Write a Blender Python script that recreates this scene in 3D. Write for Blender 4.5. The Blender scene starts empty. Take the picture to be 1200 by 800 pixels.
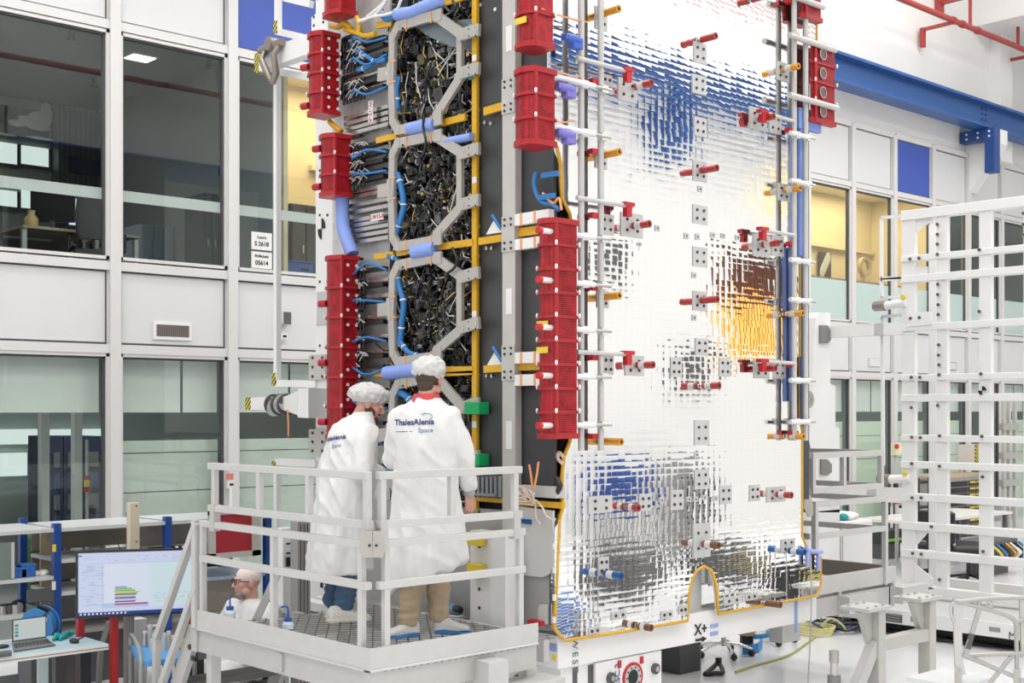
import bpy, bmesh, math, random
import numpy as np
from mathutils import Vector, Matrix, Euler
from mathutils.bvhtree import BVHTree
R = random.Random(7)
S = bpy.context.scene
COL = S.collection
V = Vector
# ---------------------------------------------------------------- camera geometry
F, HZ, CZ = 1505.0, 481.0, 2.45            # focal length and horizon row in pixels, eye height in metres
RX, RY, FX, FY = .7347, -.6784, .6784, .7347
def _uv(px, py): return (px - 600) / F, (HZ - py) / F
def onX(px, py, X):
    u, v = _uv(px, py); d = X / (FX + u * RX); return V((X, d * (FY + u * RY), CZ + v * d))
def onY(px, py, Y):
    u, v = _uv(px, py); d = Y / (FY + u * RY); return V((d * (FX + u * RX), Y, CZ + v * d))
def onZ(px, py, Z):
    u, v = _uv(px, py); d = (Z - CZ) / v; return V((d * (FX + u * RX), d * (FY + u * RY), Z))
def atD(px, py, d):
    u, v = _uv(px, py); return V((d * (FX + u * RX), d * (FY + u * RY), CZ + v * d))
cam = bpy.data.cameras.new('camera'); camo = bpy.data.objects.new('camera', cam); COL.objects.link(camo)
camo.location = (0, 0, CZ)
camo.rotation_euler = (math.pi / 2, 0, math.atan2(-FX, FY))
cam.sensor_width = 36; cam.lens = 36 * F / 1200; cam.shift_y = (HZ - 400) / 1200
cam.clip_end = 200
S.camera = camo
S.view_settings.view_transform = 'Standard'
try: S.view_settings.look = 'None'
except Exception: pass
S.view_settings.gamma = 1; S.view_settings.use_curve_mapping = False
S.view_settings.exposure = 0.29
S.cycles.use_denoising = True
S.cycles.max_bounces = 8; S.cycles.diffuse_bounces = 4; S.cycles.glossy_bounces = 4; S.cycles.transmission_bounces = 6
S.cycles.transparent_max_bounces = 12
S.cycles.sample_clamp_indirect = 6
S.cycles.caustics_reflective = False; S.cycles.caustics_refractive = False
# ---------------------------------------------------------------- materials
MATS = {}
def mat(name, col, rough=.5, metal=0., var=.06, scale=9., bump=0., emit=None, estr=0., alpha=None, spec=None, coat=0.):
    if name in MATS: return MATS[name]
    m = bpy.data.materials.new(name); m.use_nodes = True
    nt = m.node_tree; b = nt.nodes['Principled BSDF']
    tc = nt.nodes.new('ShaderNodeTexCoord'); no = nt.nodes.new('ShaderNodeTexNoise')
    no.inputs['Scale'].default_value = scale; no.inputs['Detail'].default_value = 5
    nt.links.new(tc.outputs['Object'], no.inputs['Vector'])
    mr = nt.nodes.new('ShaderNodeMapRange')
    mr.inputs['To Min'].default_value = 1 - var; mr.inputs['To Max'].default_value = 1 + var * .6
    nt.links.new(no.outputs['Fac'], mr.inputs['Value'])
    mx = nt.nodes.new('ShaderNodeMix'); mx.data_type = 'RGBA'; mx.blend_type = 'MULTIPLY'
    mx.inputs[0].default_value = 1; mx.inputs[6].default_value = (*col, 1)
    nt.links.new(mr.outputs['Result'], mx.inputs[7]); nt.links.new(mx.outputs[2], b.inputs['Base Color'])
    b.inputs['Roughness'].default_value = rough; b.inputs['Metallic'].default_value = metal
    if spec is not None: b.inputs['Specular IOR Level'].default_value = spec
    if coat: b.inputs['Coat Weight'].default_value = coat
    if bump:
        bp = nt.nodes.new('ShaderNodeBump'); bp.inputs['Strength'].default_value = bump; bp.inputs['Distance'].default_value = .02
        nt.links.new(no.outputs['Fac'], bp.inputs['Height']); nt.links.new(bp.outputs['Normal'], b.inputs['Normal'])
    if emit: b.inputs['Emission Color'].default_value = (*emit, 1); b.inputs['Emission Strength'].default_value = estr
    if alpha is not None: b.inputs['Alpha'].default_value = alpha
    m['b'] = 1
    MATS[name] = m; return m
def glass_mat(name, tint, refl=.10, rough=.0):
    m = bpy.data.materials.new(name); m.use_nodes = True; nt = m.node_tree; nt.nodes.clear()
    o = nt.nodes.new('ShaderNodeOutputMaterial'); t = nt.nodes.new('ShaderNodeBsdfTransparent'); g = nt.nodes.new('ShaderNodeBsdfGlossy')
    t.inputs['Color'].default_value = (*tint, 1); g.inputs['Roughness'].default_value = rough; g.inputs['Color'].default_value = (.95, 1, .98, 1)
    fr = nt.nodes.new('ShaderNodeLayerWeight'); fr.inputs['Blend'].default_value = .5
    pw = nt.nodes.new('ShaderNodeMath'); pw.operation = 'POWER'; pw.inputs[1].default_value = 5
    nt.links.new(fr.outputs['Facing'], pw.inputs[0])
    ad = nt.nodes.new('ShaderNodeMath'); ad.operation = 'MULTIPLY_ADD'; ad.inputs[1].default_value = .9; ad.inputs[2].default_value = refl; ad.use_clamp = True
    mx = nt.nodes.new('ShaderNodeMixShader')
    nt.links.new(pw.outputs[0], ad.inputs[0]); nt.links.new(ad.outputs[0], mx.inputs[0])
    nt.links.new(t.outputs[0], mx.inputs[1]); nt.links.new(g.outputs[0], mx.inputs[2]); nt.links.new(mx.outputs[0], o.inputs[0])
    MATS[name] = m; return m
def film_mat(name, col, trans):
    m = bpy.data.materials.new(name); m.use_nodes = True; nt = m.node_tree; nt.nodes.clear()
    o = nt.nodes.new('ShaderNodeOutputMaterial'); t = nt.nodes.new('ShaderNodeBsdfTransparent'); d = nt.nodes.new('ShaderNodeBsdfDiffuse')
    d.inputs['Color'].default_value = (*col, 1)
    mx = nt.nodes.new('ShaderNodeMixShader'); mx.inputs[0].default_value = 1 - trans
    nt.links.new(t.outputs[0], mx.inputs[1]); nt.links.new(d.outputs[0], mx.inputs[2]); nt.links.new(mx.outputs[0], o.inputs[0])
    MATS[name] = m; return m
def red_mesh_mat(name, col, trans, hole):
    """dark red translucent sheet with a fine perforation"""
    m = bpy.data.materials.new(name); m.use_nodes = True; nt = m.node_tree; b = nt.nodes['Principled BSDF']; o = nt.nodes['Material Output']
    tc = nt.nodes.new('ShaderNodeTexCoord'); no = nt.nodes.new('ShaderNodeTexNoise'); no.inputs['Scale'].default_value = 14
    vo = nt.nodes.new('ShaderNodeTexVoronoi'); vo.inputs['Scale'].default_value = 75; vo.inputs['Randomness'].default_value = 0.15
    nt.links.new(tc.outputs['Object'], no.inputs['Vector']); nt.links.new(tc.outputs['Object'], vo.inputs['Vector'])
    cr = nt.nodes.new('ShaderNodeValToRGB'); cr.color_ramp.elements[0].color = (col[0] * .55, col[1] * .5, col[2] * .5, 1)
    cr.color_ramp.elements[1].color = (*col, 1); cr.color_ramp.elements[0].position = .3; cr.color_ramp.elements[1].position = .65
    nt.links.new(no.outputs['Fac'], cr.inputs[0]); nt.links.new(cr.outputs[0], b.inputs['Base Color'])
    b.inputs['Roughness'].default_value = .35
    t = nt.nodes.new('ShaderNodeBsdfTransparent'); t.inputs['Color'].default_value = (.8, .06, .07, 1)
    mth = nt.nodes.new('ShaderNodeMath'); mth.operation = 'LESS_THAN'; mth.inputs[1].default_value = .36
    nt.links.new(vo.outputs['Distance'], mth.inputs[0])
    m2 = nt.nodes.new('ShaderNodeMath'); m2.operation = 'MULTIPLY_ADD'; m2.inputs[1].default_value = hole; m2.inputs[2].default_value = trans; m2.use_clamp = True
    nt.links.new(mth.outputs[0], m2.inputs[0])
    mx = nt.nodes.new('ShaderNodeMixShader')
    nt.links.new(m2.outputs[0], mx.inputs[0]); nt.links.new(b.outputs[0], mx.inputs[1]); nt.links.new(t.outputs[0], mx.inputs[2]); nt.links.new(mx.outputs[0], o.inputs[0])
    MATS[name] = m; return m
def mirror_tiles(name, tw, th):
    """second-surface mirror tiles: every tile is a slightly tilted, slightly pillowed mirror"""
    m = bpy.data.materials.new(name); m.use_nodes = True; nt = m.node_tree; b = nt.nodes['Principled BSDF']; L = nt.links.new
    N = nt.nodes.new
    def math_(op, a=None, bb=None, c=None):
        n = N('ShaderNodeMath'); n.operation = op
        for i, q in enumerate((a, bb, c)):
            if q is None: continue
            if isinstance(q, (int, float)): n.inputs[i].default_value = q
            else: L(q, n.inputs[i])
        return n.outputs[0]
    tc = N('ShaderNodeTexCoord'); sp = N('ShaderNodeSeparateXYZ'); L(tc.outputs['Object'], sp.inputs[0])
    x = math_('DIVIDE', sp.outputs['X'], tw); z = math_('DIVIDE', sp.outputs['Z'], th)
    fx = math_('FLOOR', x); fz = math_('FLOOR', z); rx = math_('SUBTRACT', math_('FRACT', x), .5); rz = math_('SUBTRACT', math_('FRACT', z), .5)
    cb = N('ShaderNodeCombineXYZ'); L(fx, cb.inputs[0]); L(fz, cb.inputs[1])
    wn = N('ShaderNodeTexWhiteNoise'); wn.noise_dimensions = '3D'; L(cb.outputs[0], wn.inputs['Vector'])
    wc = N('ShaderNodeSeparateColor'); L(wn.outputs['Color'], wc.inputs[0])
    ns = N('ShaderNodeTexNoise'); ns.inputs['Scale'].default_value = 3.0; ns.inputs['Detail'].default_value = 1.5; L(tc.outputs['Object'], ns.inputs['Vector'])
    nc = N('ShaderNodeSeparateColor'); L(ns.outputs['Color'], nc.inputs[0])
    tx = math_('ADD', math_('MULTIPLY', math_('SUBTRACT', wc.outputs[0], .5), .012), math_('MULTIPLY', rx, .022))
    tz = math_('ADD', math_('MULTIPLY', math_('SUBTRACT', wc.outputs[1], .5), .015), math_('MULTIPLY', rz, .031))
    tx = math_('ADD', tx, math_('MULTIPLY', math_('SUBTRACT', nc.outputs[0], .5), .02))
    tz = math_('ADD', tz, math_('MULTIPLY', math_('SUBTRACT', nc.outputs[1], .5), .02))
    cv = N('ShaderNodeCombineXYZ'); L(tx, cv.inputs[0]); L(tz, cv.inputs[2])
    ge = N('ShaderNodeNewGeometry'); va = N('ShaderNodeVectorMath'); va.operation = 'ADD'; L(ge.outputs['Normal'], va.inputs[0]); L(cv.outputs[0], va.inputs[1])
    vn = N('ShaderNodeVectorMath'); vn.operation = 'NORMALIZE'; L(va.outputs[0], vn.inputs[0]); L(vn.outputs[0], b.inputs['Normal'])
    ex = math_('GREATER_THAN', math_('ABSOLUTE', rx), .487); ez = math_('GREATER_THAN', math_('ABSOLUTE', rz), .485)
    e = math_('MAXIMUM', ex, ez)
    mx = N('ShaderNodeMix'); mx.data_type = 'RGBA'; L(e, mx.inputs[0]); mx.inputs[6].default_value = (.97, .97, .965, 1); mx.inputs[7].default_value = (.86, .86, .85, 1)
    L(mx.outputs[2], b.inputs['Base Color'])
    b.inputs['Roughness'].default_value = .03
    b.inputs['Metallic'].default_value = 1.0
    MATS[name] = m; return m
def wave_mat(name, c1, c2, scale, axis='X', rough=.5, metal=0.):
    """two-colour diagonal hazard stripes or slats"""
    m = bpy.data.materials.new(name); m.use_nodes = True; nt = m.node_tree; b = nt.nodes['Principled BSDF']
    tc = nt.nodes.new('ShaderNodeTexCoord'); w = nt.nodes.new('ShaderNodeTexWave'); w.bands_direction = axis; w.inputs['Scale'].default_value = scale
    nt.links.new(tc.outputs['Object'], w.inputs['Vector'])
    cr = nt.nodes.new('ShaderNodeValToRGB'); cr.color_ramp.interpolation = 'CONSTANT'
    cr.color_ramp.elements[0].color = (*c1, 1); cr.color_ramp.elements[1].color = (*c2, 1); cr.color_ramp.elements[1].position = .5
    nt.links.new(w.outputs['Fac'], cr.inputs[0]); nt.links.new(cr.outputs[0], b.inputs['Base Color'])
    b.inputs['Roughness'].default_value = rough; b.inputs['Metallic'].default_value = metal
    MATS[name] = m; return m
WHITE = mat('white_paint', (.85, .85, .845), .42, var=.03)
WALLW = mat('wall_white', (.88, .875, .86), .6, var=.03, scale=1.5)
PANELW = mat('panel_white', (.70, .705, .715), .4, var=.02, scale=1.2)
MULL = mat('mullion_grey', (.70, .69, .68), .4, var=.03)
GAP = mat('seal_dark', (.08, .08, .085), .6)
BLUEP = mat('panel_blue', (.05, .10, .45), .45, var=.05, scale=2)
BEAMB = mat('beam_blue', (.03, .11, .34), .4, var=.08, scale=3)
FLOORM = mat('epoxy_floor', (.86, .865, .885), .22, var=.05, scale=.8, coat=.2)
REDPIPE = mat('pipe_red', (.42, .06, .05), .45)
ALU = mat('aluminium', (.56, .55, .535), .42, .35, var=.08, scale=12)
ALUL = mat('aluminium_light', (.60, .595, .58), .45, .2, var=.08, scale=10)
STEEL = mat('steel', (.55, .54, .52), .3, .9, var=.12)
CHROME = mat('chrome', (.75, .75, .75), .15, 1.)
DARKP = mat('carbon_panel', (.055, .058, .062), .42, var=.2, scale=5)
BLACK = mat('black_plastic', (.015, .015, .017), .4)
DGREY = mat('dark_grey', (.10, .10, .105), .5)
MGREY = mat('mid_grey', (.30, .30, .30), .5)
LGREY = mat('light_grey', (.55, .55, .54), .45)
KAPTON = mat('kapton_tape', (.75, .42, .02), .3, .1, var=.25, scale=40)
ORANGE = mat('orange_anodised', (.72, .33, .03), .3, .35)
REDANO = mat('red_anodised', (.42, .045, .04), .3, .3)
REDBR = mat('red_bright', (.55, .02, .03), .4)
BLUEANO = mat('blue_anodised', (.01, .11, .36), .3, .35)
BROWN = mat('brown_phenolic', (.20, .075, .035), .35)
CABLEB = mat('cable_blue', (.03, .20, .52), .4)
FOAMB = mat('foam_blue', (.26, .38, .84), .6, var=.12, scale=20)
GREEN = mat('green_plastic', (.01, .38, .12), .45)
ORTIE = mat('orange_tie', (.85, .38, .16), .5)
YELLOW = mat('yellow', (.80, .62, .05), .45)
GOLD = mat('gold', (.75, .50, .15), .3, .9)
HAZ = wave_mat('hazard_stripes', (.75, .62, .03), (.02, .02, .02), 9, 'DIAGONAL')
HAZS = wave_mat('hazard_stripes_fine', (.75, .62, .03), (.02, .02, .02), 14, 'DIAGONAL')
TEAL = mat('teal_nitrile', (.0, .32, .32), .45)
PAPER = mat('paper', (.82, .82, .80), .7)
INK = mat('ink_black', (.015, .015, .015), .6)
INKB = mat('ink_navy', (.02, .05, .20), .6)
BENCHB = mat('bench_blue', (.01, .06, .28), .4)
WOOD = mat('pale_wood', (.52, .42, .30), .55, var=.2, scale=6)
TAUPE = mat('taupe_board', (.36, .31, .27), .6)
# ---------------------------------------------------------------- mesh builder
W = {}
class MB:
    def __init__(s, m=None): s.v = []; s.f = []; s.fm = []; s.fs = []; s.mats = []; s.c = 0; s.use(m or WHITE)
    def use(s, m):
        if m not in s.mats: s.mats.append(m)
        s.c = s.mats.index(m); return s
    def _add(s, vs, fs, smooth=False):
        o = len(s.v); s.v += [tuple(q) for q in vs]
        for f in fs: s.f.append([i + o for i in f]); s.fm.append(s.c); s.fs.append(smooth)
        return s
    def box(s, lo, hi):
        x0, y0, z0 = lo; x1, y1, z1 = hi
        return s._add([(x0,y0,z0),(x1,y0,z0),(x1,y1,z0),(x0,y1,z0),(x0,y0,z1),(x1,y0,z1),(x1,y1,z1),(x0,y1,z1)],
                      [(0,3,2,1),(4,5,6,7),(0,1,5,4),(1,2,6,5),(2,3,7,6),(3,0,4,7)])
    def cbox(s, c, sz): return s.box([c[i] - sz[i] / 2 for i in range(3)], [c[i] + sz[i] / 2 for i in range(3)])
    def obox(s, c, ax, ay, az):
        c, ax, ay, az = V(c), V(ax), V(ay), V(az); q = []
        for k in (-1, 1):
            for (i, j) in ((-1,-1),(1,-1),(1,1),(-1,1)): q.append(c + ax * i + ay * j + az * k)
        return s._add(q, [(0,3,2,1),(4,5,6,7),(0,1,5,4),(1,2,6,5),(2,3,7,6),(3,0,4,7)])
    def bar(s, p, q, w, h, up=(0, 0, 1)):
        p, q = V(p), V(q); d = (q - p); L = d.length
        if L < 1e-6: return s
        d.normalize(); up = V(up)
        if abs(d.dot(up)) > .98: up = V((0, 1, 0)) if abs(d.y) < .9 else V((1, 0, 0))
        a = d.cross(up).normalized(); b = a.cross(d).normalized()
        return s.obox((p + q) / 2, a * w / 2, d * L / 2, b * h / 2)
    def cyl(s, p, q, r, r2=None, n=14, caps=True):
        p, q = V(p), V(q); r2 = r if r2 is None else r2; d = (q - p).normalized()
        a = d.cross(V((0, 0, 1)) if abs(d.z) < .9 else V((1, 0, 0))).normalized(); b = d.cross(a)
        vs = []
        for (c, rr) in ((p, r), (q, r2)):
            for i in range(n):
                t = 2 * math.pi * i / n; vs.append(c + (a * math.cos(t) + b * math.sin(t)) * rr)
        s._add(vs, [(i, (i + 1) % n, n + (i + 1) % n, n + i) for i in range(n)], True)
        if caps: s._add(vs[:n], [tuple(range(n))[::-1]]); s._add(vs[n:], [tuple(range(n))])
        return s
    def ring(s, p, d, r0, r1, h, n=28):
        """washer-like ring"""
        p, d = V(p), V(d).normalized(); a = d.cross(V((0, 0, 1)) if abs(d.z) < .9 else V((1, 0, 0))).normalized(); b = d.cross(a)
        vs = []
        for (rr, o) in ((r0, 0), (r1, 0), (r1, h), (r0, h)):
            for i in range(n):
                t = 2 * math.pi * i / n; vs.append(p + d * o + (a * math.cos(t) + b * math.sin(t)) * rr)
        fs = []
        for k in range(4):
            for i in range(n): fs.append((k*n+i, k*n+(i+1)%n, ((k+1)%4)*n+(i+1)%n, ((k+1)%4)*n+i))
        return s._add(vs, fs)
    def tube(s, pts, r, n=8, rs=None):
        pts = [V(p) for p in pts]; m = len(pts)
        if m < 2: return s
        vs = []; a = None
        for k, p in enumerate(pts):
            d = (pts[min(k + 1, m - 1)] - pts[max(k - 1, 0)])
            if d.length < 1e-9: d = V((0, 0, 1))
            d.normalize()
            if a is None: a = d.cross(V((0, 0, 1)) if abs(d.z) < .9 else V((1, 0, 0))).normalized()
            else:
                a = (a - d * a.dot(d))
                a = a.normalized() if a.length > 1e-6 else d.cross(V((1, 0, 0))).normalized()
            b = d.cross(a); rr = rs[k] if rs else r
            for i in range(n):
                t = 2 * math.pi * i / n; vs.append(p + (a * math.cos(t) + b * math.sin(t)) * rr)
        fs = [(k*n+i, k*n+(i+1)%n, (k+1)*n+(i+1)%n, (k+1)*n+i) for k in range(m-1) for i in range(n)]
        s._add(vs, fs, True); s._add(vs[:n], [tuple(range(n))[::-1]]); s._add(vs[-n:], [tuple(range(n))])
        return s
    def curve(s, pts, r, n=8, sub=6): return s.tube(spline(pts, sub), r, n)
    def prism(s, poly, off):
        poly = [V(p) for p in poly]; off = V(off); n = len(poly)
        vs = poly + [p + off for p in poly]
        return s._add(vs, [tuple(range(n))[::-1], tuple(range(n, 2 * n))] + [(i, (i+1) % n, n + (i+1) % n, n + i) for i in range(n)])
    def ell(s, c, r, n=14, m=9, rot=None):
        c = V(c); vs = []; rot = rot or Matrix.Identity(3)
        for j in range(1, m):
            ph = math.pi * j / m
            for i in range(n):
                t = 2 * math.pi * i / n
                vs.append(c + rot @ V((r[0]*math.sin(ph)*math.cos(t), r[1]*math.sin(ph)*math.sin(t), r[2]*math.cos(ph))))
        top = len(vs); vs.append(c + rot @ V((0, 0, r[2]))); vs.append(c - rot @ V((0, 0, r[2])))
        fs = [(j*n+i, (j+1)*n+i, (j+1)*n+(i+1)%n, j*n+(i+1)%n) for j in range(m-2) for i in range(n)]
        fs += [(top, i, (i+1)%n) for i in range(n)] + [(top+1, (m-2)*n+(i+1)%n, (m-2)*n+i) for i in range(n)]
        return s._add(vs, fs, True)
    def loft(s, rings, closed=True, smooth=True, caps=True):
        n = len(rings[0]); vs = [p for r in rings for p in r]; fs = []
        for k in range(len(rings) - 1):
            for i in range(n if closed else n - 1): fs.append((k*n+i, k*n+(i+1)%n, (k+1)*n+(i+1)%n, (k+1)*n+i))
        s._add(vs, fs, smooth)
        if caps and closed: s._add(rings[0], [tuple(range(n))[::-1]], smooth); s._add(rings[-1], [tuple(range(n))], smooth)
        return s
    def mesh(s, name, off=(0, 0, 0)):
        me = bpy.data.meshes.new(name); o = V(off)
        me.from_pydata([tuple(V(p) - o) for p in s.v], [], s.f); 
        for m in s.mats: me.materials.append(m)
        me.polygons.foreach_set('material_index', s.fm); me.polygons.foreach_set('use_smooth', s.fs)
        bm = bmesh.new(); bm.from_mesh(me); bmesh.ops.recalc_face_normals(bm, faces=bm.faces); bm.to_mesh(me); bm.free()
        me.update(); return me
    def build(s, name, parent=None, bevel=0, kind=None, label=None):
        if parent is not None:
            off = W.get(parent.name, V((0, 0, 0)))
        else:
            a = np.array(s.v); lo, hi = a.min(0), a.max(0); off = V(((lo[0]+hi[0])/2, (lo[1]+hi[1])/2, lo[2]))
        ob = bpy.data.objects.new(name, s.mesh(name, off)); COL.objects.link(ob)
        if parent is None: ob.location = off
        else: ob.parent = parent
        W[ob.name] = off
        if kind: ob['kind'] = kind
        if label: ob['label'] = label
        if bevel:
            b = ob.modifiers.new('bevel', 'BEVEL'); b.width = bevel; b.segments = 2; b.limit_method = 'ANGLE'
        return ob
def spline(pts, sub=6):
    pts = [V(p) for p in pts]
    if len(pts) < 3: return pts
    P = [pts[0] * 2 - pts[1]] + pts + [pts[-1] * 2 - pts[-2]]; out = []
    for i in range(1, len(P) - 2):
        a, b, c, d = P[i-1], P[i], P[i+1], P[i+2]
        for k in range(sub):
            t = k / sub
            out.append(.5 * ((2*b) + (c-a)*t + (2*a-5*b+4*c-d)*t*t + (3*b-a-3*c+d)*t**3))
    out.append(pts[-1]); return out
def thing(name, label, cat, loc=(0, 0, 0), group=None, local=False):
    o = bpy.data.objects.new(name, None); COL.objects.link(o); o.location = loc; o.empty_display_size = .1
    W[o.name] = V((0, 0, 0)) if local else V(loc)
    return tag(o, label, cat, group)
def tag(o, label, cat, group=None, kind=None):
    o['label'] = label; o['category'] = cat
    if group: o['group'] = group
    if kind: o['kind'] = kind
    return o
def dup(o, loc=None, label=None, group=None):
    r = o.copy(); COL.objects.link(r); W[r.name] = W.get(o.name, V())
    if loc is not None: r.location = loc
    if label: r['label'] = label
    if group: r['group'] = group
    for ch in [c for c in bpy.data.objects if c.parent == o]:
        c2 = ch.copy(); COL.objects.link(c2); c2.parent = r
        for g in [c for c in bpy.data.objects if c.parent == ch]:
            g2 = g.copy(); COL.objects.link(g2); g2.parent = c2
    return r
def struct(mb, name, parent=None, bevel=0):
    o = mb.build(name, parent, bevel)
    if parent is None: o['kind'] = 'structure'
    return o
def text_mesh(txt, size, m, extrude=.001, align='CENTER', spacing=1., bold=0.):
    c = bpy.data.curves.new('t', 'FONT'); c.body = txt; c.size = size; c.extrude = extrude; c.align_x = align; c.align_y = 'CENTER'
    c.space_character = spacing; c.offset = bold; c.resolution_u = 3
    o = bpy.data.objects.new('t', c); COL.objects.link(o)
    dg = bpy.context.evaluated_depsgraph_get(); me = bpy.data.meshes.new_from_object(o.evaluated_get(dg))
    bpy.data.objects.remove(o); me.materials.clear(); me.materials.append(m); return me
def put_text(txt, size, m, name, parent, c, right, up, **k):
    """lettering in the plane spanned by right and up, centred on c (world)"""
    me = text_mesh(txt, size, m, **k); r, u = V(right).normalized(), V(up).normalized(); n = r.cross(u)
    off = V(c) - (W.get(parent.name, V()) if parent else V())
    for v in me.vertices: v.co = off + r * v.co.x + u * v.co.y + n * v.co.z
    o = bpy.data.objects.new(name, me); COL.objects.link(o)
    if parent: o.parent = parent
    return o
# ================================================================ the hall
WY = 13.0
GLASS = glass_mat('window_glass', (.92, .95, .94), .03)
FROST = film_mat('frosted_film', (.86, .95, .95), .08)
STRIPF = film_mat('white_strip_film', (.74, .76, .74), .1)
BLIND = mat('roller_blind', (.86, .88, .84), .7, var=.03)
BLINDG = mat('pale_green_screen', (.78, .88, .74), .6, var=.03)
GREENG = mat('grey_green_screen', (.70, .745, .68), .6, var=.03)
ROOMG = mat('room_grey', (.27, .29, .285), .7, var=.05, scale=2)
ROOMC = mat('room_ceiling_grey', (.36, .37, .365), .7, var=.05, scale=2)
ROOMW = mat('room_cream', (.72, .62, .42), .7, var=.04, scale=2)
b = MB(FLOORM); b.box((-8, -4.2, -.2), (36, 20, 0)); struct(b, 'floor')
b = MB(WALLW); b.box((-8, WY, 7.66), (36, WY + .3, 13)); struct(b, 'wall_back')
b = MB(WALLW); b.box((36, -4.2, 0), (36.3, 20, 13)); struct(b, 'wall_right')
b = MB(WALLW); b.box((-8.3, -4.2, 0), (-8, 20, 13)); struct(b, 'wall_left')
b = MB(WALLW); b.box((-8, -4.2, 13), (36, WY + .3, 13.2)); struct(b, 'ceiling')
# opposite wall behind the photographer: white, with its own crane rail, pipe and windows (they show in the mirror panel)
FYW = -3.6
b = MB(WALLW)
b.box((-8, FYW - .3, 5.6), (36, FYW, 13)); b.box((-8, FYW - .3, 0), (36, FYW, 3.5)); b.box((-8, FYW - .3, 3.5), (20.2, FYW, 5.6)); b.box((22.3, FYW - .3, 3.5), (36, FYW, 5.6))
struct(b, 'wall_front')
b = MB(BEAMB)
def ibeam(b, y, z0, z1, x0, x1, w):
    zf = .05
    b.box((x0, y - w / 2, z1 - zf), (x1, y + w / 2, z1)); b.box((x0, y - w / 2, z0), (x1, y + w / 2, z0 + zf)); b.box((x0, y - .02, z0 + zf), (x1, y + .02, z1 - zf))
ibeam(b, FYW + .5, 8.15, 8.65, -8, 36, .35)
for x in (3.3, 10.8, 18.3, 25.8, 33): b.box((x - .15, FYW, 7.2), (x + .15, FYW + .5, 8.17))
struct(b, 'trim_1')
b = MB(REDPIPE); b.cyl((-8, FYW + .4, 10.5), (36, FYW + .4, 10.5), .07); struct(b, 'trim_2')
b = MB(mat('warm_room', (.80, .36, .08), .6, emit=(1, .46, .09), estr=.9)); b.box((20.2, FYW - .2, 3.5), (22.3, FYW - .12, 4.7))
b.use(mat('dim_room', (.20, .06, .03), .6)); b.box((20.2, FYW - .2, 4.7), (22.3, FYW - .12, 5.6)); b.use(GAP)
for x in (20.2, 20.9, 21.6, 22.26): b.box((x, FYW - .1, 3.5), (x + .05, FYW + .02, 5.6))
struct(b, 'window_20')
b = MB(mat('warm_lamp', (.80, .50, .12), .6, emit=(1, .62, .14), estr=.9)); b.box((21.6, FYW, 6.5), (22.5, FYW + .06, 7.3)); b.use(WALLW)
for z in (6.6, 6.8, 7.0, 7.2): b.box((21.6, FYW + .05, z), (22.5, FYW + .08, z + .06))
struct(b, 'window_21')
b = MB(DGREY); b.box((18.8, FYW, 3.0), (19.5, FYW + .2, 3.5)); b.box((16.5, FYW, 4.85), (17.1, FYW + .15, 5.4)); struct(b, 'trim_3')
b = MB(MULL)
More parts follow.
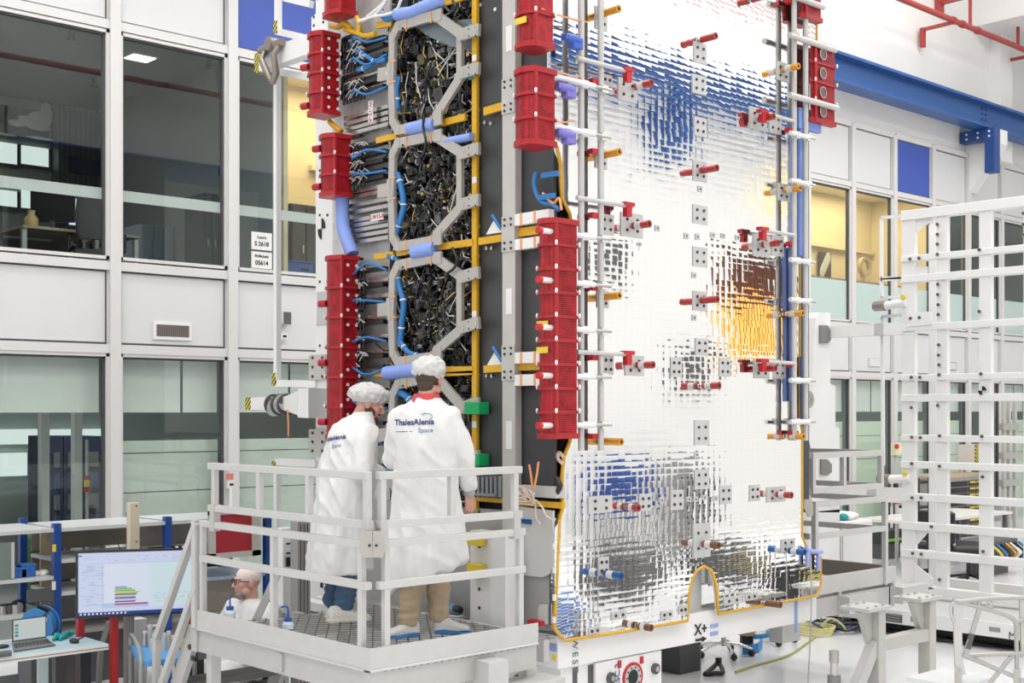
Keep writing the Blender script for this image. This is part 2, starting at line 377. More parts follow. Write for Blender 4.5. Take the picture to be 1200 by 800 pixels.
# ---------------------------------------------------------------- mullion wall
MX = lambda k: 6.18 + 1.42 * k
ZR = [0.0, 3.1, 4.0, 6.55, 7.66]
for k in range(-9, 18):
    b = MB(MULL); x = MX(k)
    b.box((x - .06, WY - .09, 0), (x + .06, WY + .06, 7.66)); b.use(GAP); b.box((x + .06, WY - .05, 0), (x + .078, WY + .04, 7.66))
    struct(b, 'trim_%d' % (k + 20))
wall = []
for k in range(-9, 17):
    x0, x1 = MX(k) + .06, MX(k + 1) - .06
    for (z0, z1, blue) in ((3.1, 4.0, False), (6.55, 7.66, k in (1, 11))):
        b = MB(PANELW); b.box((x0, WY - .02, z0), (x1, WY + .05, z1))
        b.use(MULL); b.box((x0, WY - .07, z0 - .04), (x1, WY + .04, z0 + .055)); b.box((x0, WY - .07, z1 - .055), (x1, WY + .04, z1 + .04))
        b.use(GAP); b.box((x0 + .015, WY - .023, z0 + .055), (x1 - .015, WY - .01, z0 + .075)); b.box((x0 + .015, WY - .023, z1 - .07), (x1 - .015, WY - .01, z1 - .055))
        b.box((x1 - .03, WY - .023, z0 + .07), (x1 - .015, WY - .01, z1 - .07))
        b.use(BLUEP if blue else PANELW); b.box((x0 + .012 if blue else x0 + .03, WY - .03, z0 + .08), (x1 - .04, WY - .012, z1 - .075))
        struct(b, 'trim_%d' % (100 + (k + 9) * 2 + (z0 > 5)))
    vis = k in (-1, 0, 1, 2) or 8 <= k <= 15
    if not vis:
        b = MB(PANELW); b.box((x0, WY - .01, 0), (x1, WY + .05, 3.1)); b.box((x0, WY - .01, 4.0), (x1, WY + .05, 6.55)); struct(b, 'trim_%d' % (200 + k + 9)); continue
    for (z0, z1, up) in ((.1, 3.06, 0), (4.06, 6.5, 1)):
        b = MB(MULL)
        fr = .035
        b.box((x0, WY - .06, z0), (x0 + fr, WY + .03, z1)); b.box((x1 - fr, WY - .06, z0), (x1, WY + .03, z1))
        b.box((x0, WY - .06, z0), (x1, WY + .03, z0 + fr)); b.box((x0, WY - .06, z1 - fr), (x1, WY + .03, z1))
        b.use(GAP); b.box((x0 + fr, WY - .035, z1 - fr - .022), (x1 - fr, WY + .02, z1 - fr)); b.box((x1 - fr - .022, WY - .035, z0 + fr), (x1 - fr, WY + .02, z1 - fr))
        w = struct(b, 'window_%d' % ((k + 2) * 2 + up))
        p = MB(GLASS); p.box((x0 + fr, WY - .012, z0 + fr), (x1 - fr, WY - .004, z1 - fr)); p.build('pane', w)
        if up:
            f = MB(FROST if k > 3 else STRIPF)
            if k < 3: f.box((x0 + fr, WY + .002, 4.70), (x1 - fr, WY + .006, 4.82))
            else: f.box((x0 + fr, WY + .002, z0 + fr), (x1 - fr, WY + .006, 4.80))
            f.build('frosted_film', w)
        else:
            f = MB(BLIND); f.box((x0 + fr, WY + .12, 2.43), (x1 - fr, WY + .14, z1))
            if k > -1: f.use(GAP); f.box((x0 + (x1 - x0) * .62, WY + .115, 2.43), (x0 + (x1 - x0) * .64, WY + .12, z1))
            f.build('blind', w)
            if k > -1 and k != 13:
                f = MB(GREENG if k < 3 else BLINDG)
                f.box((x0 + fr, WY + .10, .1), (x1 - fr, WY + .12, 2.12 if k < 3 else 2.25))
                f.use(GAP); f.box((x0 + fr, WY + .098, 1.55), (x1 - fr, WY + .10, 1.56)); f.box((x0 + fr, WY + .098, 1.98), (x1 - fr, WY + .10, 1.99))
                f.build('screen_panel', w)
# rooms behind the glass
def room(nm, x0, x1, y1, z0, z1, wm, cm, fm):
    k = nm[-1]
    b = MB(wm); b.box((x0, y1, z0), (x1, y1 + .1, z1)); struct(b, 'wall_room_back_' + k)
    b = MB(wm); b.box((x0, WY + .35, z0), (x0 + .06, y1, z1)); struct(b, 'wall_room_left_' + k)
    b = MB(wm); b.box((x1 - .06, WY + .35, z0), (x1, y1, z1)); struct(b, 'wall_room_right_' + k)
    b = MB(cm); b.box((x0, WY + .3, z1), (x1, y1 + .1, z1 + .1)); struct(b, 'ceiling_room_' + k)
    b = MB(fm); b.box((x0, WY + .3, z0 - .1), (x1, y1 + .1, z0)); struct(b, 'floor_room_' + k)
room('wall_room_1', 1.0, 8.45, 18.2, 3.75, 6.9, ROOMG, ROOMC, DGREY)
room('wall_room_2', 8.55, 24.4, 15.0, 3.75, 6.9, ROOMW, mat('room_ceiling_cream', (.80, .72, .55), .7), DGREY)
room('wall_room_3', 24.5, 33, 18.2, 3.75, 6.9, ROOMG, ROOMC, DGREY)
room('wall_room_4', 1.0, 24, 18.2, 0.02, 3.4, mat('room_green_grey', (.30, .34, .33), .7), ROOMC, MGREY)
room('wall_room_5', 24.1, 33, 18.2, 0.02, 3.4, mat('room_green_grey', (.30, .34, .33), .7), ROOMC, MGREY)
# blue crane beam on the far wall with bracket, red fire pipe, column, duct
b = MB(BEAMB); ibeam(b, WY - .45, 8.10, 8.62, -8, 36, .36); beam = struct(b, 'trim_300')
def bracket(x):
    b = MB(mat('bracket_blue', (.02, .07, .26), .4)); b.box((x - .12, WY - .75, 7.86), (x + .12, WY - .02, 8.09)); b.box((x - .12, WY - .75, 7.2), (x + .12, WY - .55, 7.86))
    b.use(PAPER)
    for i in range(3):
        for s_ in (-.06, .06): b.cyl((x - .125, WY - .65 + i * .24, 7.97 + s_ * .8), (x - .14, WY - .65 + i * .24, 7.97 + s_ * .8), .022)
    b.use(BEAMB)
    for i in range(4):
        for s_ in (-.08, .08): b.cyl((x + s_, WY - .47, 8.2 + i * .1), (x + s_, WY - .495, 8.2 + i * .1), .02)
    struct(b, 'trim_%d' % (301 + int(x)))
    b = MB(WHITE); b.prism([(x + .14, WY - .75, 8.08), (x + .14, WY - .75, 7.8), (x + .14, WY - .1, 6.9), (x + .14, WY, 6.9), (x + .14, WY, 8.08)], (.3, 0, 0)); struct(b, 'trim_%d' % (340 + int(x)))
bp = onY(1160, 152, WY - .6); bracket(bp.x)
b = MB(WALLW); cpx = onY(1160, 100, WY); b.box((cpx.x - .02, WY - .25, 7.66), (cpx.x + .5, WY, 10.6)); struct(b, 'trim_380')
b = MB(WALLW); q = onY(1147, 30, WY - .2); b.box((q.x, WY - 6, q.z), (36, WY, 13)); struct(b, 'trim_381')
pipe = thing('fire_pipe', 'long red fire-protection pipe high on the white wall above the blue beam', 'pipe', (20, WY - .7, 9.9))
pz = onY(1200, 58, WY - .7).z
b = MB(REDPIPE); b.cyl((-8, WY - .7, pz), (36, WY - .7, pz), .055); b.build('pipe_run', pipe)
for px in (1117, 1128, 1146):
    q = onY(px, 26, WY - .7); b = MB(REDPIPE); b.cyl((q.x - .05, q.y, pz), (q.x + .05, q.y, pz), .072); b.build('coupling', pipe)
for px in (1115, 1209):
    q = onY(px, 26, WY - .7); b = MB(REDPIPE); b.bar((q.x, q.y, pz - .06), (q.x, WY - .1, pz - .06), .06, .06); b.bar((q.x, WY - .1, pz - .03), (q.x, WY - .1, pz - .4), .1, .08); b.build('wall_bracket', pipe)
for px in (1137, 1193):
    q = onY(px, 22, WY - .7); b = MB(REDPIPE); b.bar((q.x, q.y, pz), (q.x, q.y, 13), .05, .05) if px < 1150 else b.bar((q.x, q.y, pz), (q.x, q.y, pz + .6), .05, .05)
    b.build('hanger', pipe)
q = onY(1137, 5, WY - .7)
b = MB(REDPIPE); b.bar((q.x, q.y - .5, pz + .62), (q.x, WY - .02, pz + .62), .08, .08); b.box((q.x - .1, WY - .1, pz + .4), (q.x + .1, WY, pz + .85)); b.build('wall_bracket', pipe)
# vent grille on the white panel
g0, g1 = onY(180, 376, WY - .04), onY(224, 399, WY - .04)
vent = thing('air_vent', 'small louvred air vent on the white wall panel between the two window rows', 'vent', (g0.x, WY - .04, g1.z))
b = MB(WHITE); b.box((g0.x, WY - .05, g1.z), (g1.x, WY - .03, g0.z)); b.build('vent_frame', vent)
b = MB(mat('vent_brown', (.22, .18, .16), .5))
n = 17
for i in range(n):
    x = g0.x + .03 + (g1.x - g0.x - .06) * i / n; b.box((x, WY - .056, g1.z + .04), (x + .012, WY - .05, g0.z - .04))
b.use(GAP); b.box((g0.x + .03, WY - .052, g1.z + .035), (g1.x - .03, WY - .049, g0.z - .035)); b.build('louvre', vent)
# ---------------------------------------------------------------- light
def area(x, y, z, sx, sy, e, col=(1, 1, 1), rot=(0, 0, 0)):
    l = bpy.data.lights.new('ceiling_light', 'AREA'); l.shape = 'RECTANGLE'; l.size = sx; l.size_y = sy; l.energy = e; l.color = col
    o = bpy.data.objects.new('ceiling_light', l); COL.objects.link(o); o.location = (x, y, z); o.rotation_euler = rot; return o
for x in (-3, 4.5, 12, 19.5, 27):
    for y in (-1.0, 4.6, 9.6): area(x, y, 12.6, 4.2, 2.6, 205, (1, .985, .955))
area(5, 16, 6.85, 1.2, .6, 34, (1, .98, .95)); area(27.5, 15.5, 6.85, 2, 1, 40)
for x in (10, 14.5, 19.5, 22.5): area(x, 14.1, 6.85, 2.4, 1.0, 55, (1, .80, .48))
for x in (4.8, 7.5, 21, 27): area(x, 15.5, 3.35, 1.6, 1, 45, (.95, 1, .97))
wd = bpy.data.worlds.new('World'); S.world = wd; wd.use_nodes = True; wd.node_tree.nodes['Background'].inputs[0].default_value = (.9, .93, 1, 1); wd.node_tree.nodes['Background'].inputs[1].default_value = .6
# ================================================================ the satellite
YP, XS = 6.05, 6.0
PY = lambda px, py, y=YP: onY(px, py, y)
PX = lambda px, py, x=XS: onX(px, py, x)
TOPZ = 6.1
OSR = mirror_tiles('mirror_tiles', .070, .048)
sat = thing('satellite', 'tall spacecraft body with a mirror-tiled front panel and an open equipment side', 'satellite', (7.5, 7.3, .94))
# core body
b = MB(DARKP); b.box((6.13, 6.13, 1.72), (9.0, 8.75, TOPZ)); b.build('body', sat)
# mirror panel outline (front face plane Y = YP)
ol = [(650,737),(663,750),(735,739),(806,727),(807,700),(810,682),(816,669),(825,663),(834,668),(839,682),(841,700),(842,719),(900,708.5),(957,697.5),(962,684),(962,653),(946,643),(940,628),(940,505),(937,490),(937,150),(942,140),(946,100),(954,86),(957,70),(957,-60),(646,-120),(645,160),(653,172),(657,190),(659,232),(668,250),(671,270),(671,500),(668,518),(661,536),(659,560),(660,594),(656,608),(650,620)]
pts = [PY(*q) for q in ol]
b = MB(OSR); b.prism(pts, (0, .035, 0)); b.build('mirror_panel', sat)
# yellow edging tape
et = MB(KAPTON)
def tape(idx, r=.013):
    et.tube([PY(*ol[i % len(ol)]) + V((0, .004, 0)) for i in idx], r, 8)
tape(list(range(0, 5)) + list(range(5, 21)) ); tape(range(29, 39)); tape([38, 0]); tape([22, 23, 24, 25]); tape([27, 28, 29])
et.use(PAPER)
for (x, y) in ((650,640),(650,668),(650,700),(650,726),(661,552),(660,575),(645,90)):
    p = PY(x, y); et.cyl(p + V((0,.004,-.02)), p + V((0,.004,.02)), .0142, n=8)
et.build('edge_tape', sat)
# mounting plates with four screw heads
PLATE = mat('plate_grey', (.60, .60, .59), .4, .2, var=.05)
SCREW = mat('screw_black', (.03, .03, .03), .4)
plates = [(860-40,60,15,24),(819,97,16,22),(820,147,14,22),(820,199,16,24),(820,250,17,22),(820,300,17,23),(820,352,17,23),(822,406,15,20),(822,507,17,29),(822,562,17,23),
 (740,262,26,28),(743,428,22,24),(711,262,16,24),(712,427,13,24),(711,97,12,22),(735,103,22,26),(792,430,13,23),(849,430,13,22),(793,586,15,23),(850,580,14,22),(884,578,12,19),
 (703,592,28,20),(756,589,15,20),(892,286,20,26),(892,432,18,22),(888,137,20,26),(911,287,14,24),(913,432,14,22),(908,143,14,24),(822,634,20,40),(707,664,12,22),(923,640,16,16),(909,580,22,18),(917,82,15,22),(918,224,14,20),
 (725,722,18,10),(781,721,14,9),(800,715,10,10),(858,705,20,9),(880,700,14,8),(696,740,14,8),(704,20,14,26),(704,185,14,22),(706,350,14,20)]
sq = [(820,221,5,7),(770,267,5,7),(804,276,5,7),(817,277,5,7),(835,275,5,6),(847,276,5,6),(864,278,5,6),(749,286,5,4),(813,322,5,7),(813,372,5,7),(816,533,5,7),(825,583,5,6),(838,584,5,6),(807,585,5,6),(775,586,5,7),(815,585,5,6)]
for (x, y, w, h) in plates + sq:
    a, c = PY(x - w / 2, y), PY(x + w / 2, y); hz = h / F * (a.y / (FY + (x - 600) / F * RY)) / 2
    b = MB(PLATE); b.box((a.x, YP - .006, a.z - hz), (c.x, YP - .0005, a.z + hz))
    b.use(SCREW); wx = c.x - a.x
    if w > 8:
        for i in (.27, .73):
            for j in ((-.45, .45) if h > 12 else (0,)):
                b.cyl((a.x + wx * i, YP - .006, a.z + hz * j), (a.x + wx * i, YP - .013, a.z + hz * j), .011, n=8)
    else: b.cyl((a.x + wx * .5, YP - .006, a.z), (a.x + wx * .5, YP - .009, a.z), .007, n=6)
    b.build('mounting_plate', sat)
# dark side panels, posts, rails on the equipment side (plane X = XS)
def yz(px0, py0, px1, py1, x): a, c = PX(px0, py0, x), PX(px1, py1, x); return a, c
a, c = PX(660, 560, XS), PX(505, 560, XS)
b = MB(DARKP); b.box((XS, 6.09, 1.93), (XS + .03, PX(556, 500).y, TOPZ))
b.use(PAPER)
for (x, y) in ((563,6),(580.5,11)): p = PX(x, y); b.cyl(p, p + V((-.006, 0, 0)), .014, n=6)
b.use(STEEL)
for y0 in (31,40,68,80,89,129,265,285,300,440): 
    p = PX(561, y0); b.cyl(p, p + V((-.015, 0, 0)), .017, n=8); b.cyl(p, p + V((-.025, 0, 0)), .008, n=8)
for (x, y) in ((572,291),(578,291),(572,440.5),(578,440.5),(570,144),(577,145)): p = PX(x, y); b.cyl(p, p + V((-.02, 0, 0)), .013, n=8)
b.build('side_panel', sat)
b = MB(mat('bay_black', (.018, .018, .018), .5)); b.box((XS + .10, PX(556, 500).y, 1.9), (XS + .12, 8.75, TOPZ)); b.build('bay_back_panel', sat)
# corner post
PGREY = mat('post_grey', (.56, .545, .52), .45, .2, var=.06, scale=14)
yl, yr = PX(590, 400, 5.94).y, PX(605, 400, 5.94).y
b = MB(PGREY); b.box((5.93, yr, 1.02), (5.99, yl, TOPZ))
for yy in (112, 274, 425): 
    zz = PX(597, yy, 5.93).z
    b.use(PGREY); b.box((5.922, yr, zz - .12), (5.93, yl, zz + .12)); b.use(SCREW)
    for dz in (-.1, -.06, .06, .1):
        for dy in (.25, .75): b.cyl((5.922, yr + (yl - yr) * dy, zz + dz), (5.915, yr + (yl - yr) * dy, zz + dz), .009, n=7)
b.use(PAPER)
for (y0, y1) in ((30, 60), (338, 368), (493, 526)): b.box((5.926, yr + .03, PX(597, y1, 5.93).z), (5.93, yl - .04, PX(597, y0, 5.93).z))
b.build('corner_post', sat)
for (y0, y1) in ((248.5, 262), (278, 290.5), (410, 423), (436, 449)):
    b = MB(WHITE); p, q = PX(606, (y0 + y1) / 2 + 3, 5.95), PX(636, (y0 + y1) / 2 - .5, 5.95); h = abs(PX(630, y0).z - PX(630, y1).z)
    b.bar(p, V((p.x, 6.06, p.z)), .05, h); b.use(ORTIE)
    for t in (.2, .6): b.cbox((p.x - .001, p.y + (6.06 - p.y) * t, p.z), (.056, .018, h + .006))
    b.build('cross_rail', sat)
for yy in (273, 429):
    b = MB(KAPTON); p = PX(606, yy, 5.97); b.bar(p, (5.97, 6.08, p.z), .02, .06); b.build('tape_strip', sat)
# honeycomb brackets: truss frames on the bays
FRM = mat('frame_aluminium', (.50, .48, .45), .38, .35, var=.08, scale=10)
def strip(b, pl, w, x, t=.03, disc=True):
    P = [PX(p[0], p[1], x) for p in pl]
    for p, q in zip(P, P[1:]): b.bar(p, q, t + R.uniform(-.001, .001), w, up=(0, 1, 0) if abs((q - p).z) > abs((q - p).y) else (0, 0, 1))
    for p in (P if disc else []): b.cyl(p + V((-t / 2 - R.uniform(.0015, .004), 0, 0)), p + V((t / 2 - .004, 0, 0)), w / 2, n=16)
def truss(ty, tabs=True, cut=None):
    # ty: rows of the bracket in the photograph: top-left, top-right, diag end, lower diag start, bottom-right, bottom-left
    b = MB(FRM); x = 5.93
    tl, tr, d1, d2, br, bl = ty
    strip(b, [(461, tl + 14), (467, tl + 1), (514, tr)], .075, x)
    strip(b, [(461, tl + 14), (459.5, (tl + bl) / 2), (461, bl - 8), (467, bl + 3), (514, br)], .07, x)
    strip(b, [(512, tr + 2), (543, d1)], .075, x - .012, .025); strip(b, [(512, br - 6), (543, d2)], .075, x - .012, .025)
    strip(b, [(539.5, d1), (539.5, d2)], .055, x)
    strip(b, [(513.5, tr - 6), (513.5, tr + 8)], .085, x - .02, .02, False); strip(b, [(513.5, br - 12), (513.5, br + 6)], .085, x - .02, .02, False)
    m = (tl + bl) / 2 - 4
    strip(b, [(444, m + 2), (459, m)], .10, x - .003, .03, False); strip(b, [(455, m + 1), (459, m)], .17, x - .004, .03, False)
    b.use(PAPER); p = PX(453, m, x - .016); b.cbox(p, (.004, .012, .03))
    b.use(SCREW)
    for (px, py) in ((512, tr - 4), (516, tr + 4), (510, tr + 1), (541, d1 - 3), (545, d1 + 2), (541, d2 - 3), (545, d2 + 3), (512, br - 10), (516, br - 4), (511, br - 1), (471, tl + 3)):
        p = PX(px, py, x - .026); b.cyl(p + V((.02, 0, 0)), p, .008, n=6)
    b.use(ORTIE)
    for (px, py, hh) in ((476, tl, 6), (505, tr + 3, 6), (475, bl + 1, 6), (505, br + 1, 6)):
        p = PX(px, py, x - .017); b.cbox(p, (.004, .012, .085))
    for (px, py) in ((459.5, m - 14), (459.5, m + 10)):
        p = PX(px, py, x - .017); b.cbox(p, (.004, .08, .012))
    o = b.build('truss_bracket', sat)
    if tabs:
        for dd in (d1, d2):
            b = MB(FRM); strip(b, [(541, dd), (556, dd - 5)], .085, x - .02, .025); p, q = PX(553, dd - 4, x - .02), PX(562, dd - 6, x - .02); b.bar(p, q, .025, .085)
            b.use(SCREW)
            for i in (0, 1): p = PX(549 + i * 8, dd - 7, x - .035); b.cyl(p, p + V((.02, 0, 0)), .007, n=6); p = PX(549 + i * 8, dd + 1, x - .035); b.cyl(p, p + V((.02, 0, 0)), .007, n=6)
            b.build('bracket_tab', sat)
truss((30, 17, 41, 86, 141, 150)); truss((167, 158, 180, 240, 281, 286)); truss((310, 301, 325, 384, 417, 421)); truss((449, 440, 478, 540, 570, 575))
for yy in (36, 86):
    b = MB(mat('shim_cyan', (.05, .42, .5), .4)); p = PX(552.5, yy, 5.95); b.cbox(p, (.03, .03, .09)); b.build('shim', sat)
# gold strips
b = MB(KAPTON); b.box((5.955, PX(559, 300, 5.96).y, 1.75), (5.98, PX(553.5, 300, 5.96).y, TOPZ)); b.use(PAPER)
for yy in (68, 211, 368, 497): p = PX(556, yy, 5.954); b.cbox(p, (.006, .045, .045))
b.build('tape_strip', sat)
for pl, w in (([(442,165),(468,158.5)],.045),([(466,157),(482,154)],.05),([(512,146),(546,137)],.05),([(568,131),(591,124)],.055),
              ([(440,301),(462,298)],.045),([(466,296.5),(486,293)],.05),([(512,289.5),(555,284)],.05),([(562,283),(591,278.5)],.05),
              ([(440,438),(454,437.5)],.045),([(521,433.5),(555,433)],.05),([(521,438.5),(555,436.5)],.03),([(568,432.5),(592,431)],.05),([(442,30),(460,27)],.05),([(522,3),(548,-5)],.05)):
    b = MB(KAPTON); p, q = PX(*pl[0], 5.96), PX(*pl[1], 5.96); b.bar(p, q, .025, w); b.build('tape_strip', sat)
# blue padded wraps on the edges
for pl, r in (([(465,17),(482,15),(496,9),(519,0)],.05),([(480,151),(510,146)],.05),([(486,296),(511,291)],.055),([(453,437),(466,436),(479,434.5),(500,434)],.055),([(512,434),(519,434)],.05),([(401,232),(402,262),(405,275),(413,298)],.055),([(523,166),(553,160)],.03)):
    b = MB(FOAMB); b.curve([PX(*q, 5.93) for q in pl], r, 8); b.build('foam_wrap', sat)
# green clamp blocks
for (y0, y1) in ((471, 485.5), (531, 546)):
    b = MB(GREEN); a, c = PX(566, y1, 5.92), PX(549, y0, 5.92); b.box((5.88, a.y, a.z), (5.98, c.y, c.z)); b.build('clamp_block', sat, bevel=.006)
# printed bay tags
for (px, py, w, h, vert) in ((434.5, 131, .055, .17, 1), (442, 254, .17, .055, 0)):
    b = MB(PAPER); p = PX(px, py, 5.95); b.cbox(p, (.006, w, h)); o = b.build('tag_card', sat)
    t = put_text('W-15-A' if vert else 'S-W15-B', .05, mat('ink_red', (.5, .05, .12), .6), 'tag_lettering', o, p + V((-.006, 0, 0)) + (W[o.name] - W[sat.name]) * 0, (0, 0, -1) if vert else (0, -1, 0), (0, -1, 0) if vert else (0, 0, 1))
# equipment clusters in the bays: nobody could count them
COMP = [mat('unit_black', (.012, .012, .013), .35), mat('unit_dark', (.04, .04, .04), .4), mat('unit_grey', (.16, .16, .155), .35, .4), STEEL, GOLD, mat('unit_white', (.6, .6, .58), .4), mat('unit_olive', (.10, .09, .04), .5)]
WT = [42, 13, 9, 13, 11, 17, 6]  # white and gold shares raised: small pale bits also imitate glints on metal
def cluster(px0, px1, py0, py1, n, x0=6.08, seed=1, wt=WT, smax=.10):
    r = random.Random(seed); b = MB(COMP[0])
    y0, y1 = PX(px1, 300, 6.02).y, PX(px0, 300, 6.02).y; zt, zb = PX((px0 + px1) / 2, py0, 6.02).z, PX((px0 + px1) / 2, py1, 6.02).z
    for i in range(n):
        b.use(r.choices(COMP, wt)[0]); y, z = r.uniform(y0, y1), r.uniform(zb, zt); t = r.random()
        light = b.c >= 0 and b.mats[b.c] in COMP[3:6]; sc = .36 if light else 1
        if t < .45:
            sy, sz, sx = r.uniform(.015, smax) * sc, r.uniform(.015, smax) * sc, r.uniform(.02, .10)
            b.box((x0 - sx, y - sy / 2, z - sz / 2), (x0 + .02, y + sy / 2, z + sz / 2))
        elif t < .75:
            rr = r.uniform(.008, .035) * (.45 if light else 1); L = r.uniform(.03, .12); b.cyl((x0, y, z), (x0 - L, y, z), rr, n=8)
            if rr > .012: b.use(COMP[1]); b.cyl((x0 - L, y, z), (x0 - L - .012, y, z), rr * .6, n=6)
        elif t < .88:
            L = r.uniform(.06, .3); xx = x0 - r.uniform(.05, .11); d = V((0, r.uniform(-1, 1), r.uniform(-1, 1))).normalized() * L
            b.tube([V((xx, y, z)), V((xx - .02, y, z)) + d * .5 + V((0, 0, -.02)), V((xx, y, z)) + d], .006, 5)
        else:
            xx = x0 - r.uniform(.02, .08); rr = r.uniform(.02, .06); q = [V((xx, y + rr * math.cos(k * .7), z + rr * math.sin(k * .7))) for k in range(8)]; b.tube(q, .005, 4)
    o = b.build('equipment_cluster', sat); o['kind'] = 'stuff'
for i, (y0, y1) in enumerate(((-10, 160), (150, 300), (290, 440), (430, 600))):
    cluster(460, 541, y0, y1, 900, seed=10 + i, x0=6.10)
    cluster(537, 556, y0, y1, 200, seed=20 + i, x0=6.10)
# shelf plates visible in the bays
for pl in ([(470,62),(520,60)],):
    pass
b = MB(mat('shelf_bluegrey', (.20, .24, .26), .4, .3)); a = PX(545, 50, 6.02); c = PX(478, 50, 6.02)
b.prism([PX(484,28,5.985),PX(553,22,5.985),PX(553,60,5.985),PX(530,55,5.985),PX(500,42,5.985)], (.02, 0, 0)); b.build('shelf_plate', sat)
# left column: waveguide bars, black connector rails, blue harness
WG = mat('waveguide_silver', (.55, .54, .52), .25, .85, var=.15, scale=20)
b = MB(mat('radiator_plate', (.62, .62, .615), .4, .25, var=.35, scale=9)); b.box((6.06, PX(457, 300, 6.06).y, 1.4), (6.08, PX(398, 300, 6.06).y + .1, TOPZ)); b.build('radiator_plate', sat)
def wg(yy, x0=404, x1=456, h=.03):
    b = MB(WG); p, q = PX(x0, yy - 2, 6.0), PX(x1, yy + 2, 6.0); z = (p.z + q.z) / 2
    b.bar((6.02, p.y, z), (6.02, q.y, z), .06, h); b.build('waveguide', sat)
for yy in (88, 98, 106, 132, 139, 146, 152, 222, 228, 238, 246, 256, 262, 268, 275, 282, 330, 348, 372, 395, 412, 430, 460, 480, 505): wg(yy)
def conn(yy, seed):
    r = random.Random(seed); b = MB(BLACK)
    p, q = PX(402, yy, 5.98), PX(452, yy + 3, 5.98); z = p.z - .02
    b.bar((5.98, p.y, z), (5.98, q.y, z), .05, .03); b.bar((5.98, p.y - .02, z), (5.98, p.y - .02, z + .10), .05, .03); b.bar((5.98, p.y - .02, z + .10), (5.98, p.y - .25, z + .10), .04, .02)
    for k in range(7):
        y = p.y - .04 - k * .045; b.cyl((5.96, y, z - .06), (5.96, y, z + .045), .011, n=6)
    b.use(COMP[5])
    for k in range(5): y = p.y - .2 - r.random() * .2; b.tube([(5.94, y, z), (5.93, y + .04, z + .03), (5.94, y + .12, z + r.uniform(-.04, .04))], .004, 5)
    b.build('connector_rail', sat)
    b = MB(CABLEB); y = p.y - .2
    b.curve([(5.94, y + .03, z + .01), (5.90, y - .06, z + r.uniform(-.05, .06)), (5.92, y - .2, z + r.uniform(-.08, .05)), (5.95, y - .42, z - .02)], .010, 6); b.build('blue_cable', sat) if seed % 2 == 0 else None
for i, yy in enumerate((58, 66, 77, 103, 113, 176, 186, 196, 207, 214, 318, 336, 354, 378, 398, 416, 428, 455, 472, 492, 515, 540)): conn(yy, i)
for pl, r in (([(466,203),(471,222),(473,243),(468,262),(464,276)],.024),([(465,318),(468,335),(473,355),(471,380),(469,404)],.024),([(469,400),(478,412),(490,417),(502,416)],.022),([(455,300),(466,305),(466,318)],.018),
              ([(418,60),(430,66),(440,72),(453,70)],.02),([(420,82),(432,78),(440,70)],.02),([(445,10),(452,22),(462,20)],.025),([(466,128),(465,105),(468,90)],.02),([(456,462),(470,460),(482,470),(486,480)],.03),([(462,478),(475,486),(490,486)],.03)):
    b = MB(CABLEB); P = [PX(*q, 5.95) for q in pl]; b.curve(P, r, 8); b.use(PAPER); s_ = spline(P, 6)
    for k in range(3, len(s_) - 3, 8): b.tube([s_[k] - (s_[k+1]-s_[k]) * .25, s_[k] + (s_[k+1]-s_[k]) * .25], r * 1.15, 8)
    b.build('blue_cable', sat)
for pl in ([(430,20),(445,8),(460,-8)],[(420,25),(436,20),(462,14),(470,0)],[(425,24),(440,17),(452,2)]):
    b = MB(PAPER); b.curve([PX(*q, 5.9) for q in pl], .012, 6); b.build('white_cable', sat)
for pl in ([(497,132),(496,150),(499,165),(497,178),(492,184),(487,178)],[(530,290),(536,305),(531,315),(524,320)],[(520,6),(528,14),(534,8),(530,0)]):
    b = MB(BLACK); b.curve([PX(*q, 5.88) for q in pl], .010, 6); b.build('black_cable', sat)
for pl in ([(388,30),(396,32),(404,27),(412,34)],[(418,20),(421,28),(420,38)],[(404,34),(416,38),(428,42),(440,40)],[(386,142),(392,148),(400,154)]):
    b = MB(KAPTON); b.curve([PX(*q, 5.92) for q in pl], .022, 6); b.build('kapton_harness', sat)
# blue loop and blue tape on the dark panel by the red covers
b = MB(CABLEB); b.curve([PX(*q, 5.94) for q in ((628,202),(626,215),(630,230),(638,238),(648,240),(655,246))], .016, 6)
for (x, y) in ((640,203),(636,229)): b.bar(PX(x - 5, y + 3, 5.93), PX(x + 14, y, 5.93), .02, .035)
b.build('blue_cable', sat)
b = MB(ORTIE); b.curve([PX(*q, 5.93) for q in ((636,226),(648,238),(655,232),(658,246))], .009, 6); b.build('orange_cable', sat)
for (px, py) in ((572,300-25), (573,428)):
    b = MB(PAPER); p = PX(px, py, 5.97); b.prism([p, p + V((0, -.08, .09)), p + V((0, -.18, 0))], (-.02, 0, 0)); b.use(CABLEB)
    b.tube([p + V((-.02, -.08, .1)), p + V((-.05, -.1, .12)), p + V((-.02, -.16, .02))], .012, 6); b.build('connector_cap', sat)
# foot of the side: comb connector, gold bars, grey beam, lower shear panels
b = MB(mat('comb_grey', (.35, .37, .40), .35, .6)); 
for i in range(7):
    p = PX(559 + i * 5, 570, 5.95); b.obox(p, V((.03, 0, 0)), V((0, .012, .004)), V((0, 0, .07)))
p = PX(574, 579, 5.95); b.cbox(p, (.1, .22, .02)); b.build('comb_connector', sat)
for (x0, x1, yy, h) in ((556, 592, 584, .03), (605, 660, 588, .04)):
    b = MB(KAPTON); p, q = PX(x0, yy, 5.96), PX(x1, yy, 5.96); b.box((5.95, q.y, p.z - h / 2), (5.98, p.y, p.z + h / 2)); b.build('tape_strip', sat)
b = MB(LGREY); p, q = PX(606, 570, 5.93), PX(668, 587, 5.93); b.box((5.93, 6.0, q.z + .01), (6.02, p.y, PX(606, 568, 5.93).z)); b.build('lower_beam', sat, bevel=.004)
CREAM = mat('cream_harness', (.72, .58, .48), .5)
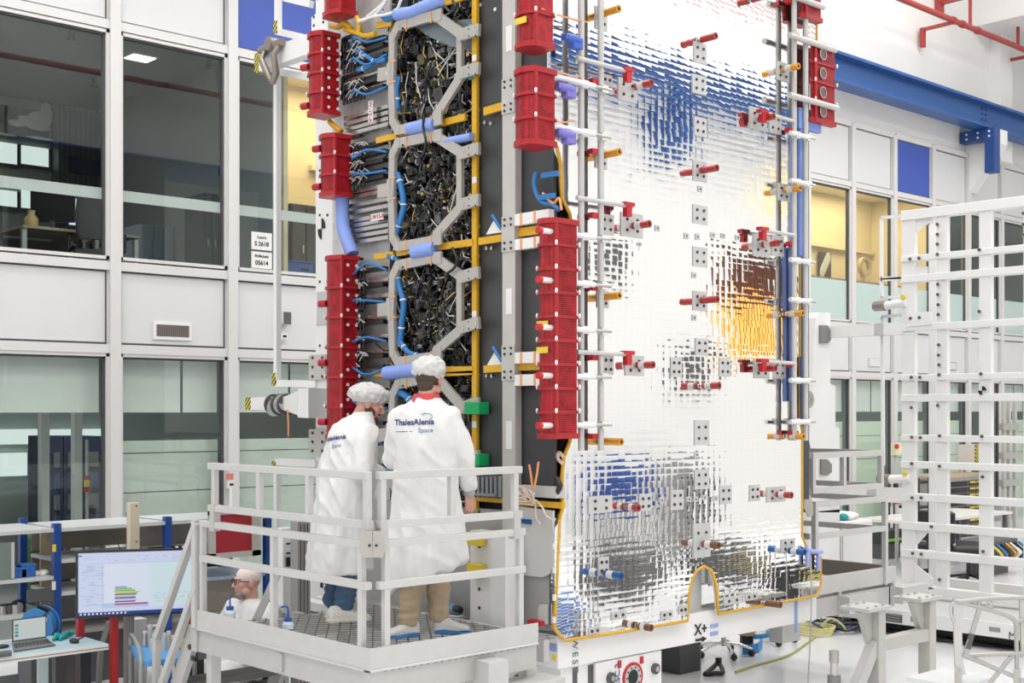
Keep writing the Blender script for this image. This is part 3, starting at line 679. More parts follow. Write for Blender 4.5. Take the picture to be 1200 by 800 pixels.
b = MB(CREAM); r = random.Random(5)
for k in range(16):
    p = PX(612 + r.uniform(-4, 4), 574 + r.uniform(-5, 6), 5.86); q = PX(622 + r.uniform(-6, 8), 584 + r.uniform(-8, 8), 5.84); m_ = (p + q) / 2 + V((-.03, r.uniform(-.06, .06), r.uniform(-.05, .06))); b.curve([p, m_, q], .007, 5)
for pl in ([(618,578),(627,590),(628,606),(633,614)],[(624,584),(634,592),(640,604),(646,608)]): b.curve([PX(*q, 5.85) for q in pl], .007, 5)
b.build('cream_harness', sat)
b = MB(ORTIE); b.curve([PX(*q, 5.86) for q in ((624,571),(622,555),(620,544))], .008, 5); b.curve([PX(*q, 5.86) for q in ((626,571),(629,556),(631,541))], .008, 5); b.build('orange_cable', sat)
b = MB(CREAM); b.curve([PX(*q, 5.93) for q in ((660,535),(655,530),(654,537),(659,543))], .012, 5); b.use(BLACK); b.curve([PX(*q, 5.95) for q in ((652,560),(656,570),(650,580))], .02, 6); b.build('harness_loop', sat)
b = MB(mat('shear_panel', (.40, .40, .39), .5)); b.box((5.99, 6.12, .98), (6.03, 8.7, 1.76)); b.build('lower_panel', sat)
SHW = mat('shear_light', (.60, .60, .585), .5)
b = MB(SHW); pl = [(606,592),(650,598),(650,664),(646,672),(638,676),(612,673),(606,668)]; b.prism([PX(*q, 5.98) for q in pl], (-.02, 0, 0))
b.use(BLUEANO); p = PX(617, 611, 5.955); b.cbox(p, (.01, .09, .03)); b.build('cover_plate', sat)
b = MB(SHW); pl = [(643,714),(643,708),(636,708),(634,713),(634,724),(643,731)]; b.prism([PX(*q, 5.97) for q in pl], (-.03, 0, 0)); b.build('small_plate', sat)
# handles: coloured tubes standing out of the panel
def handle(px, py, tipx, colr, name, label, cat, grp, ringed=True, L=None):
    root = PY(px, py, YP - .006)
    # length so that the tip lands on column tipx
    d = 0
    while d < .6:
        p = root - V((0, d, 0)); xc = RX * p.x + RY * p.y; zc = FX * p.x + FY * p.y
        if 600 + F * xc / zc >= tipx: break
        d += .005
    t = thing(name, label, cat, root, grp)
    b = MB(colr); r = .026
    n0 = root; n1 = root - V((0, d, 0))
    b.cyl(n0 - V((0, d * .12, 0)), n1, r, n=18); b.use(BLACK); b.cyl(n1, n1 - V((0, .002, 0)), r * .45, n=12); b.use(colr); b.ring(n1, (0, -1, 0), r * .55, r, .006); b.build('tube', t)
    b = MB(STEEL); b.cyl(n0, n0 - V((0, d * .14, 0)), r * .7, n=12); b.build('stud', t)
    if ringed:
        b = MB(PAPER); b.cyl(n0 - V((0, d * .28, 0)), n0 - V((0, d * .62, 0)), r * 1.05, n=18); b.build('white_band', t)
    return t
HR = 'coloured handles standing out of the mirror panel'
for (px, py, tip, ringed, where) in ((820, 47, 838, 0, 'beside the white plate near the top centre of the mirror panel'), (820, 200, 839, 0, 'second from the top in the central column of the mirror panel'), (820, 352, 840, 0, 'third from the top in the central column of the mirror panel'),
        (822, 452, 842, 1, 'lowest of the mirror panel central column'),
        (743, 102, 762, 1, 'at the blue reflection left of centre on the mirror panel'), (740, 265, 760, 1, 'left of centre, above the dark dotted reflection'), (745, 428, 764, 1, 'left of centre, level with the lower red cover'),
        (888, 140, 906, 1, 'at the blue reflection near the mirror panel right edge'), (892, 287, 911, 1, 'just above the orange reflection on the mirror panel'), (890, 432, 908, 0, 'just below the orange reflection on the mirror panel'),
        (735, 594, 747, 1, 'over the blue reflection low on the mirror panel'), (909, 579, 927, 1, 'low by the right edge of the mirror panel'), (880, 0, 892, 0, 'cut by the top edge of the picture on the mirror panel')):
    handle(px, py, tip, REDANO, 'panel_handle', 'red handle %s%s' % ('with white band ' if ringed else '', where), 'handle', HR, ringed)
for (px, py, tip, where) in ((703, 17, 724, 'topmost behind the left tube rack'), (705, 182, 725, 'second from the top behind the left tube rack'), (705, 348, 725, 'behind the left tube rack, level with the tall red cover'), (706, 517, 727, 'at the foot of the left tube rack'),
        (916, 82, 935, 'topmost on the right tube rack'), (918, 223, 937, 'second from the top on the right tube rack'), (921, 368, 940, 'on the right tube rack beside the orange reflection'), (922, 511, 941, 'at the foot of the right tube rack')):
    handle(px, py, tip, ORANGE, 'panel_handle', 'orange handle with white band ' + where if px > 800 else 'orange tube handle ' + where, 'handle', HR, px > 800)
for (px, py, tip, where) in ((707, 672, 727, 'low on the left half of the mirror panel'), (923, 645, 942, 'at the lower right corner of the mirror panel')):
    handle(px, py, tip, BLUEANO, 'panel_handle', 'blue tube handle with white band ' + where, 'handle', HR)
for (px, py, tip, where, rg) in ((748, 733, 762, 'at the bottom edge of the mirror panel, left of the arch', 1), (822, 637, 841, 'just above the arched cut-out of the mirror panel', 1), (896, 706, 914, 'at the bottom edge of the mirror panel, right of the arch', 0)):
    handle(px, py, tip, BROWN, 'panel_handle', 'brown tube handle ' + where, 'handle', HR, rg)
# ---------------------------------------------------------------- red protective covers
REDC = red_mesh_mat('red_cover', (.50, .015, .025), .10, .45); REDS = mat('red_cover_solid', (.42, .012, .02), .35, var=.2)
REDP = red_mesh_mat('red_cover_plain', (.46, .012, .022), .16, .10)
def cover(xl, xc, xr, yt, yb, plane, val, label, perf=True, segs=None, knobs=False, holes=False):
    """box cover whose near vertical edge is at column xc; left face runs along Y, right face along X"""
    C = onY(xc, yt, val) if plane == 'Y' else onX(xc, yt, val)
    zt = C.z; zb = (onY(xc, yb, val) if plane == 'Y' else onX(xc, yb, val)).z
    x1 = onY(xr, yt, C.y).x; y1 = onX(xl, yt, C.x).y
    x0, y0 = C.x, C.y
    t = thing('protective_cover', label, 'cover', ((x0 + x1) / 2, (y0 + y1) / 2, zb), 'red protective covers')
    m = REDC if perf else REDP
    b = MB(m); q = []
    bow = .035                                                   # the left face bulges outwards
    prof = [(x0 - bow * math.sin(math.pi * k / 6), y1 + (y0 - y1) * k / 6) for k in range(7)] + [(x1, y0), (x1, y1)]
    b.prism([(p[0], p[1], zb) for p in prof], (0, 0, zt - zb)); b.build('shell', t)
    n = segs or max(1, round((zt - zb) / .36)); g = .012
    prof2 = [(x0 - g - bow * 1.25 * math.sin(math.pi * k / 6), y1 + g + (y0 - y1 - 2 * g) * k / 6) for k in range(7)] + [(x1 + g, y0 - g), (x1 + g, y1 + g)]
    for k in range(n + 1):
        z = zb + (zt - zb) * k / n
        e = .018 if k in (0, n) else .010
        b = MB(REDS); b.prism([(p[0], p[1], z - e) for p in prof2], (0, 0, 2 * e)); b.build('flange', t)
    b = MB(REDS); b.bar((x0 - .006, y0 - .006, zb), (x0 - .006, y0 - .006, zt), .02, .02); b.build('corner_rib', t)
    for k in range(1, n):
        z = zb + (zt - zb) * k / n
        for (x, y) in ((x0 - .02, y0 - .02), (x1, y0 - .024), (x0 - .02, y1)):
            b = MB(PAPER); b.ell((x, y, z + .01), (.010, .010, .018), 8, 5); b.build('fastener', t)
    if holes:
        for k in range(n * 2):
            z = zb + (zt - zb) * (k + .5) / (n * 2)
            for f in (.35, .92):
                b = MB(PAPER); b.cyl((x0 + (x1 - x0) * f, y0 - .001, z), (x0 + (x1 - x0) * f, y0 - .006, z), .013, n=10); b.build('white_plug', t)
    if knobs:
        for k in range(n):
            z = zb + (zt - zb) * (k + .5) / n
            if k % 2 == 0 or n < 3:
                b = MB(REDS); b.cyl((x0, y1, z), (x0 - .02, y1 + .07, z), .028, n=10); b.build('knob', t)
    return t, (x0, y0, x1, y1, zb, zt)
LC = dict(plane='X', val=5.80, perf=False, knobs=True)
cover(380, 400, 417, -40, 12, label='red box cover cut by the top edge, left end of the equipment side', **LC)
cover(362, 378.5, 397, 38, 130, label='tall plain red box cover with white plugs beside the hazard-striped arm', holes=True, segs=4, **LC)
cover(376, 393, 411, 158, 226, label='short plain red box cover above the blue foam tube, left end of the satellite', segs=3, **LC)
cover(383, 401, 419, 301, 512, label='longest plain red box cover standing behind the bearded worker', holes=True, segs=6, **LC)
RC = dict(plane='Y', val=5.90)
for args, lab in (((606, 628, 648, -60, 50, ), 'red perforated cover at the top edge of the picture beside the grey corner post'), ((605, 628, 650, 80, 165), 'middle red perforated cover above the dark curved gap, beside the corner post'), ((632, 652, 676, 258, 511), 'tallest red perforated cover on the left edge of the mirror panel')):
    t, bb = cover(*args, label=lab, segs=(3 if args[3] < 0 else 3 if args[3] < 100 else 9), **RC)
    x0, y0, x1, y1, zb, zt = bb
    for f in ((.25,) if args[3] < 100 else (.40, .52)):
        if args[3] == 80: continue
        b = MB(YELLOW); z = zb + (zt - zb) * f; b.obox((x0 - .05, (y0 + y1) / 2, z), V((.004, 0, 0)), V((0, .05, 0)), V((0, 0, .02))); b.build('yellow_label', t)
t, bb = cover(951, 955, 978, 50, 140, 'Y', 5.95, 'red box cover with round windows on the right edge of the mirror panel', perf=False, segs=4)
for k in range(4):
    b = MB(mat('port_grey', (.20, .13, .12), .4, .3)); zz = bb[4] + (bb[5] - bb[4]) * (k + .5) / 4; xx = bb[0] + (bb[2] - bb[0]) * .35; b.cyl((xx, bb[1] - .001, zz), (xx, bb[1] - .010, zz), .045, n=20); b.use(STEEL); b.ring((xx, bb[1] - .010, zz), (0, -1, 0), .038, .048, .006, 20); b.build('round_window', t)
cover(938, 944, 962, -70, 18, 'Y', 5.95, 'red box cover cut by the top edge, right of the mirror panel', perf=False, segs=2)
# ---------------------------------------------------------------- tube racks in front of the panel
def rack(label, vx, y0, y1, rungs, xl, xr, depth, foam):
    y = YP - depth; base = onY(vx[0], y1, y)
    t = thing('tube_rack', label, 'rack', base)
    for x in vx:
        b = MB(ALUL); p, q = onY(x, y1, y), onY(x, y0, y); p.x = q.x; b.cyl((p.x, y, p.z), (p.x, y, onY(x, y0, y).z), .022, n=12); b.build('upright_tube', t)
    for (x, yy) in rungs:
        z = onY(x, yy, y).z; p, q = onY(xl, yy, y - .04), onY(xr, yy, y - .04)
        b = MB(WHITE); b.cyl((p.x, y - .04, z), (p.x + (q.x - p.x) * .75, y - .04, z), .019, n=12); b.use(STEEL); b.cyl((p.x + (q.x - p.x) * .75, y - .04, z), (q.x, y - .04, z), .012, n=10)
        if x < 900: b.use(REDBR); b.cyl((p.x - .03, y - .04, z), (p.x, y - .04, z), .024, n=10)
        b.build('rung', t)
        for xx in vx:
            c = onY(xx, yy, y); b = MB(PAPER); b.cbox((c.x, y - .02, z), (.06, .05, .05)); b.build('clip', t)
    return t
rk = rack('left rack of vertical white tubes and short rungs beside the red perforated covers', [681, 704], -60, 528, [(670, 97), (670, 154), (670, 276), (670, 332), (670, 386), (670, 441), (670, 498)], 634, 716, .075, [])
for yy in (96, 178, 252.5, 337, 419, 511):
    q = onY(696, yy, YP - .05); b = MB(REDBR); b.cbox(q, (.075, .05, .035)); b.build('red_clip', rk)
for (x, yy) in ((733, 88), (735, 246), (737, 420)):
    z = onY(x, yy - 5, YP - .1).z; p, q = onY(676, yy - 12, YP - .1), onY(741, yy, YP - .1)
    b = MB(ALUL); b.cyl((p.x, YP - .1, z), (q.x, YP - .1, z), .016, n=10); b.use(REDBR); b.cbox((q.x - .05, YP - .1, z - .03), (.05, .04, .09)); b.cbox((q.x - .05, YP - .1, z + .01), (.1, .05, .025)); b.build('long_rung', rk)
for (x, yy) in ((672, 47), (664, 104), (664, 158)):
    q = onY(x, yy, YP - .13); b = MB(mat('foam_violet', (.22, .20, .62), .6) if yy > 60 else mat('foam_blue2', (.06, .14, .55), .6)); b.ell(q, (.075, .045, .03), 12, 8); b.cbox(q + V((.02, 0, -.02)), (.09, .06, .075)); b.cbox(q + V((-.03, .01, .01)), (.10, .05, .04)); b.build('blue_pad', rk, bevel=.012)
for (x0, y0, x1, y1) in ((634, 10, 688, 26), (650, 82, 682, 90), (650, 142, 672, 141)):
    b = MB(ORTIE); b.tube([onY(x0, y0, YP - .15), onY((x0 + x1) / 2, (y0 + y1) / 2 + 2, YP - .12), onY(x1, y1, YP - .08)], .006, 5); b.build('orange_tie', rk)
rr = rack('right rack of vertical white tubes on the right edge of the mirror panel', [930.5, 944], -60, 516, [(935, 160), (940, 216), (940, 307), (940, 353), (940, 446), (940, 494)], 926, 955, .075, [])
for (x, yy) in ((926, 153), (927, 286), (928, 428), (929, 507), (926, 2)):
    q = onY(x, yy, YP - .05); b = MB(REDBR); b.cbox(q, (.085, .05, .035)); b.build('red_clip', rr)
for (x0, y0, x1, y1) in ((925, 42, 979, 58), (925, 113, 981, 125), (930, -4, 965, 8)):
    p, q = onY(x0, y0, YP - .12), onY(x1, y1, YP - .12); z = (p.z + q.z) / 2
    b = MB(ALUL); b.cyl((p.x, YP - .12, z), (q.x, YP - .12, z), .024, n=12); b.build('long_rung', rr)
for (x, yy) in ((892, 132), (896, 270), (897, 424)):
    z = onY(x, yy, YP - .09).z; p, q = onY(890, yy, YP - .09), onY(930, yy, YP - .09)
    b = MB(ALUL); b.cyl((p.x, YP - .09, z), (q.x, YP - .09, z), .015, n=10); b.use(REDBR); b.cbox((p.x + .04, YP - .09, z - .03), (.05, .04, .09)); b.cbox((p.x + .04, YP - .09, z + .01), (.1, .05, .025)); b.build('long_rung', rr)
for pl, r, nm in (([(938, 150), (938, 300)], .035, 'foam_strip'), ([(928, 290), (929, 395), (929, 470)], .032, 'foam_strip'), ([(941, 418), (941, 440), (942, 496)], .024, 'foam_strip')):
    b = MB(FOAMB); P = [onY(*q, YP - .03) for q in pl]; b.tube(P, r, 8); b.build(nm, rr)
b = MB(FOAMB); a, c = onY(934, 150, YP - .04), onY(960, 133, YP - .04); b.box((a.x, YP - .06, a.z), (c.x, YP - .02, c.z)); b.build('foam_strip', rr)
b = MB(mat('foam_light', (.38, .46, .85), .6)); 
for pl in ([(944,642),(950,646),(963,646)],[(946,646),(946,662)],[(959,647),(959,668)]): b.tube([onY(*q, YP - .03) for q in pl], .02, 6)
tag(b.build('blue_tape_strip'), 'light blue tape hanging at the lower right corner of the mirror panel', 'tape')
wire = MB(STEEL); wire.curve([onY(*q, YP - .12) for q in ((950,650),(951,700),(949,760),(947,801))], .006, 5); tag(wire.build('hanging_wire'), 'thin grey wire hanging from the lower right corner of the mirror panel to the floor', 'wire')
# ================================================================ support stand under the satellite
st = thing('support_stand', 'white steel support stand marked with an arrow beneath the mirror panel', 'stand', (7.4, 6.4, 0))
fx0, fx1 = onY(654, 757, 6.1).x, onY(957, 700, 6.1).x
b = MB(WHITE); b.box((fx0, 6.10, .72), (fx1, 6.33, .945)); b.build('front_beam', st, bevel=.005)
b = MB(WHITE); b.box((fx0, 6.33, .80), (6.35, 9.0, .90)); b.box((5.75, 6.40, .86), (5.87, 8.9, .93)); b.build('side_beam', st)
b = MB(DGREY); b.box((5.87, 6.45, .80), (5.95, 8.9, .9)); b.build('side_gap_shade', st)  # dark box painted in for the shade of the gap beside the rail
b = MB(STEEL); 
for (y, l) in ((6.75, .2), (7.2, .3), (7.9, .25)): b.box((5.78, y, .93), (5.9, y + l, .96))
b.build('slide_block', st)
px_, pz_ = onY(822, 700, 6.2).x, 0
b = MB(WHITE); b.box((onY(806, 700, 6.2).x, 6.2, .94), (px_, 6.5, 1.75)); b.build('inner_column', st)
b = MB(REDBR); q = onZ(825, 690, 1.1); b.cbox((8.6, 8.6, 1.15), (.2, .1, .2)); b.build('red_fitting', st)
p0, p1 = onY(657, 790, 6.14).x, onY(772, 780, 6.14).x
b = MB(WHITE); b.box((p0, 6.14, 0), (p1, 8.6, .72)); b.use(DGREY)
for (u0, u1) in ((671, 676), (689, 696)): b.box((onY(u0, 795, 6.14).x, 6.135, .1), (onY(u1, 795, 6.14).x, 6.142, .70))
b.build('pedestal', st)
fa = onY(697, 795, 6.12)
b = MB(WHITE); b.box((fa.x, 6.115, .05), (p1, 6.14, .71)); b.use(REDBR)
c = onY(741, 793, 6.115); b.ring(c, (0, -1, 0), .085, .105, .008); b.use(LGREY); b.ring(c, (0, -1, 0), .055, .085, .01); b.use(BLACK); b.cyl(c, c - V((0, .004, 0)), .055, n=24)
b.use(SCREW)
for k in range(10): a = k * .628; q = c + V((math.cos(a) * .07, -.011, math.sin(a) * .07)); b.cyl(q, q - V((0, .004, 0)), .007, n=6)
for (x, y) in ((715, 794), (767, 783)):
    q = onY(x, y, 6.115); b.use(DGREY); b.cyl(q, q - V((0, .02, 0)), .04, n=16); b.use(STEEL); b.cyl(q - V((0, .02, 0)), q - V((0, .03, 0)), .02, n=12)
b.use(REDBR)
for (x, y) in ((726, 778), (752, 773)): q = onY(x, y, 6.11); b.cbox(q, (.03, .01, .05))
b.build('flange_plate', st)
put_text('HSC.2', .07, INKB, 'lettering', st, onY(724, 792, 6.11), (0, 0, 1), (-1, 0, 0)); 
q = onX(640, 790, fx0 + .0); b = MB(WHITE); b.box((fx0 - .02, 6.35, .1), (fx0 + .25, 6.6, .70)); q = onX(637, 793, fx0 - .02); b.use(DGREY); b.cyl((fx0 - .02, 6.45, .60), (fx0 - .05, 6.45, .60), .04, n=14); b.build('foot_block', st)
b = MB(mat('brushed_block', (.62, .62, .60), .35, .5)); q = onY(917, 740, 6.2), onY(938, 757, 6.2); b.box((q[0].x, 6.2, .55), (q[1].x, 6.33, .72)); b.build('adjuster_block', st)
b = MB(WHITE); b.box((fx1 - 1.3, 8.3, 0), (fx1 - 1.05, 8.6, .72)); b.build('leg', st)
put_text('X+', .115, INK, 'lettering', st, onY(821.5, 737.5, 6.095), (1, 0, 0), (0, 0, 1), bold=.002)
put_text('WEST', .075, mat('ink_grey', (.18, .18, .18), .6), 'lettering', st, onY(674, 768, 6.095), (0, 0, -1), (1, 0, 0), spacing=1.4)
b = MB(INK); q = onY(822, 749, 6.094); z = q.z
b.prism([V((q.x + dx, 6.094, z + dz)) for dx, dz in ((-.065, -.009), (.012, -.009), (.012, -.022), (.065, 0), (.012, .022), (.012, .009), (-.065, .009))], (0, .004, 0)); b.build('arrow_mark', st)
b = MB(mat('tape_light_blue', (.30, .40, .72), .6)); 
for (x, y, w, h) in ((837, 733, 20, 5), (837, 742, 18, 4)): q = onY(x, y, 6.096); b = MB(MATS['tape_light_blue']); b.cbox(q, (.09, .006, .028)); b.build('blue_tape', st)
b = MB(MATS['tape_light_blue']); q = onY(933, 722, 6.096); b.cbox((q.x, 6.096, q.z), (.035, .006, .26)); b.build('blue_tape', st); b = MB(MATS['tape_light_blue']); q = onX(643, 757.5, fx0 - .003); b.cbox(q, (.004, .15, .05)); b.build('blue_tape', st)
b = MB(STEEL); q = onX(641, 770, fx0); b.cyl(q, q - V((.02, 0, 0)), .022, n=12); b.use(YELLOW); q = onX(650, 770, fx0); b.cyl(q, q - V((.01, 0, 0)), .02, n=12); b.build('bolt', st)
# white legs and yellow catches between platform and satellite
b = MB(WHITE); b.box((5.80, PX(592, 650, 5.8).y, .94), (5.92, PX(575, 650, 5.8).y, 1.62)); b.box((5.84, PX(575, 650, 5.84).y, .94), (5.95, PX(551, 650, 5.84).y, 1.62)); b.use(SCREW)
for yy in (600, 640, 690, 712): q = PX(562, yy, 5.84); b.cyl(q, q - V((.006, 0, 0)), .012, n=8)
b.build('support_column', st)
for yy in (631, 668): b = MB(YELLOW); q = PX(558, yy, 5.80); b.cbox(q, (.06, .13, .09)); b.build('yellow_catch', st)
b = MB(REDBR); 
for px, py in ((600, 722), (629, 729)): q = PX(px, py, 5.93); b.cbox(q, (.05, .13, .03))
b.build('red_pad', st)
# ================================================================ left white mast with arms (lifting frame behind the red covers)
def mast_part(b, px0, py0, px1, py1, D, w, h): b.bar(atD(px0, py0, D), atD(px1, py1, D), w, h); return b
MXL = 6.25
mast = thing('lifting_mast', 'white perforated mast with hazard-striped arms behind the left red covers', 'mast', (MXL, 9.0, 0))
ym0, ym1 = onX(398, 300, MXL).y, onX(370, 300, MXL).y
b = MB(WHITE); b.box((MXL, ym0, .9), (MXL + .12, ym1, 6.3)); b.use(SCREW)
for yy in (200, 252, 330, 358, 405, 545):
    for px in (375, 384): q = onX(px, yy, MXL); b.cyl(q, q - V((.006, 0, 0)), .012, n=8)
b.use(INK); q = onX(377, 268, MXL - .003)
for s_ in (1, -1):
    b.prism([q] + [q + V((0, -s_ * .055 * math.cos(a * math.pi / 8), s_ * .09 * math.sin(a * math.pi / 8))) for a in range(0, 5)], (-.004, 0, 0))
b.build('mast_column', mast)
b = MB(LGREY); a, c = onX(384, 341, MXL - .002), onX(372, 381, MXL - .002); b.box((MXL - .01, a.y, c.z), (MXL, c.y, a.z))
b.build('access_plate', mast)
for (y0, y1) in ((415, 445), (503, 532)):
    b = MB(PGREY); a, c = onX(382, y0, MXL - .02), onX(363, y1, MXL - .02); b.box((MXL - .03, a.y, c.z), (MXL - .001, c.y, a.z)); b.use(SCREW)
    for i in range(3):
        for px in (366.5, 378): q = onX(px, y0 + 4 + i * (y1 - y0 - 8) / 2, MXL - .03); b.cyl(q, q - V((.008, 0, 0)), .013, n=7)
    b.build('joint_plate', mast)
b = MB(WHITE); b.prism([onX(*q, MXL - .05) for q in ((365,20),(384,6),(384,36),(365,40))], (.05, 0, 0)); b.use(SCREW)
for q in ((368,20),(368,30),(379,16),(379,26)): p = onX(*q, MXL - .05); b.cyl(p, p - V((.006, 0, 0)), .012, n=7)
b.build('joint_plate', mast)
def arm(y, x0, x1, hz, stripes, clampx):
    p, q = onX(x1, y + (3 if y < 200 else -1), MXL - .1), onX(x0, hz, MXL - .1); q.z = p.z = (p.z + q.z) / 2
    b = MB(WHITE); b.bar(p, q, .10, .17); b.build('arm', mast)
    b = MB(HAZS); b.bar(q, q + (q - p).normalized() * .07, .104, .174); b.build('hazard_cap', mast)
    c = p + (q - p) * clampx
    b = MB(mat('shackle_steel', (.32, .28, .25), .35, .7)); 
    for s_ in (-1, 1): b.tube([c + V((-.06, -.12 * s_ - .02, .10)), c + V((-.12, -.10 * s_, -.02)), c + V((-.10, -.06 * s_ - .05, -.18)), c + V((-.08, -.02, -.24))], .03, 8)
    b.cyl(c + V((-.08, -.18, .08)), c + V((-.08, .18, .08)), .035, n=12); b.cyl(c + V((-.12, 0, .1)), c + V((.1, 0, .1)), .06, n=12); b.build('shackle', mast)
arm(64, 309, 372, 58, 1, .70)
# lower arm: tapered end with pipe clamp
p, q = onX(376, 471, MXL - .1), onX(300, 474, MXL - .1); q.z = p.z = onX(340, 472.5, MXL - .1).z
b = MB(WHITE); b.loft([[V((MXL - .1 + sx * r, p.y + (q.y - p.y) * t, p.z + sz * r)) for sx, sz in ((-1,-1),(1,-1),(1,1),(-1,1))] for t, r in ((0, .125), (.16, .12), (.2, .10), (.45, .06), (1, .055))], smooth=False); b.build('arm', mast)
b = MB(HAZS); b.bar(q, q + V((0, .09, 0)), .114, .114); b.build('hazard_cap', mast)
b = MB(STEEL); c = onX(328, 474, MXL - .12); b.cyl(c + V((0, -.11, .02)), c + V((0, .11, -.02)), .085, n=16); b.use(DGREY); 
for o in (-.1, 0, .1): b.cyl(c + V((0, o - .012, 0)), c + V((0, o + .012, 0)), .095, n=16)
b.build('pipe_clamp', mast)
b = MB(ORTIE); b.tube([onX(337, 480, MXL - .25), onX(338, 495, MXL - .25), onX(338, 511, MXL - .25)], .008, 5); b.build('orange_tie', mast)
# thin white tube frames
def thin(pl, hz):
    b = MB(WHITE)
    for a, c in zip(pl, pl[1:]): b.bar(onX(*a, MXL), onX(*c, MXL), .05, .06 if abs(a[0] - c[0]) > 3 else .05)
    b.build('guard_tube', mast)
    for (x, y0, y1) in hz:
        b = MB(HAZS); b.bar(onX(x, y0, MXL - .002), onX(x, y1, MXL - .002), .056, .056); b.build('hazard_band', mast)
thin([(366, -8), (332, -16)], []); thin([(365, 5), (335, -2)], [])
thin([(326, -20), (326, 40)], [(325.5, 25, 40)]); thin([(326, 37), (368, 47)], [])
thin([(325, 81), (325, 449), (372, 450)], [(324.5, 78, 95), (323.5, 437, 452)]); thin([(326, 84), (368, 92)], [])
thin([(325, 541), (372, 543)], [(323.5, 540, 550)]); thin([(325, 544), (325, 620)], [])
b = MB(WHITE); b.box((MXL - .05, onX(400, 640, MXL).y, .2), (MXL + .2, onX(366, 640, MXL).y, 1.6)); b.use(REDBR)
for yy in (640, 665): q = onX(366, yy, MXL - .055); b.cbox(q, (.02, .09, .05))
b.use(INK)
for (px, py, h) in ((373, 667, .1), (377, 680, .12), (384, 682, .1)): q = onX(px, py, MXL - .055); b.cbox(q, (.01, .03, h))
b.build('mast_foot', mast)
# ================================================================ work platform, near left
def rails_front(t, y, xs, zs, w, x0, x1):
    pass
wp = thing('work_platform', 'grey aluminium work platform with railings carrying the two white-coated workers', 'platform', (4.9, 6.7, 0))
X0, Y0, Y1, ZD = 4.27, 5.79, 7.73, 1.02
X1 = onY(630, 745, Y0).x
b = MB(mat('grating_dark', (.17, .165, .155), .5, .3)); g = .088
nx = int((X1 - X0 + Y1 - Y0) / g)
for k in range(nx + 1):
    for sgn in (1, -1):
        # diagonal strands x + sgn*y*0.62 = const, clipped to the deck
        pts_ = []
        c0 = (k - nx / 2) * g * 1.05
        for t in (Y0 + .01, Y1 - .01):
            x = (X0 + X1) / 2 + c0 + sgn * (t - (Y0 + Y1) / 2) * .75; pts_.append(V((x, t, ZD - .012)))
        p, q = pts_
        def clipx(p, q, xb, keep):
            if (p.x - xb) * keep >= 0 and (q.x - xb) * keep >= 0: return p, q
            if (p.x - xb) * keep < 0 and (q.x - xb) * keep < 0: return None
            f = (xb - p.x) / (q.x - p.x); m_ = p + (q - p) * f
            return (m_, q) if (p.x - xb) * keep < 0 else (p, m_)
        r_ = clipx(p, q, X0 + .01, 1)
        if r_: r_ = clipx(*r_, X1 + .2, -1)
        if r_ and (r_[0] - r_[1]).length > .03: b.bar(r_[0], r_[1], .010, .003)
b.build('deck_grating', wp)
b = MB(ALUL); b.box((X0 - .004, Y0 - .001, 1.0), (X0 + .002, Y1, 1.125)); b.build('toe_board', wp)
b = MB(ALUL); b.box((X0 - .004, Y0 - .006, 1.001), (X1, Y0 - .0005, 1.126)); b.build('toe_board', wp)
b = MB(ALU); b.box((X0 + .015, Y0 + .05, .84), (X0 + .08, Y1 + .1, .985)); b.box((X0, Y0 + .01, .84), (X1, Y0 + .07, .985)); b.box((X1 + .15, Y0 + .1, .84), (X1 + .2, Y1, .985)); b.box((X0, Y1, .84), (X1 + .2, Y1 + .06, .985))
b.box((X0, Y0 + .9, .86), (X1 + .2, Y0 + .95, .97)); b.build('deck_frame', wp)
b = MB(ALUL); b.cyl((X0 - .005, Y0 + .05, .995), (X0 - .005, Y1, .995), .008, n=6); b.cyl((X0, Y0 - .005, .995), (X1, Y0 - .005, .995), .008, n=6); b.build('edge_strip', wp)
b = MB(ALU); b.box((X1 + .16, Y0 + .55, .985), (X1 + .20, Y1, 1.012)); b.build('toe_board', wp)
w = .044
def rl(b, p, q): b.bar(p, q, w, w)
def post(px, plane, z0, z1):
    P = onX(px, 650, X0 + w / 2) if plane == 'X' else onY(px, 650, Y0 + w / 2)
    b = MB(ALUL); e = .003; b.box((P.x - w / 2 + e, P.y - w / 2 + e, z0), (P.x + w / 2 - e, P.y + w / 2 - e, z1)); b.build('post', wp, bevel=.003)
yA = onX(430, 600, X0 + w / 2).y; yB = onX(248, 560, X0 + w / 2).y; yC = onX(238, 650, X0 + w / 2).y
xA = onY(446, 600, Y0 + w / 2).x; xB = onY(607, 560, Y0 + w / 2).x; xC = onY(611, 640, Y0 + w / 2).x
for z, y1 in ((2.085, yB), (1.81, yB), (1.70, yC), (1.467, yC)):
    b = MB(ALUL); rl(b, (X0 + w / 2, yA - .02, z), (X0 + w / 2, y1 + .02, z)); b.build('rail', wp, bevel=.004)
for z, x1 in ((2.085, xB), (1.81, xB), (1.70, xC), (1.467, xC)):
    b = MB(ALUL); rl(b, (xA - .02, Y0 + w / 2, z), (x1 + .02, Y0 + w / 2, z)); b.build('rail', wp, bevel=.004)
for px in (430.5, 362.5, 304.5, 252): post(px, 'X', 1.79, 2.08)
for px in (424, 321, 238): post(px, 'X', 1.0, 1.70)
for px in (447.5, 529, 603): post(px, 'Y', 1.79, 2.08)
for px in (452, 609): post(px, 'Y', 1.0, 1.70)
for px in (430.5, 252): P = onX(px, 650, X0 + w / 2); b = MB(ALU); b.box((P.x - .026, P.y - .026, 1.66), (P.x + .026, P.y + .026, 1.835)); b.build('socket', wp)
for px in (447.5, 603): P = onY(px, 650, Y0 + w / 2); b = MB(ALU); b.box((P.x - .026, P.y - .026, 1.66), (P.x + .026, P.y + .026, 1.835)); b.build('socket', wp)
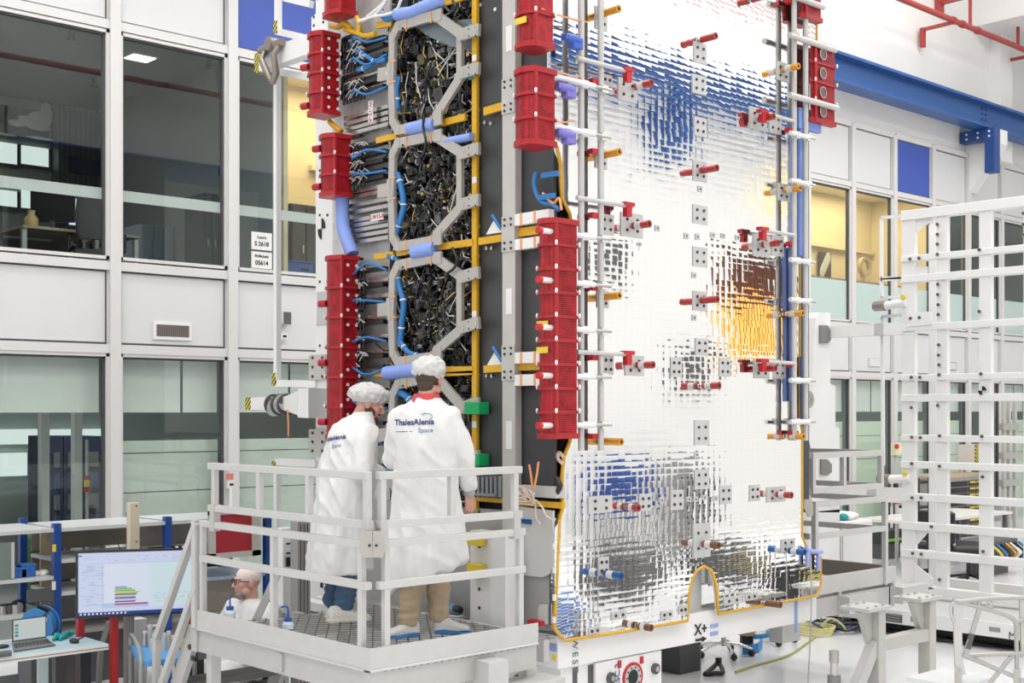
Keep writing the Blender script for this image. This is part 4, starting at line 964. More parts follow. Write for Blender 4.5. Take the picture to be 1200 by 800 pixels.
# corner gussets
PLT = mat('gusset_plate', (.50, .48, .45), .35, .6)
for (pl, scr) in ([[(423,622),(436,622),(437,653),(424,653),(420,640)], (433, 639)], [[(437,622),(446,622),(452,640),(449,653),(437,653)], (441, 639)]):
    b = MB(PLT); q = [atD(*c, 7.16) for c in pl]; b.prism(q, V((FX, FY, 0)) * .012); b.use(SCREW); c = atD(*scr, 7.155); b.cyl(c, c - V((FX, FY, 0)) * .004, .008, n=8); b.build('gusset', wp)
# rubber bump under the toe boards
b = MB(mat('dark_rubber', (.10, .09, .08), .6))
for k in range(22):
    x = X0 + .1 + k * (X1 - X0 - .15) / 22; b.ell((x, Y0 - .004, .992), (.018, .008, .008), 6, 4)
b.build('edge_clip', wp)
# outrigger box at the right end
b = MB(ALUL); q = onY(560, 770, Y0 - .02); b.box((q.x, Y0 - .12, .80), (q.x + .16, Y0 + .1, .96)); b.box((q.x + .05, Y0 - .1, .74), (X1 + .15, Y0 + .12, .78)); b.box((q.x - .28, Y0 - .02, .70), (q.x - .2, Y0 + .06, .84)); b.build('outrigger', wp, bevel=.004)
b = MB(ALUL)
for (x, y) in ((X1, Y0 + .1), (X0 + .1, Y1 - .05), (X1, Y1 - .05), (X0 + .1, Y0 + .38)): b = MB(ALUL); b.box((x - .035, y - .035, 0), (x + .035, y + .035, .85)); b.build('leg', wp)
# stair at the far left end, going down away from the camera
for x in (X0 + .03, X0 + .85): b = MB(ALU); b.prism([(x, Y1 + .02, 1.0), (x, Y1 + .16, 1.0), (x, Y1 + .75, .0), (x, Y1 + .60, 0)], (.04, 0, 0)); b.build('stringer', wp)
b = MB(SCREW)
for (dy, dz) in ((.08, .9), (.14, .85), (.1, .78)): b.cyl((X0 + .03, Y1 + dy, dz), (X0 + .02, Y1 + dy, dz), .02, n=8)
b.build('bolt', wp)
for k in range(4):
    z = .80 - k * .22; y = Y1 + .12 + k * .13
    b = MB(mat('tread_dark', (.16, .16, .16), .5, .5))
    for j in range(9): b.box((X0 + .08, y + j * .026, z - .03), (X0 + .84, y + j * .026 + .012, z))
    b.box((X0 + .08, y - .01, z - .04), (X0 + .84, y, z)); b.build('tread', wp)
for (a, m_, c) in (((231, 612), (184, 747), (183, 801)), ((230, 687), (190, 801), None)):
    b = MB(ALUL); b.bar(onX(*a, X0), onX(*m_, X0), .045, .045, up=(1, 0, 0))
    if c: b.bar(onX(*m_, X0), onX(*c, X0), .045, .045)
    b.build('stair_rail', wp)
b = MB(ALUL); q = onX(234, 650, X0); b.box((X0 - .02, q.y + .03, 1.0), (X0 + .03, q.y + .08, 1.72)); b.build('post', wp)
q = onX(240, 610, X0)
# diagonal brace inside the platform seen behind the seated man
b = MB(ALU); b.bar(atD(328, 666, 9.0), atD(297, 733, 9.0), .05, .05); b.build('brace', wp)
# ================================================================ right platform, behind the mirror panel
rp = thing('work_platform', 'grey railed work platform at the right side of the satellite, nobody on it', 'platform', (10, 7.3, 0))
RX0, RX1, RY0, RY1, RZ = onY(950, 700, 6.34).x, onY(1050, 680, 6.34).x, 6.34, 8.6, .86
b = MB(ALUL); b.box((RX0, RY0, RZ), (RX1, RY0 + .035, RZ + .15)); b.build('toe_board', rp)
b = MB(mat('toe_brown', (.30, .26, .23), .5)); b.box((RX1 - .04, RY0 + .04, RZ), (RX1, RY1, RZ + .15)); b.box((RX0, RY1, RZ), (RX1, RY1 + .03, RZ + .15)); b.build('toe_board', rp)
b = MB(ALU); b.box((RX0, RY0, RZ - .2), (RX1 - .1, RY0 + .06, RZ - .03)); b.box((RX1 - .12, RY0, RZ - .2), (RX1 - .05, RY1, RZ - .03)); b.use(ALUL)
for px in (984, 1047): q = onY(px, 700, RY0); b.box((q.x, RY0 - .1, RZ - .19), (q.x + .45, RY0 + .02, RZ - .04)); b.box((q.x - .02, RY0 - .01, RZ - .22), (q.x + .01, RY0 + .05, RZ))
b.build('deck_frame', rp)
b = MB(mat('grating_light', (.55, .54, .52), .5, .3))
n = 24
for k in range(n): y = RY0 + .05 + k * (RY1 - RY0) / n; b.box((RX0, y, RZ - .02), (RX1 - .05, y + .03, RZ))
b.build('deck_grating', rp)
def rpost(x, y, z0, z1): b = MB(ALUL); b.box((x - .022, y - .022, z0), (x + .022, y + .022, z1)); b.build('post', rp)
zz = [onY(990, yy, RY0).z for yy in (532, 572, 588, 624)]
xl, xr, xm = onY(952, 560, RY0).x, onY(1032, 560, RY0).x, onY(988, 560, RY0).x
xl2, xr2 = onY(955, 620, RY0).x, onY(1037, 620, RY0).x
for z, a, c in ((zz[0], xl, xr), (zz[1], xl, xr), (zz[2], xl2, xr2), (zz[3], xl2, xr2)):
    b = MB(ALUL); b.bar((a - .02, RY0, z), (c + .02, RY0, z), .045, .05); b.build('rail', rp)
    b = MB(ALU); b.bar((xl - .02, RY0, z), (xl - .02, RY1, z), .045, .05); b.bar((xr, RY0, z), (xr, RY1, z), .045, .05); b.bar((xl, RY1, z), (xr, RY1, z), .045, .05); b.build('rail', rp)
for x in (xl, xm, xr): rpost(x, RY0, zz[1], zz[0])
for x in (xl2, xr2): rpost(x, RY0, RZ, zz[2])
for x in (xl, xr):
    for y in (RY1, (RY0 + RY1) / 2): rpost(x, y, RZ, zz[0])
b = MB(PLT); b.prism([onY(*q, RY0 - .03) for q in ((943,578),(950,580),(953,592),(953,604),(948,606),(942,594))], (0, .01, 0)); b.build('gusset', rp)
for (x, y) in ((RX0 + .1, RY1), (RX1 - .2, RY1)): b = MB(ALU); b.box((x - .04, y - .04, 0), (x + .04, y + .04, RZ - .03)); b.build('leg', rp)
# ================================================================ right mast linking satellite and lattice frame
rm = thing('lifting_mast', 'white sloping mast with dark plates between the mirror panel and the white lattice frame', 'mast', (11.4, 8, 0))
YM = 8.9
b = MB(WHITE); b.prism([onY(*q, YM) for q in ((948,520),(956,372),(960,366),(973,366),(973,450),(979,452),(979,500),(984,502),(984,600),(948,600))], (0, .35, 0))
q0, q1 = onY(948, 600, YM), onY(984, 600, YM); b.box((q0.x, YM, 0), (q1.x, YM + .35, q0.z)); b.build('mast_column', rm)
b = MB(mat('plate_dark', (.22, .21, .20), .45)); b.prism([onY(*q, YM - .03) for q in ((962,381),(970,381),(974,388),(974,398),(970,402),(962,402))], (0, .03, 0)); b.build('dark_plate', rm); b = MB(MATS['plate_dark']); b.prism([onY(*q, YM - .03) for q in ((963,538),(970,538),(975,544),(975,553),(970,557),(963,556))], (0, .03, 0)); b.build('dark_plate', rm)
for (yy, x1) in ((389, 1062), (576, 1066)):
    a, c = onY(974, yy, YM), onX(x1, yy - 1, 13.55); c.z = a.z; b = MB(WHITE); b.bar(a, c, .12, .14 if yy < 400 else .17); b.build('arm', rm)
    m_ = a + (c - a) * (.62 if yy < 400 else .5); b = MB(LGREY); b.bar(m_, m_ + (c - a) * .12, .125, .145 if yy < 400 else .175); b.build('sleeve', rm)
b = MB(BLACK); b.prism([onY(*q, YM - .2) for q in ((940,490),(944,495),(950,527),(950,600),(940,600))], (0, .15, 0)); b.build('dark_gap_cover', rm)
b = MB(STEEL); c = onY(945, 468, YM - .2); b.ring(c, (0, -1, 0), .06, .1, .04); b.build('ring_fitting', rm)
# ================================================================ white lattice frame on its base
XL = 13.5
lf = thing('lattice_frame', 'large white welded lattice frame standing on the right white base', 'frame', (XL, 6.5, .30))
ZT = onX(1060, 252, XL).z; ZB = onX(1064, 693, XL).z
YEND = 3.6
def vert(px0, px1, z0=ZB, z1=ZT, x=XL, t=.07):
    a, c = onX(px1, 400, x).y, onX(px0, 400, x).y; b = MB(WHITE); b.box((x, a, z0), (x + t, c, z1)); b.build('upright', lf, bevel=.006); return a, c
ys = [vert(1056.5, 1072), vert(1097, 1110), vert(1147, 1161.5), vert(1199, 1214)]
YL = ys[0][1]
rows = [(247, 258.5), (300, 307), (323, 331.5), (380, 388), (439, 446), (462, 470.5), (509, 516.5), (540, 548), (577.5, 586), (611, 620), (643, 652), (684, 693)]
for y0, y1 in rows:
    z1, z0 = onX(1060, y0, XL).z, onX(1060, y1, XL).z
    b = MB(WHITE); b.box((XL - .02, YEND, z0), (XL + .12, YL if y0 < 380 or y0 > 480 else YL, z1)); b.build('cross_bar', lf, bevel=.006)
vert(1088, 1097, onX(1090, 690, XL + .5).z, onX(1090, 260, XL + .5).z, XL + .7, .12)
b = MB(WHITE); b.prism([onX(*q, XL + .02) for q in ((1072,254),(1092,252),(1092,258),(1072,272))], (.03, 0, 0)); b.build('gusset', lf)
b = MB(WHITE); b.prism([onX(*q, XL + .02) for q in ((1072,640),(1088,622),(1098,616),(1072,612))], (.03, 0, 0)); b.build('gusset', lf)
b = MB(WHITE); b.prism([onX(*q, XL - .02) for q in ((1072,661),(1093,678),(1093,690),(1072,690))], (.03, 0, 0)); b.build('gusset', lf)
b = MB(WHITE); b.prism([onX(*q, XL - .03) for q in ((1062,366),(1089,365),(1093,380),(1062,383))], (.03, 0, 0)); b.build('gusset', lf)
b = MB(WHITE); b.prism([onX(*q, XL + .02) for q in ((1072,313),(1086,312),(1086,323),(1072,325))], (.03, 0, 0)); b.build('gusset', lf)
dots = [(1067,303.5),(1077.5,302.5),(1099,263),(1099,274.5),(1099,286),(1099,298),(1148,292.5),(1148,365),(1099.5,333),(1099.5,345),(1100,357),(1100,368.5),(1067.5,373),(1078,372),(1100.5,404),(1100.5,416),(1101,427.5),(1101,439),(1068.5,442),(1078.5,442),(1150,438),(1068.5,477.5),(1099.5,475),(1069,512),(1079,512.5),(1101.5,510.5),(1151,511),(1069,543),(1101.5,546),(1152,558.5),(1069.5,583),(1080,583),(1092,617),(1070,648),(1080,649),(1101.5,679),(1152.5,646),(1200,250),(1200,263),(1200,275)]
for d in dots:
    q = onX(*d, XL - .02); b = MB(mat('bolt_brown', (.16, .12, .09), .4, .4)); b.cyl(q, q - V((.02, 0, 0)), .018, n=10); b.use(PAPER); b.ring(q - V((.001, 0, 0)), (-1, 0, 0), .018, .026, .004, 12); b.build('bolt', lf)
b = MB(INK); q = onX(1151, 457.5, XL - .025)
for s_ in (1, -1): b.prism([q] + [q + V((0, -s_ * .05 * math.cos(a * math.pi / 8), s_ * .05 * math.sin(a * math.pi / 8))) for a in range(0, 5)], (-.004, 0, 0))
b.build('target_mark', lf)
b = MB(YELLOW); q = onX(1059, 348, XL - .02); b.cyl(q, q - V((.03, 0, 0)), .028, n=12); q = onX(1061, 555, XL - .02); b.cyl(q, q - V((.03, 0, 0)), .028, n=12); b.build('yellow_plug', lf)
def ltube(*pl):
    b = MB(WHITE); 
    for a, c in zip(pl, pl[1:]): b.bar(onX(*a, XL + .1), onX(*c, XL + .1), .035, .035)
    b.build('guard_tube', lf)
ltube((1058,253),(1033,255),(1033,326),(1058,325)); ltube((1058,326),(1033,328),(1033.5,349),(1058,347)); ltube((1058,369),(1034,371),(1035,545))
for (x, y) in ((1030, 358.5), (1035, 561)):
    c = onX(x, y, XL); b = MB(mat('shackle_steel', (.32, .28, .25), .35, .7)); b.cyl(c + V((0, -.09, 0)), c + V((0, .06, 0)), .06, n=14); b.use(WHITE); b.cyl(c + V((0, -.36, .02)), c + V((0, -.09, .0)), .05, n=12); b.build('pipe_clamp', lf)
b = MB(WHITE); b.box((XL + .9, YEND, .3), (XL + 1.0, YL, .42)); 
b.build('rear_sill', lf)
# its base
bs = thing('equipment_plinth', 'low white rectangular base with a perforated deck under the lattice frame', 'base', (13.6, 6.5, 0))
XB = 12.5
yb0, yb1 = 3.5, onX(957, 735, XB).y
DK = wave_mat('perforated_deck', (.76, .76, .75), (.46, .46, .45), 9, 'DIAGONAL')
b = MB(WHITE); b.box((XB, yb0, .14), (XB + .03, yb1, .29)); b.box((XB, yb0, .14), (15.2, yb0 + .05, .29)); b.box((XB, yb1 - .05, .14), (15.2, yb1, .29)); b.box((15.17, yb0, .14), (15.2, yb1, .29)); b.build('side_plate', bs)
b = MB(DK); b.box((XB + .03, yb0 + .05, .26), (15.17, yb1 - .05, .285)); b.build('perforated_deck', bs)
b = MB(BLACK); b.box((XB + .25, yb0 + .2, .03), (14.8, yb1 - .2, .14)); b.build('under_shadow', bs)  # black block stands in for the shadow beneath the plinth
b = MB(DGREY); a, c = onX(1057, 730, XB - .004), onX(1037, 718, XB - .004); b.box((XB - .008, a.y, a.z), (XB, c.y, c.z)); b.use(LGREY)
for k in range(4): b.box((XB - .010, a.y + .02, a.z + .02 + k * .028), (XB - .007, c.y - .03, a.z + .024 + k * .028))
b.build('rating_plate', bs)
for (x0, x1, y0, y1) in ((1067, 1076, 722, 729), (1159, 1172, 734, 741)):
    b = MB(MGREY); a, c = onX(x1, y1, XB - .003), onX(x0, y0, XB - .003); b.box((XB - .004, a.y, a.z), (XB + .001, c.y, c.z)); b.build('pocket', bs)
put_text('M', .1, INK, 'lettering', bs, onX(1186, 745, XB - .004), (0, -1, 0), (0, 0, 1))
for y in (yb0 + .3, yb1 - .3):
    for x in (XB + .15, 15): b = MB(WHITE); b.cyl((x, y, 0), (x, y, .15), .05, n=12); b.build('foot', bs)
# ================================================================ people
from mathutils import noise as MN
def caps(b, p, q, r0, r1=None, n=16):
    r1 = r0 if r1 is None else r1; p, q = V(p), V(q)
    b.cyl(p, q, r0, r1, n); b.ell(p, (r0,) * 3, n, 10); b.ell(q, (r1,) * 3, n, 10); return b
def blob(b, m, voxel, smooth=4, fold=None):
    me = b.mesh('tmp'); o = bpy.data.objects.new('tmp', me); COL.objects.link(o)
    r = o.modifiers.new('r', 'REMESH'); r.mode = 'VOXEL'; r.voxel_size = voxel; r.use_smooth_shade = True
    if smooth: s_ = o.modifiers.new('s', 'SMOOTH'); s_.iterations = smooth; s_.factor = .5
    dg = bpy.context.evaluated_depsgraph_get(); out = bpy.data.meshes.new_from_object(o.evaluated_get(dg)); bpy.data.objects.remove(o)
    out.materials.clear(); out.materials.append(m)
    if fold:
        nv = len(out.vertices); co = np.empty(nv * 3); no = np.empty(nv * 3); out.vertices.foreach_get('co', co); out.vertices.foreach_get('normal', no)
        co = co.reshape(-1, 3); no = no.reshape(-1, 3)
        d = np.array([fold(V(c), V(n_)) for c, n_ in zip(co, no)]); out.vertices.foreach_set('co', (co + no * d[:, None]).ravel())
    out.polygons.foreach_set('use_smooth', [True] * len(out.polygons)); out.update(); return out
def child(name, me, parent, label=None):
    o = bpy.data.objects.new(name, me); COL.objects.link(o); o.parent = parent; W[o.name] = V()
    if label: o['label'] = label
    return o
SKIN = mat('skin', (.62, .34, .25), .5, var=.12, scale=25); SKIN2 = mat('skin_pink', (.66, .36, .28), .5, var=.12, scale=25)
COAT = mat('coat_white', (.77, .77, .765), .75, var=.03, scale=8); CAPW = mat('cap_white', (.64, .64, .63), .8, var=.22, scale=30)
HAIR = mat('hair_brown', (.07, .045, .03), .7, var=.3, scale=40); BEARD = mat('beard_brown', (.13, .06, .03), .8, var=.4, scale=60); BEARDG = mat('beard_grey', (.36, .31, .28), .8, var=.3, scale=60)
JEANS = mat('jeans', (.07, .13, .23), .8, var=.25, scale=30); BEIGE = mat('trousers_beige', (.44, .34, .23), .8, var=.10, scale=14)
SNEAK = mat('sneaker_white', (.76, .75, .71), .6); COLLAR = mat('collar_red', (.62, .07, .08), .7); CUFF = mat('cuff_grey', (.42, .42, .42), .8)
LOGO = mat('logo_navy', (.02, .05, .20), .7); LOGO2 = mat('logo_light_blue', (.07, .22, .38), .7)
def wr(sx, sy, sz, a, seed=0.): return lambda c, n: a * MN.noise(V((c.x * sx + seed, c.y * sy, c.z * sz))) + a * .5 * MN.noise(V((c.x * sx * 2.3, c.y * sy * 2.3 + seed, c.z * sz * 2.3)))
def head_pts(b, M, hair=False):
    T = lambda *p: M @ V(p)
    r3 = M.to_3x3()
    b.ell(T(0, -.012, .03), (.076, .096, .090), 20, 14, r3); b.ell(T(0, .03, -.03), (.060, .066, .078), 18, 12, r3); b.ell(T(0, .062, -.088), (.034, .030, .026), 14, 9, r3)
    for s_ in (-1, 1):
        b.ell(T(s_ * .035, .055, -.018), (.026, .03, .03), 12, 8, r3); b.ell(T(s_ * .077, -.008, -.005), (.010, .022, .034), 12, 8, r3); b.ell(T(s_ * .05, .02, -.065), (.022, .04, .03), 12, 8, r3)
        caps(b, T(s_ * .012, .088, .034), T(s_ * .042, .076, .034), .010, .009)
    caps(b, T(0, .088, .022), T(0, .110, -.022), .009, .014); 
    for s_ in (-1, 1): b.ell(T(s_ * .012, .096, -.026), (.010, .012, .008), 8, 6, r3)
    b.ell(T(0, .090, -.052), (.023, .012, .007), 12, 6, r3); b.ell(T(0, .088, -.064), (.020, .012, .008), 12, 6, r3)
    caps(b, T(0, -.02, -.05), T(0, -.028, -.11), .056, .054)
def eyes(root, M, glasses=False):
    r3 = M.to_3x3()
    for s_ in (-1, 1):
        b = MB(mat('eye_white', (.75, .73, .70), .3)); b.ell(M @ V((s_ * .031, .079, .012)), (.013, .012, .010), 10, 8, r3); b.use(INK); b.ell(M @ V((s_ * .031, .088, .012)), (.005, .004, .005), 8, 6, r3)
        child('eye', b.mesh('eye'), root)
    if glasses:
        b = MB(BLACK)
        for s_ in (-1, 1):
            for k in range(16):
                a0, a1 = k * math.pi / 8, (k + 1) * math.pi / 8
                b.cyl(M @ V((s_ * .033 + .026 * math.cos(a0), .104, .010 + .020 * math.sin(a0))), M @ V((s_ * .033 + .026 * math.cos(a1), .104, .010 + .020 * math.sin(a1))), .0028, n=6)
            b.tube([M @ V((s_ * .059, .104, .016)), M @ V((s_ * .079, .06, .016)), M @ V((s_ * .080, -.01, .012))], .003, 6)
        b.cyl(M @ V((-.008, .105, .014)), M @ V((.008, .105, .014)), .003, n=6); child('glasses', b.mesh('glasses'), root, 'dark-rimmed glasses')
def hand(b, w, d, nrm, curl=.5, side=1, s=1.):
    """palm and five fingers; w wrist, d pointing direction, nrm palm normal, side +1 puts the thumb on d x nrm"""
    w, d, nrm = V(w), V(d).normalized(), V(nrm).normalized(); t = d.cross(nrm).normalized() * side
    for k in range(4):
        o = t * (.033 - .022 * k) * s; base = w + d * (.085 - .006 * abs(k - 1)) * s + o
        caps(b, w + d * .012 * s + o * .6, base, .013 * s, .0115 * s, 10)
        L = (.042, .047, .044, .034)[k] * s; p = base; a = curl * .5
        for j, f in enumerate((1, .66, .52)):
            q = p + (d * math.cos(a) + nrm * math.sin(a)) * L * f; caps(b, p, q, (.0095 - .001 * j) * s, (.0088 - .001 * j) * s, 10); p = q; a += curl * .8
    caps(b, w + d * .02 * s + t * .022 * s, w + d * .055 * s + t * .05 * s + nrm * .012 * s, .013 * s, .011 * s, 10); caps(b, w + d * .055 * s + t * .05 * s + nrm * .012 * s, w + d * .088 * s + t * .052 * s + nrm * .026 * s, .0105 * s, .009 * s, 10)
def ring_(c, rx, ry, n=40, tilt=None):
    out = []
    for k in range(n):
        a = 2 * math.pi * k / n; x, y = rx * math.cos(a), ry * math.sin(a); out.append(V((c[0] + x, c[1] + y, c[2] + (tilt(x, y) if tilt else 0))))
    return out
def decal(root, coat, txt, size, m, x, z, rot=0., name='lettering', fromdir=(0, 1, 0), right=(1, 0, 0), up=(0, 0, 1), bold=.0):
    me = text_mesh(txt, size, m, extrude=0.0, align='CENTER', bold=bold) if isinstance(txt, str) else txt
    bm = bmesh.new(); bm.from_mesh(coat); tree = BVHTree.FromBMesh(bm); bm.free()
    d, r, u = V(fromdir).normalized(), V(right).normalized(), V(up).normalized()
    bm = bmesh.new(); bm.from_mesh(me); bmesh.ops.subdivide_edges(bm, edges=[e for e in bm.edges if e.calc_length() > size * .25], cuts=1); bm.to_mesh(me); bm.free()
    for v in me.vertices:
        cx, cy = v.co.x, v.co.y; X = x + cx * math.cos(rot) - cy * math.sin(rot); Z = z + cx * math.sin(rot) + cy * math.cos(rot)
        o = r * X + u * Z - d * 1.0; h = tree.ray_cast(o, d)
        v.co = (h[0] - d * .004) if h[0] is not None else (o + d * .85)
    me.materials.clear(); me.materials.append(m); return child(name, me, root)
def curve_strip(pts, w):
    me = bpy.data.meshes.new('s'); vs = []; fs = []
    for k, (p, q) in enumerate(zip(pts, pts[1:])):
        p, q = V((*p, 0)), V((*q, 0)); n = (q - p).cross(V((0, 0, 1))).normalized() * w / 2; o = len(vs); vs += [p - n, q - n, q + n, p + n]; fs.append((o, o+1, o+2, o+3))
    me.from_pydata([tuple(v) for v in vs], [], fs); return me
def shoe(b, heel, d, L=.28, h=.09, wd=.05):
    heel, d = V(heel), V((d[0], d[1], 0)).normalized(); s_ = d.cross(V((0, 0, 1)))
    rings = []
    for t, w_, hh in ((0, .6, .7), (.06, .8, .95), (.2, .85, 1.0), (.38, .85, .95), (.55, .95, .72), (.75, 1.05, .52), (.92, .85, .38), (1, .5, .25)):
        c = heel + d * L * t; r = []
        for k in range(14):
            a = 2 * math.pi * k / 14; z = math.sin(a); z = (z * .5 + .5) * h * hh if z > -.4 else 0
            r.append(c + s_ * wd * w_ * math.cos(a) + V((0, 0, max(z, .0))))
        rings.append(r)
    b.loft(rings); return b
def coat_fold(seed, zb):
    f = wr(8, 8, 2.4, .012, seed); g = wr(17, 17, 9, .006, seed + 3); h_ = lambda c: .010 * (1 - abs(MN.noise(V((c.x * 7 + c.z * 6 + seed, c.y * 7, c.z * 4)))) * 2.2)
    def fn(c, n):
        a = math.atan2(c.y, c.x); lower = max(0., min(1., (1.0 - c.z) / .5))
        return f(c, n) + g(c, n) + max(0, h_(c)) + lower * .013 * math.sin(a * 8 + 2.2 * MN.noise(V((c.z * 3, seed, 0))))
    return fn
def cap_mesh(M, r, m=CAPW, seed=0):
    b = MB(m); b.ell((0, 0, 0), r, 36, 24)
    me = blob(b, m, .006, 2, lambda c, n: .012 * MN.noise(V((c.x * 35 + seed, c.y * 22, c.z * 35))) + .010 * abs(MN.noise(V((c.x * 14, c.y * 30 + seed, c.z * 18)))) - (.012 if c.z < -r[2] * .75 else 0))
    for v in me.vertices: v.co = M @ v.co
    return me
def finish(root, pos, face): root.location = pos; root.rotation_euler = (0, 0, math.atan2(-face[0], face[1]))
def person(label, me):
    o = bpy.data.objects.new('person', me); COL.objects.link(o); W[o.name] = V(); tag(o, label, 'person', 'people in white coats'); return o
def HM(p, yaw=0, pitch=0, roll=0): return Matrix.Translation(V(p)) @ Matrix.Rotation(yaw, 4, 'Z') @ Matrix.Rotation(pitch, 4, 'X') @ Matrix.Rotation(roll, 4, 'Y')
# ---- tall worker seen from behind
H2 = HM((.015, .045, 1.632), -.25, -.12)
b = MB(SKIN); head_pts(b, H2)
caps(b, (0, 0, 1.0), (0, .0, 1.30), .11, .09); caps(b, (-.13, 0, 1.35), (.13, 0, 1.35), .05); caps(b, (0, .01, 1.38), (0, .022, 1.53), .054)
caps(b, (.14, 0, 1.36), (.235, .03, 1.13), .045, .04); caps(b, (.235, .03, 1.13), (.262, .09, .90), .038, .028); hand(b, (.262, .09, .905), (.10, .12, -1), (-.75, .55, 0), .55, 1)
caps(b, (-.14, 0, 1.36), (-.215, .05, 1.12), .045, .04); caps(b, (-.215, .05, 1.12), (-.12, .34, 1.06), .038, .028); hand(b, (-.12, .34, 1.06), (.5, .9, .05), (.3, 0, -1), .5, 1)
for s_, kx in ((-1, -.09), (1, .075)): caps(b, (s_ * .08, 0, .95), (kx, .03 + .04 * s_, .52), .075, .055); caps(b, (kx, .03 + .04 * s_, .52), (kx, .02 + .07 * s_, .08), .052, .036)
p2 = person('tall person from behind in white coat with lettering, red collar and beige trousers', blob(b, SKIN, .004, 2))
eyes(p2, H2)
b = MB(COAT)
b.loft([ring_((0, .02, 1.515), .075, .065), ring_((0, .01, 1.475), .125, .085), ring_((0, 0, 1.43), .175, .11), ring_((0, 0, 1.36), .20, .13), ring_((0, -.01, 1.2), .205, .145), ring_((0, 0, 1.0), .20, .15), ring_((0, .01, .8), .22, .16), ring_((0, .01, .6), .245, .17), ring_((.0, .02, .37), .262, .18, 40, lambda x, y: .42 * x)])
caps(b, (.16, 0, 1.385), (.24, .03, 1.14), .074, .066); caps(b, (.24, .03, 1.14), (.266, .085, .97), .066, .058); caps(b, (-.16, 0, 1.385), (-.22, .05, 1.12), .074, .066); caps(b, (-.22, .05, 1.12), (-.14, .28, 1.07), .062, .052)
coat2 = blob(b, COAT, .011, 5, coat_fold(1.3, .36)); child('coat', coat2, p2)
b = MB(COLLAR); b.loft([ring_((0, .02, 1.475), .098, .085), ring_((0, .025, 1.535), .078, .074)], caps=False); b.loft([ring_((0, .02, 1.47), .104, .091), ring_((0, .025, 1.536), .080, .076)], caps=False); child('collar', b.mesh('collar'), p2, 'red collar')
b = MB(CUFF); caps(b, (.266, .085, .965), (.264, .09, .905), .043, .040); child('cuff', blob(b, CUFF, .006, 2), p2, 'grey knitted cuff')
b = MB(HAIR); b.ell(H2 @ V((0, -.022, .008)), (.080, .094, .075), 20, 14, H2.to_3x3()); b.ell(H2 @ V((0, -.055, -.05)), (.055, .045, .05), 16, 10, H2.to_3x3()); child('hair', blob(b, HAIR, .005, 2, wr(60, 60, 20, .003)), p2)
child('cap', cap_mesh(H2 @ HM((0, -.014, .062), 0, .18), (.106, .118, .082)), p2, 'white crinkled hair cap')
b = MB(BEIGE)
for s_, kx in ((-1, -.09), (1, .075)): caps(b, (s_ * .08, 0, .93), (kx, .03 + .04 * s_, .52), .098, .084); caps(b, (kx, .03 + .04 * s_, .52), (kx - .01, .02 + .07 * s_, .12), .082, .070)
child('trousers', blob(b, BEIGE, .009, 4, lambda c, n: wr(9, 9, 6, .010, 4)(c, n) + (.012 * MN.noise(V((c.x * 8, c.y * 8, c.z * 30))) if c.z < .35 else 0)), p2)
SHC = mat('shoe_cover_white', (.62, .62, .62), .6, var=.2, scale=20); SHB = mat('shoe_cover_blue', (.02, .16, .42), .5)
for (h_, d_) in (((-.045, -.02, .0), (-.50, -.38)), ((.045, .07, .0), (.9, .12))):
    b = MB(SHC); shoe(b, V(h_) + V((0, 0, .02)), d_, .225, .085, .05); sh = child('shoe_cover', blob(b, SHC, .007, 2, wr(25, 25, 25, .004)), p2)
    b = MB(SHB); shoe(b, h_, d_, .24, .04, .055); child('sole', blob(b, SHB, .007, 2), sh, 'blue sole')
b = MB(mat('strap_blue', (.12, .22, .36), .6)); b.box((-.005, -.07, .36), (.03, -.06, .46)); child('strap', b.mesh('strap'), p2)
decal(p2, coat2, 'ThalesAlenia', .052, LOGO, -.055, 1.355, 0.03, bold=.0012); decal(p2, coat2, 'Space', .042, LOGO2, .025, 1.305, 0.03)
decal(p2, coat2, curve_strip([(-.115, 0), (.0, 0)], .004), .05, LOGO, -.06, 1.298, .03, 'logo_line')
decal(p2, coat2, curve_strip([(.045 * math.cos(t) , .024 * math.sin(t)) for t in [i * .25 for i in range(-3, 9)]], .004), .05, LOGO2, .02, 1.385, .2, 'logo_swoosh')
finish(p2, onZ(499, 744, 1.022), (.76, .65))
# ---- bearded worker in profile
H1 = HM((0, .215, 1.475), -.42, -.40)
b = MB(SKIN2); head_pts(b, H1)
caps(b, (0, 0, .95), (0, .08, 1.20), .11, .09); caps(b, (-.14, .10, 1.24), (.14, .10, 1.24), .045); caps(b, (0, .12, 1.28), (0, .185, 1.40), .052)
for s_ in (-1, 1):
    caps(b, (s_ * .14, .11, 1.25), (s_ * .25, .03, 1.02), .045, .04); caps(b, (s_ * .25, .03, 1.02), (s_ * .12, .23, 1.0), .036, .028); hand(b, (s_ * .12, .23, 1.0), (-s_ * .25, .9, .1), (0, -.1, -1), .7, -s_)
    caps(b, (s_ * .08, 0, .95), (s_ * .085, .04, .5), .075, .055); caps(b, (s_ * .085, .04, .5), (s_ * .085, -.02 , .09), .052, .036)
p1 = person('bearded person in profile in white coat, jeans and white trainers, leaning towards the satellite', blob(b, SKIN2, .004, 2))
eyes(p1, H1)
b = MB(COAT)
b.loft([ring_((0, .165, 1.40), .072, .068), ring_((0, .13, 1.365), .12, .10), ring_((0, .10, 1.32), .185, .13), ring_((0, .085, 1.24), .215, .155), ring_((0, .06, 1.08), .22, .175), ring_((0, .03, .9), .22, .18), ring_((0, .01, .7), .225, .19), ring_((0, 0, .5), .235, .20), ring_((0, -.01, .33), .245, .205, 40, lambda x, y: .12 * y)])
for s_ in (-1, 1): caps(b, (s_ * .18, .10, 1.27), (s_ * .255, .03, 1.02), .082, .074); caps(b, (s_ * .255, .03, 1.02), (s_ * .14, .20, .995), .070, .056)
coat1 = blob(b, COAT, .011, 5, coat_fold(7.7, .33)); child('coat', coat1, p1)
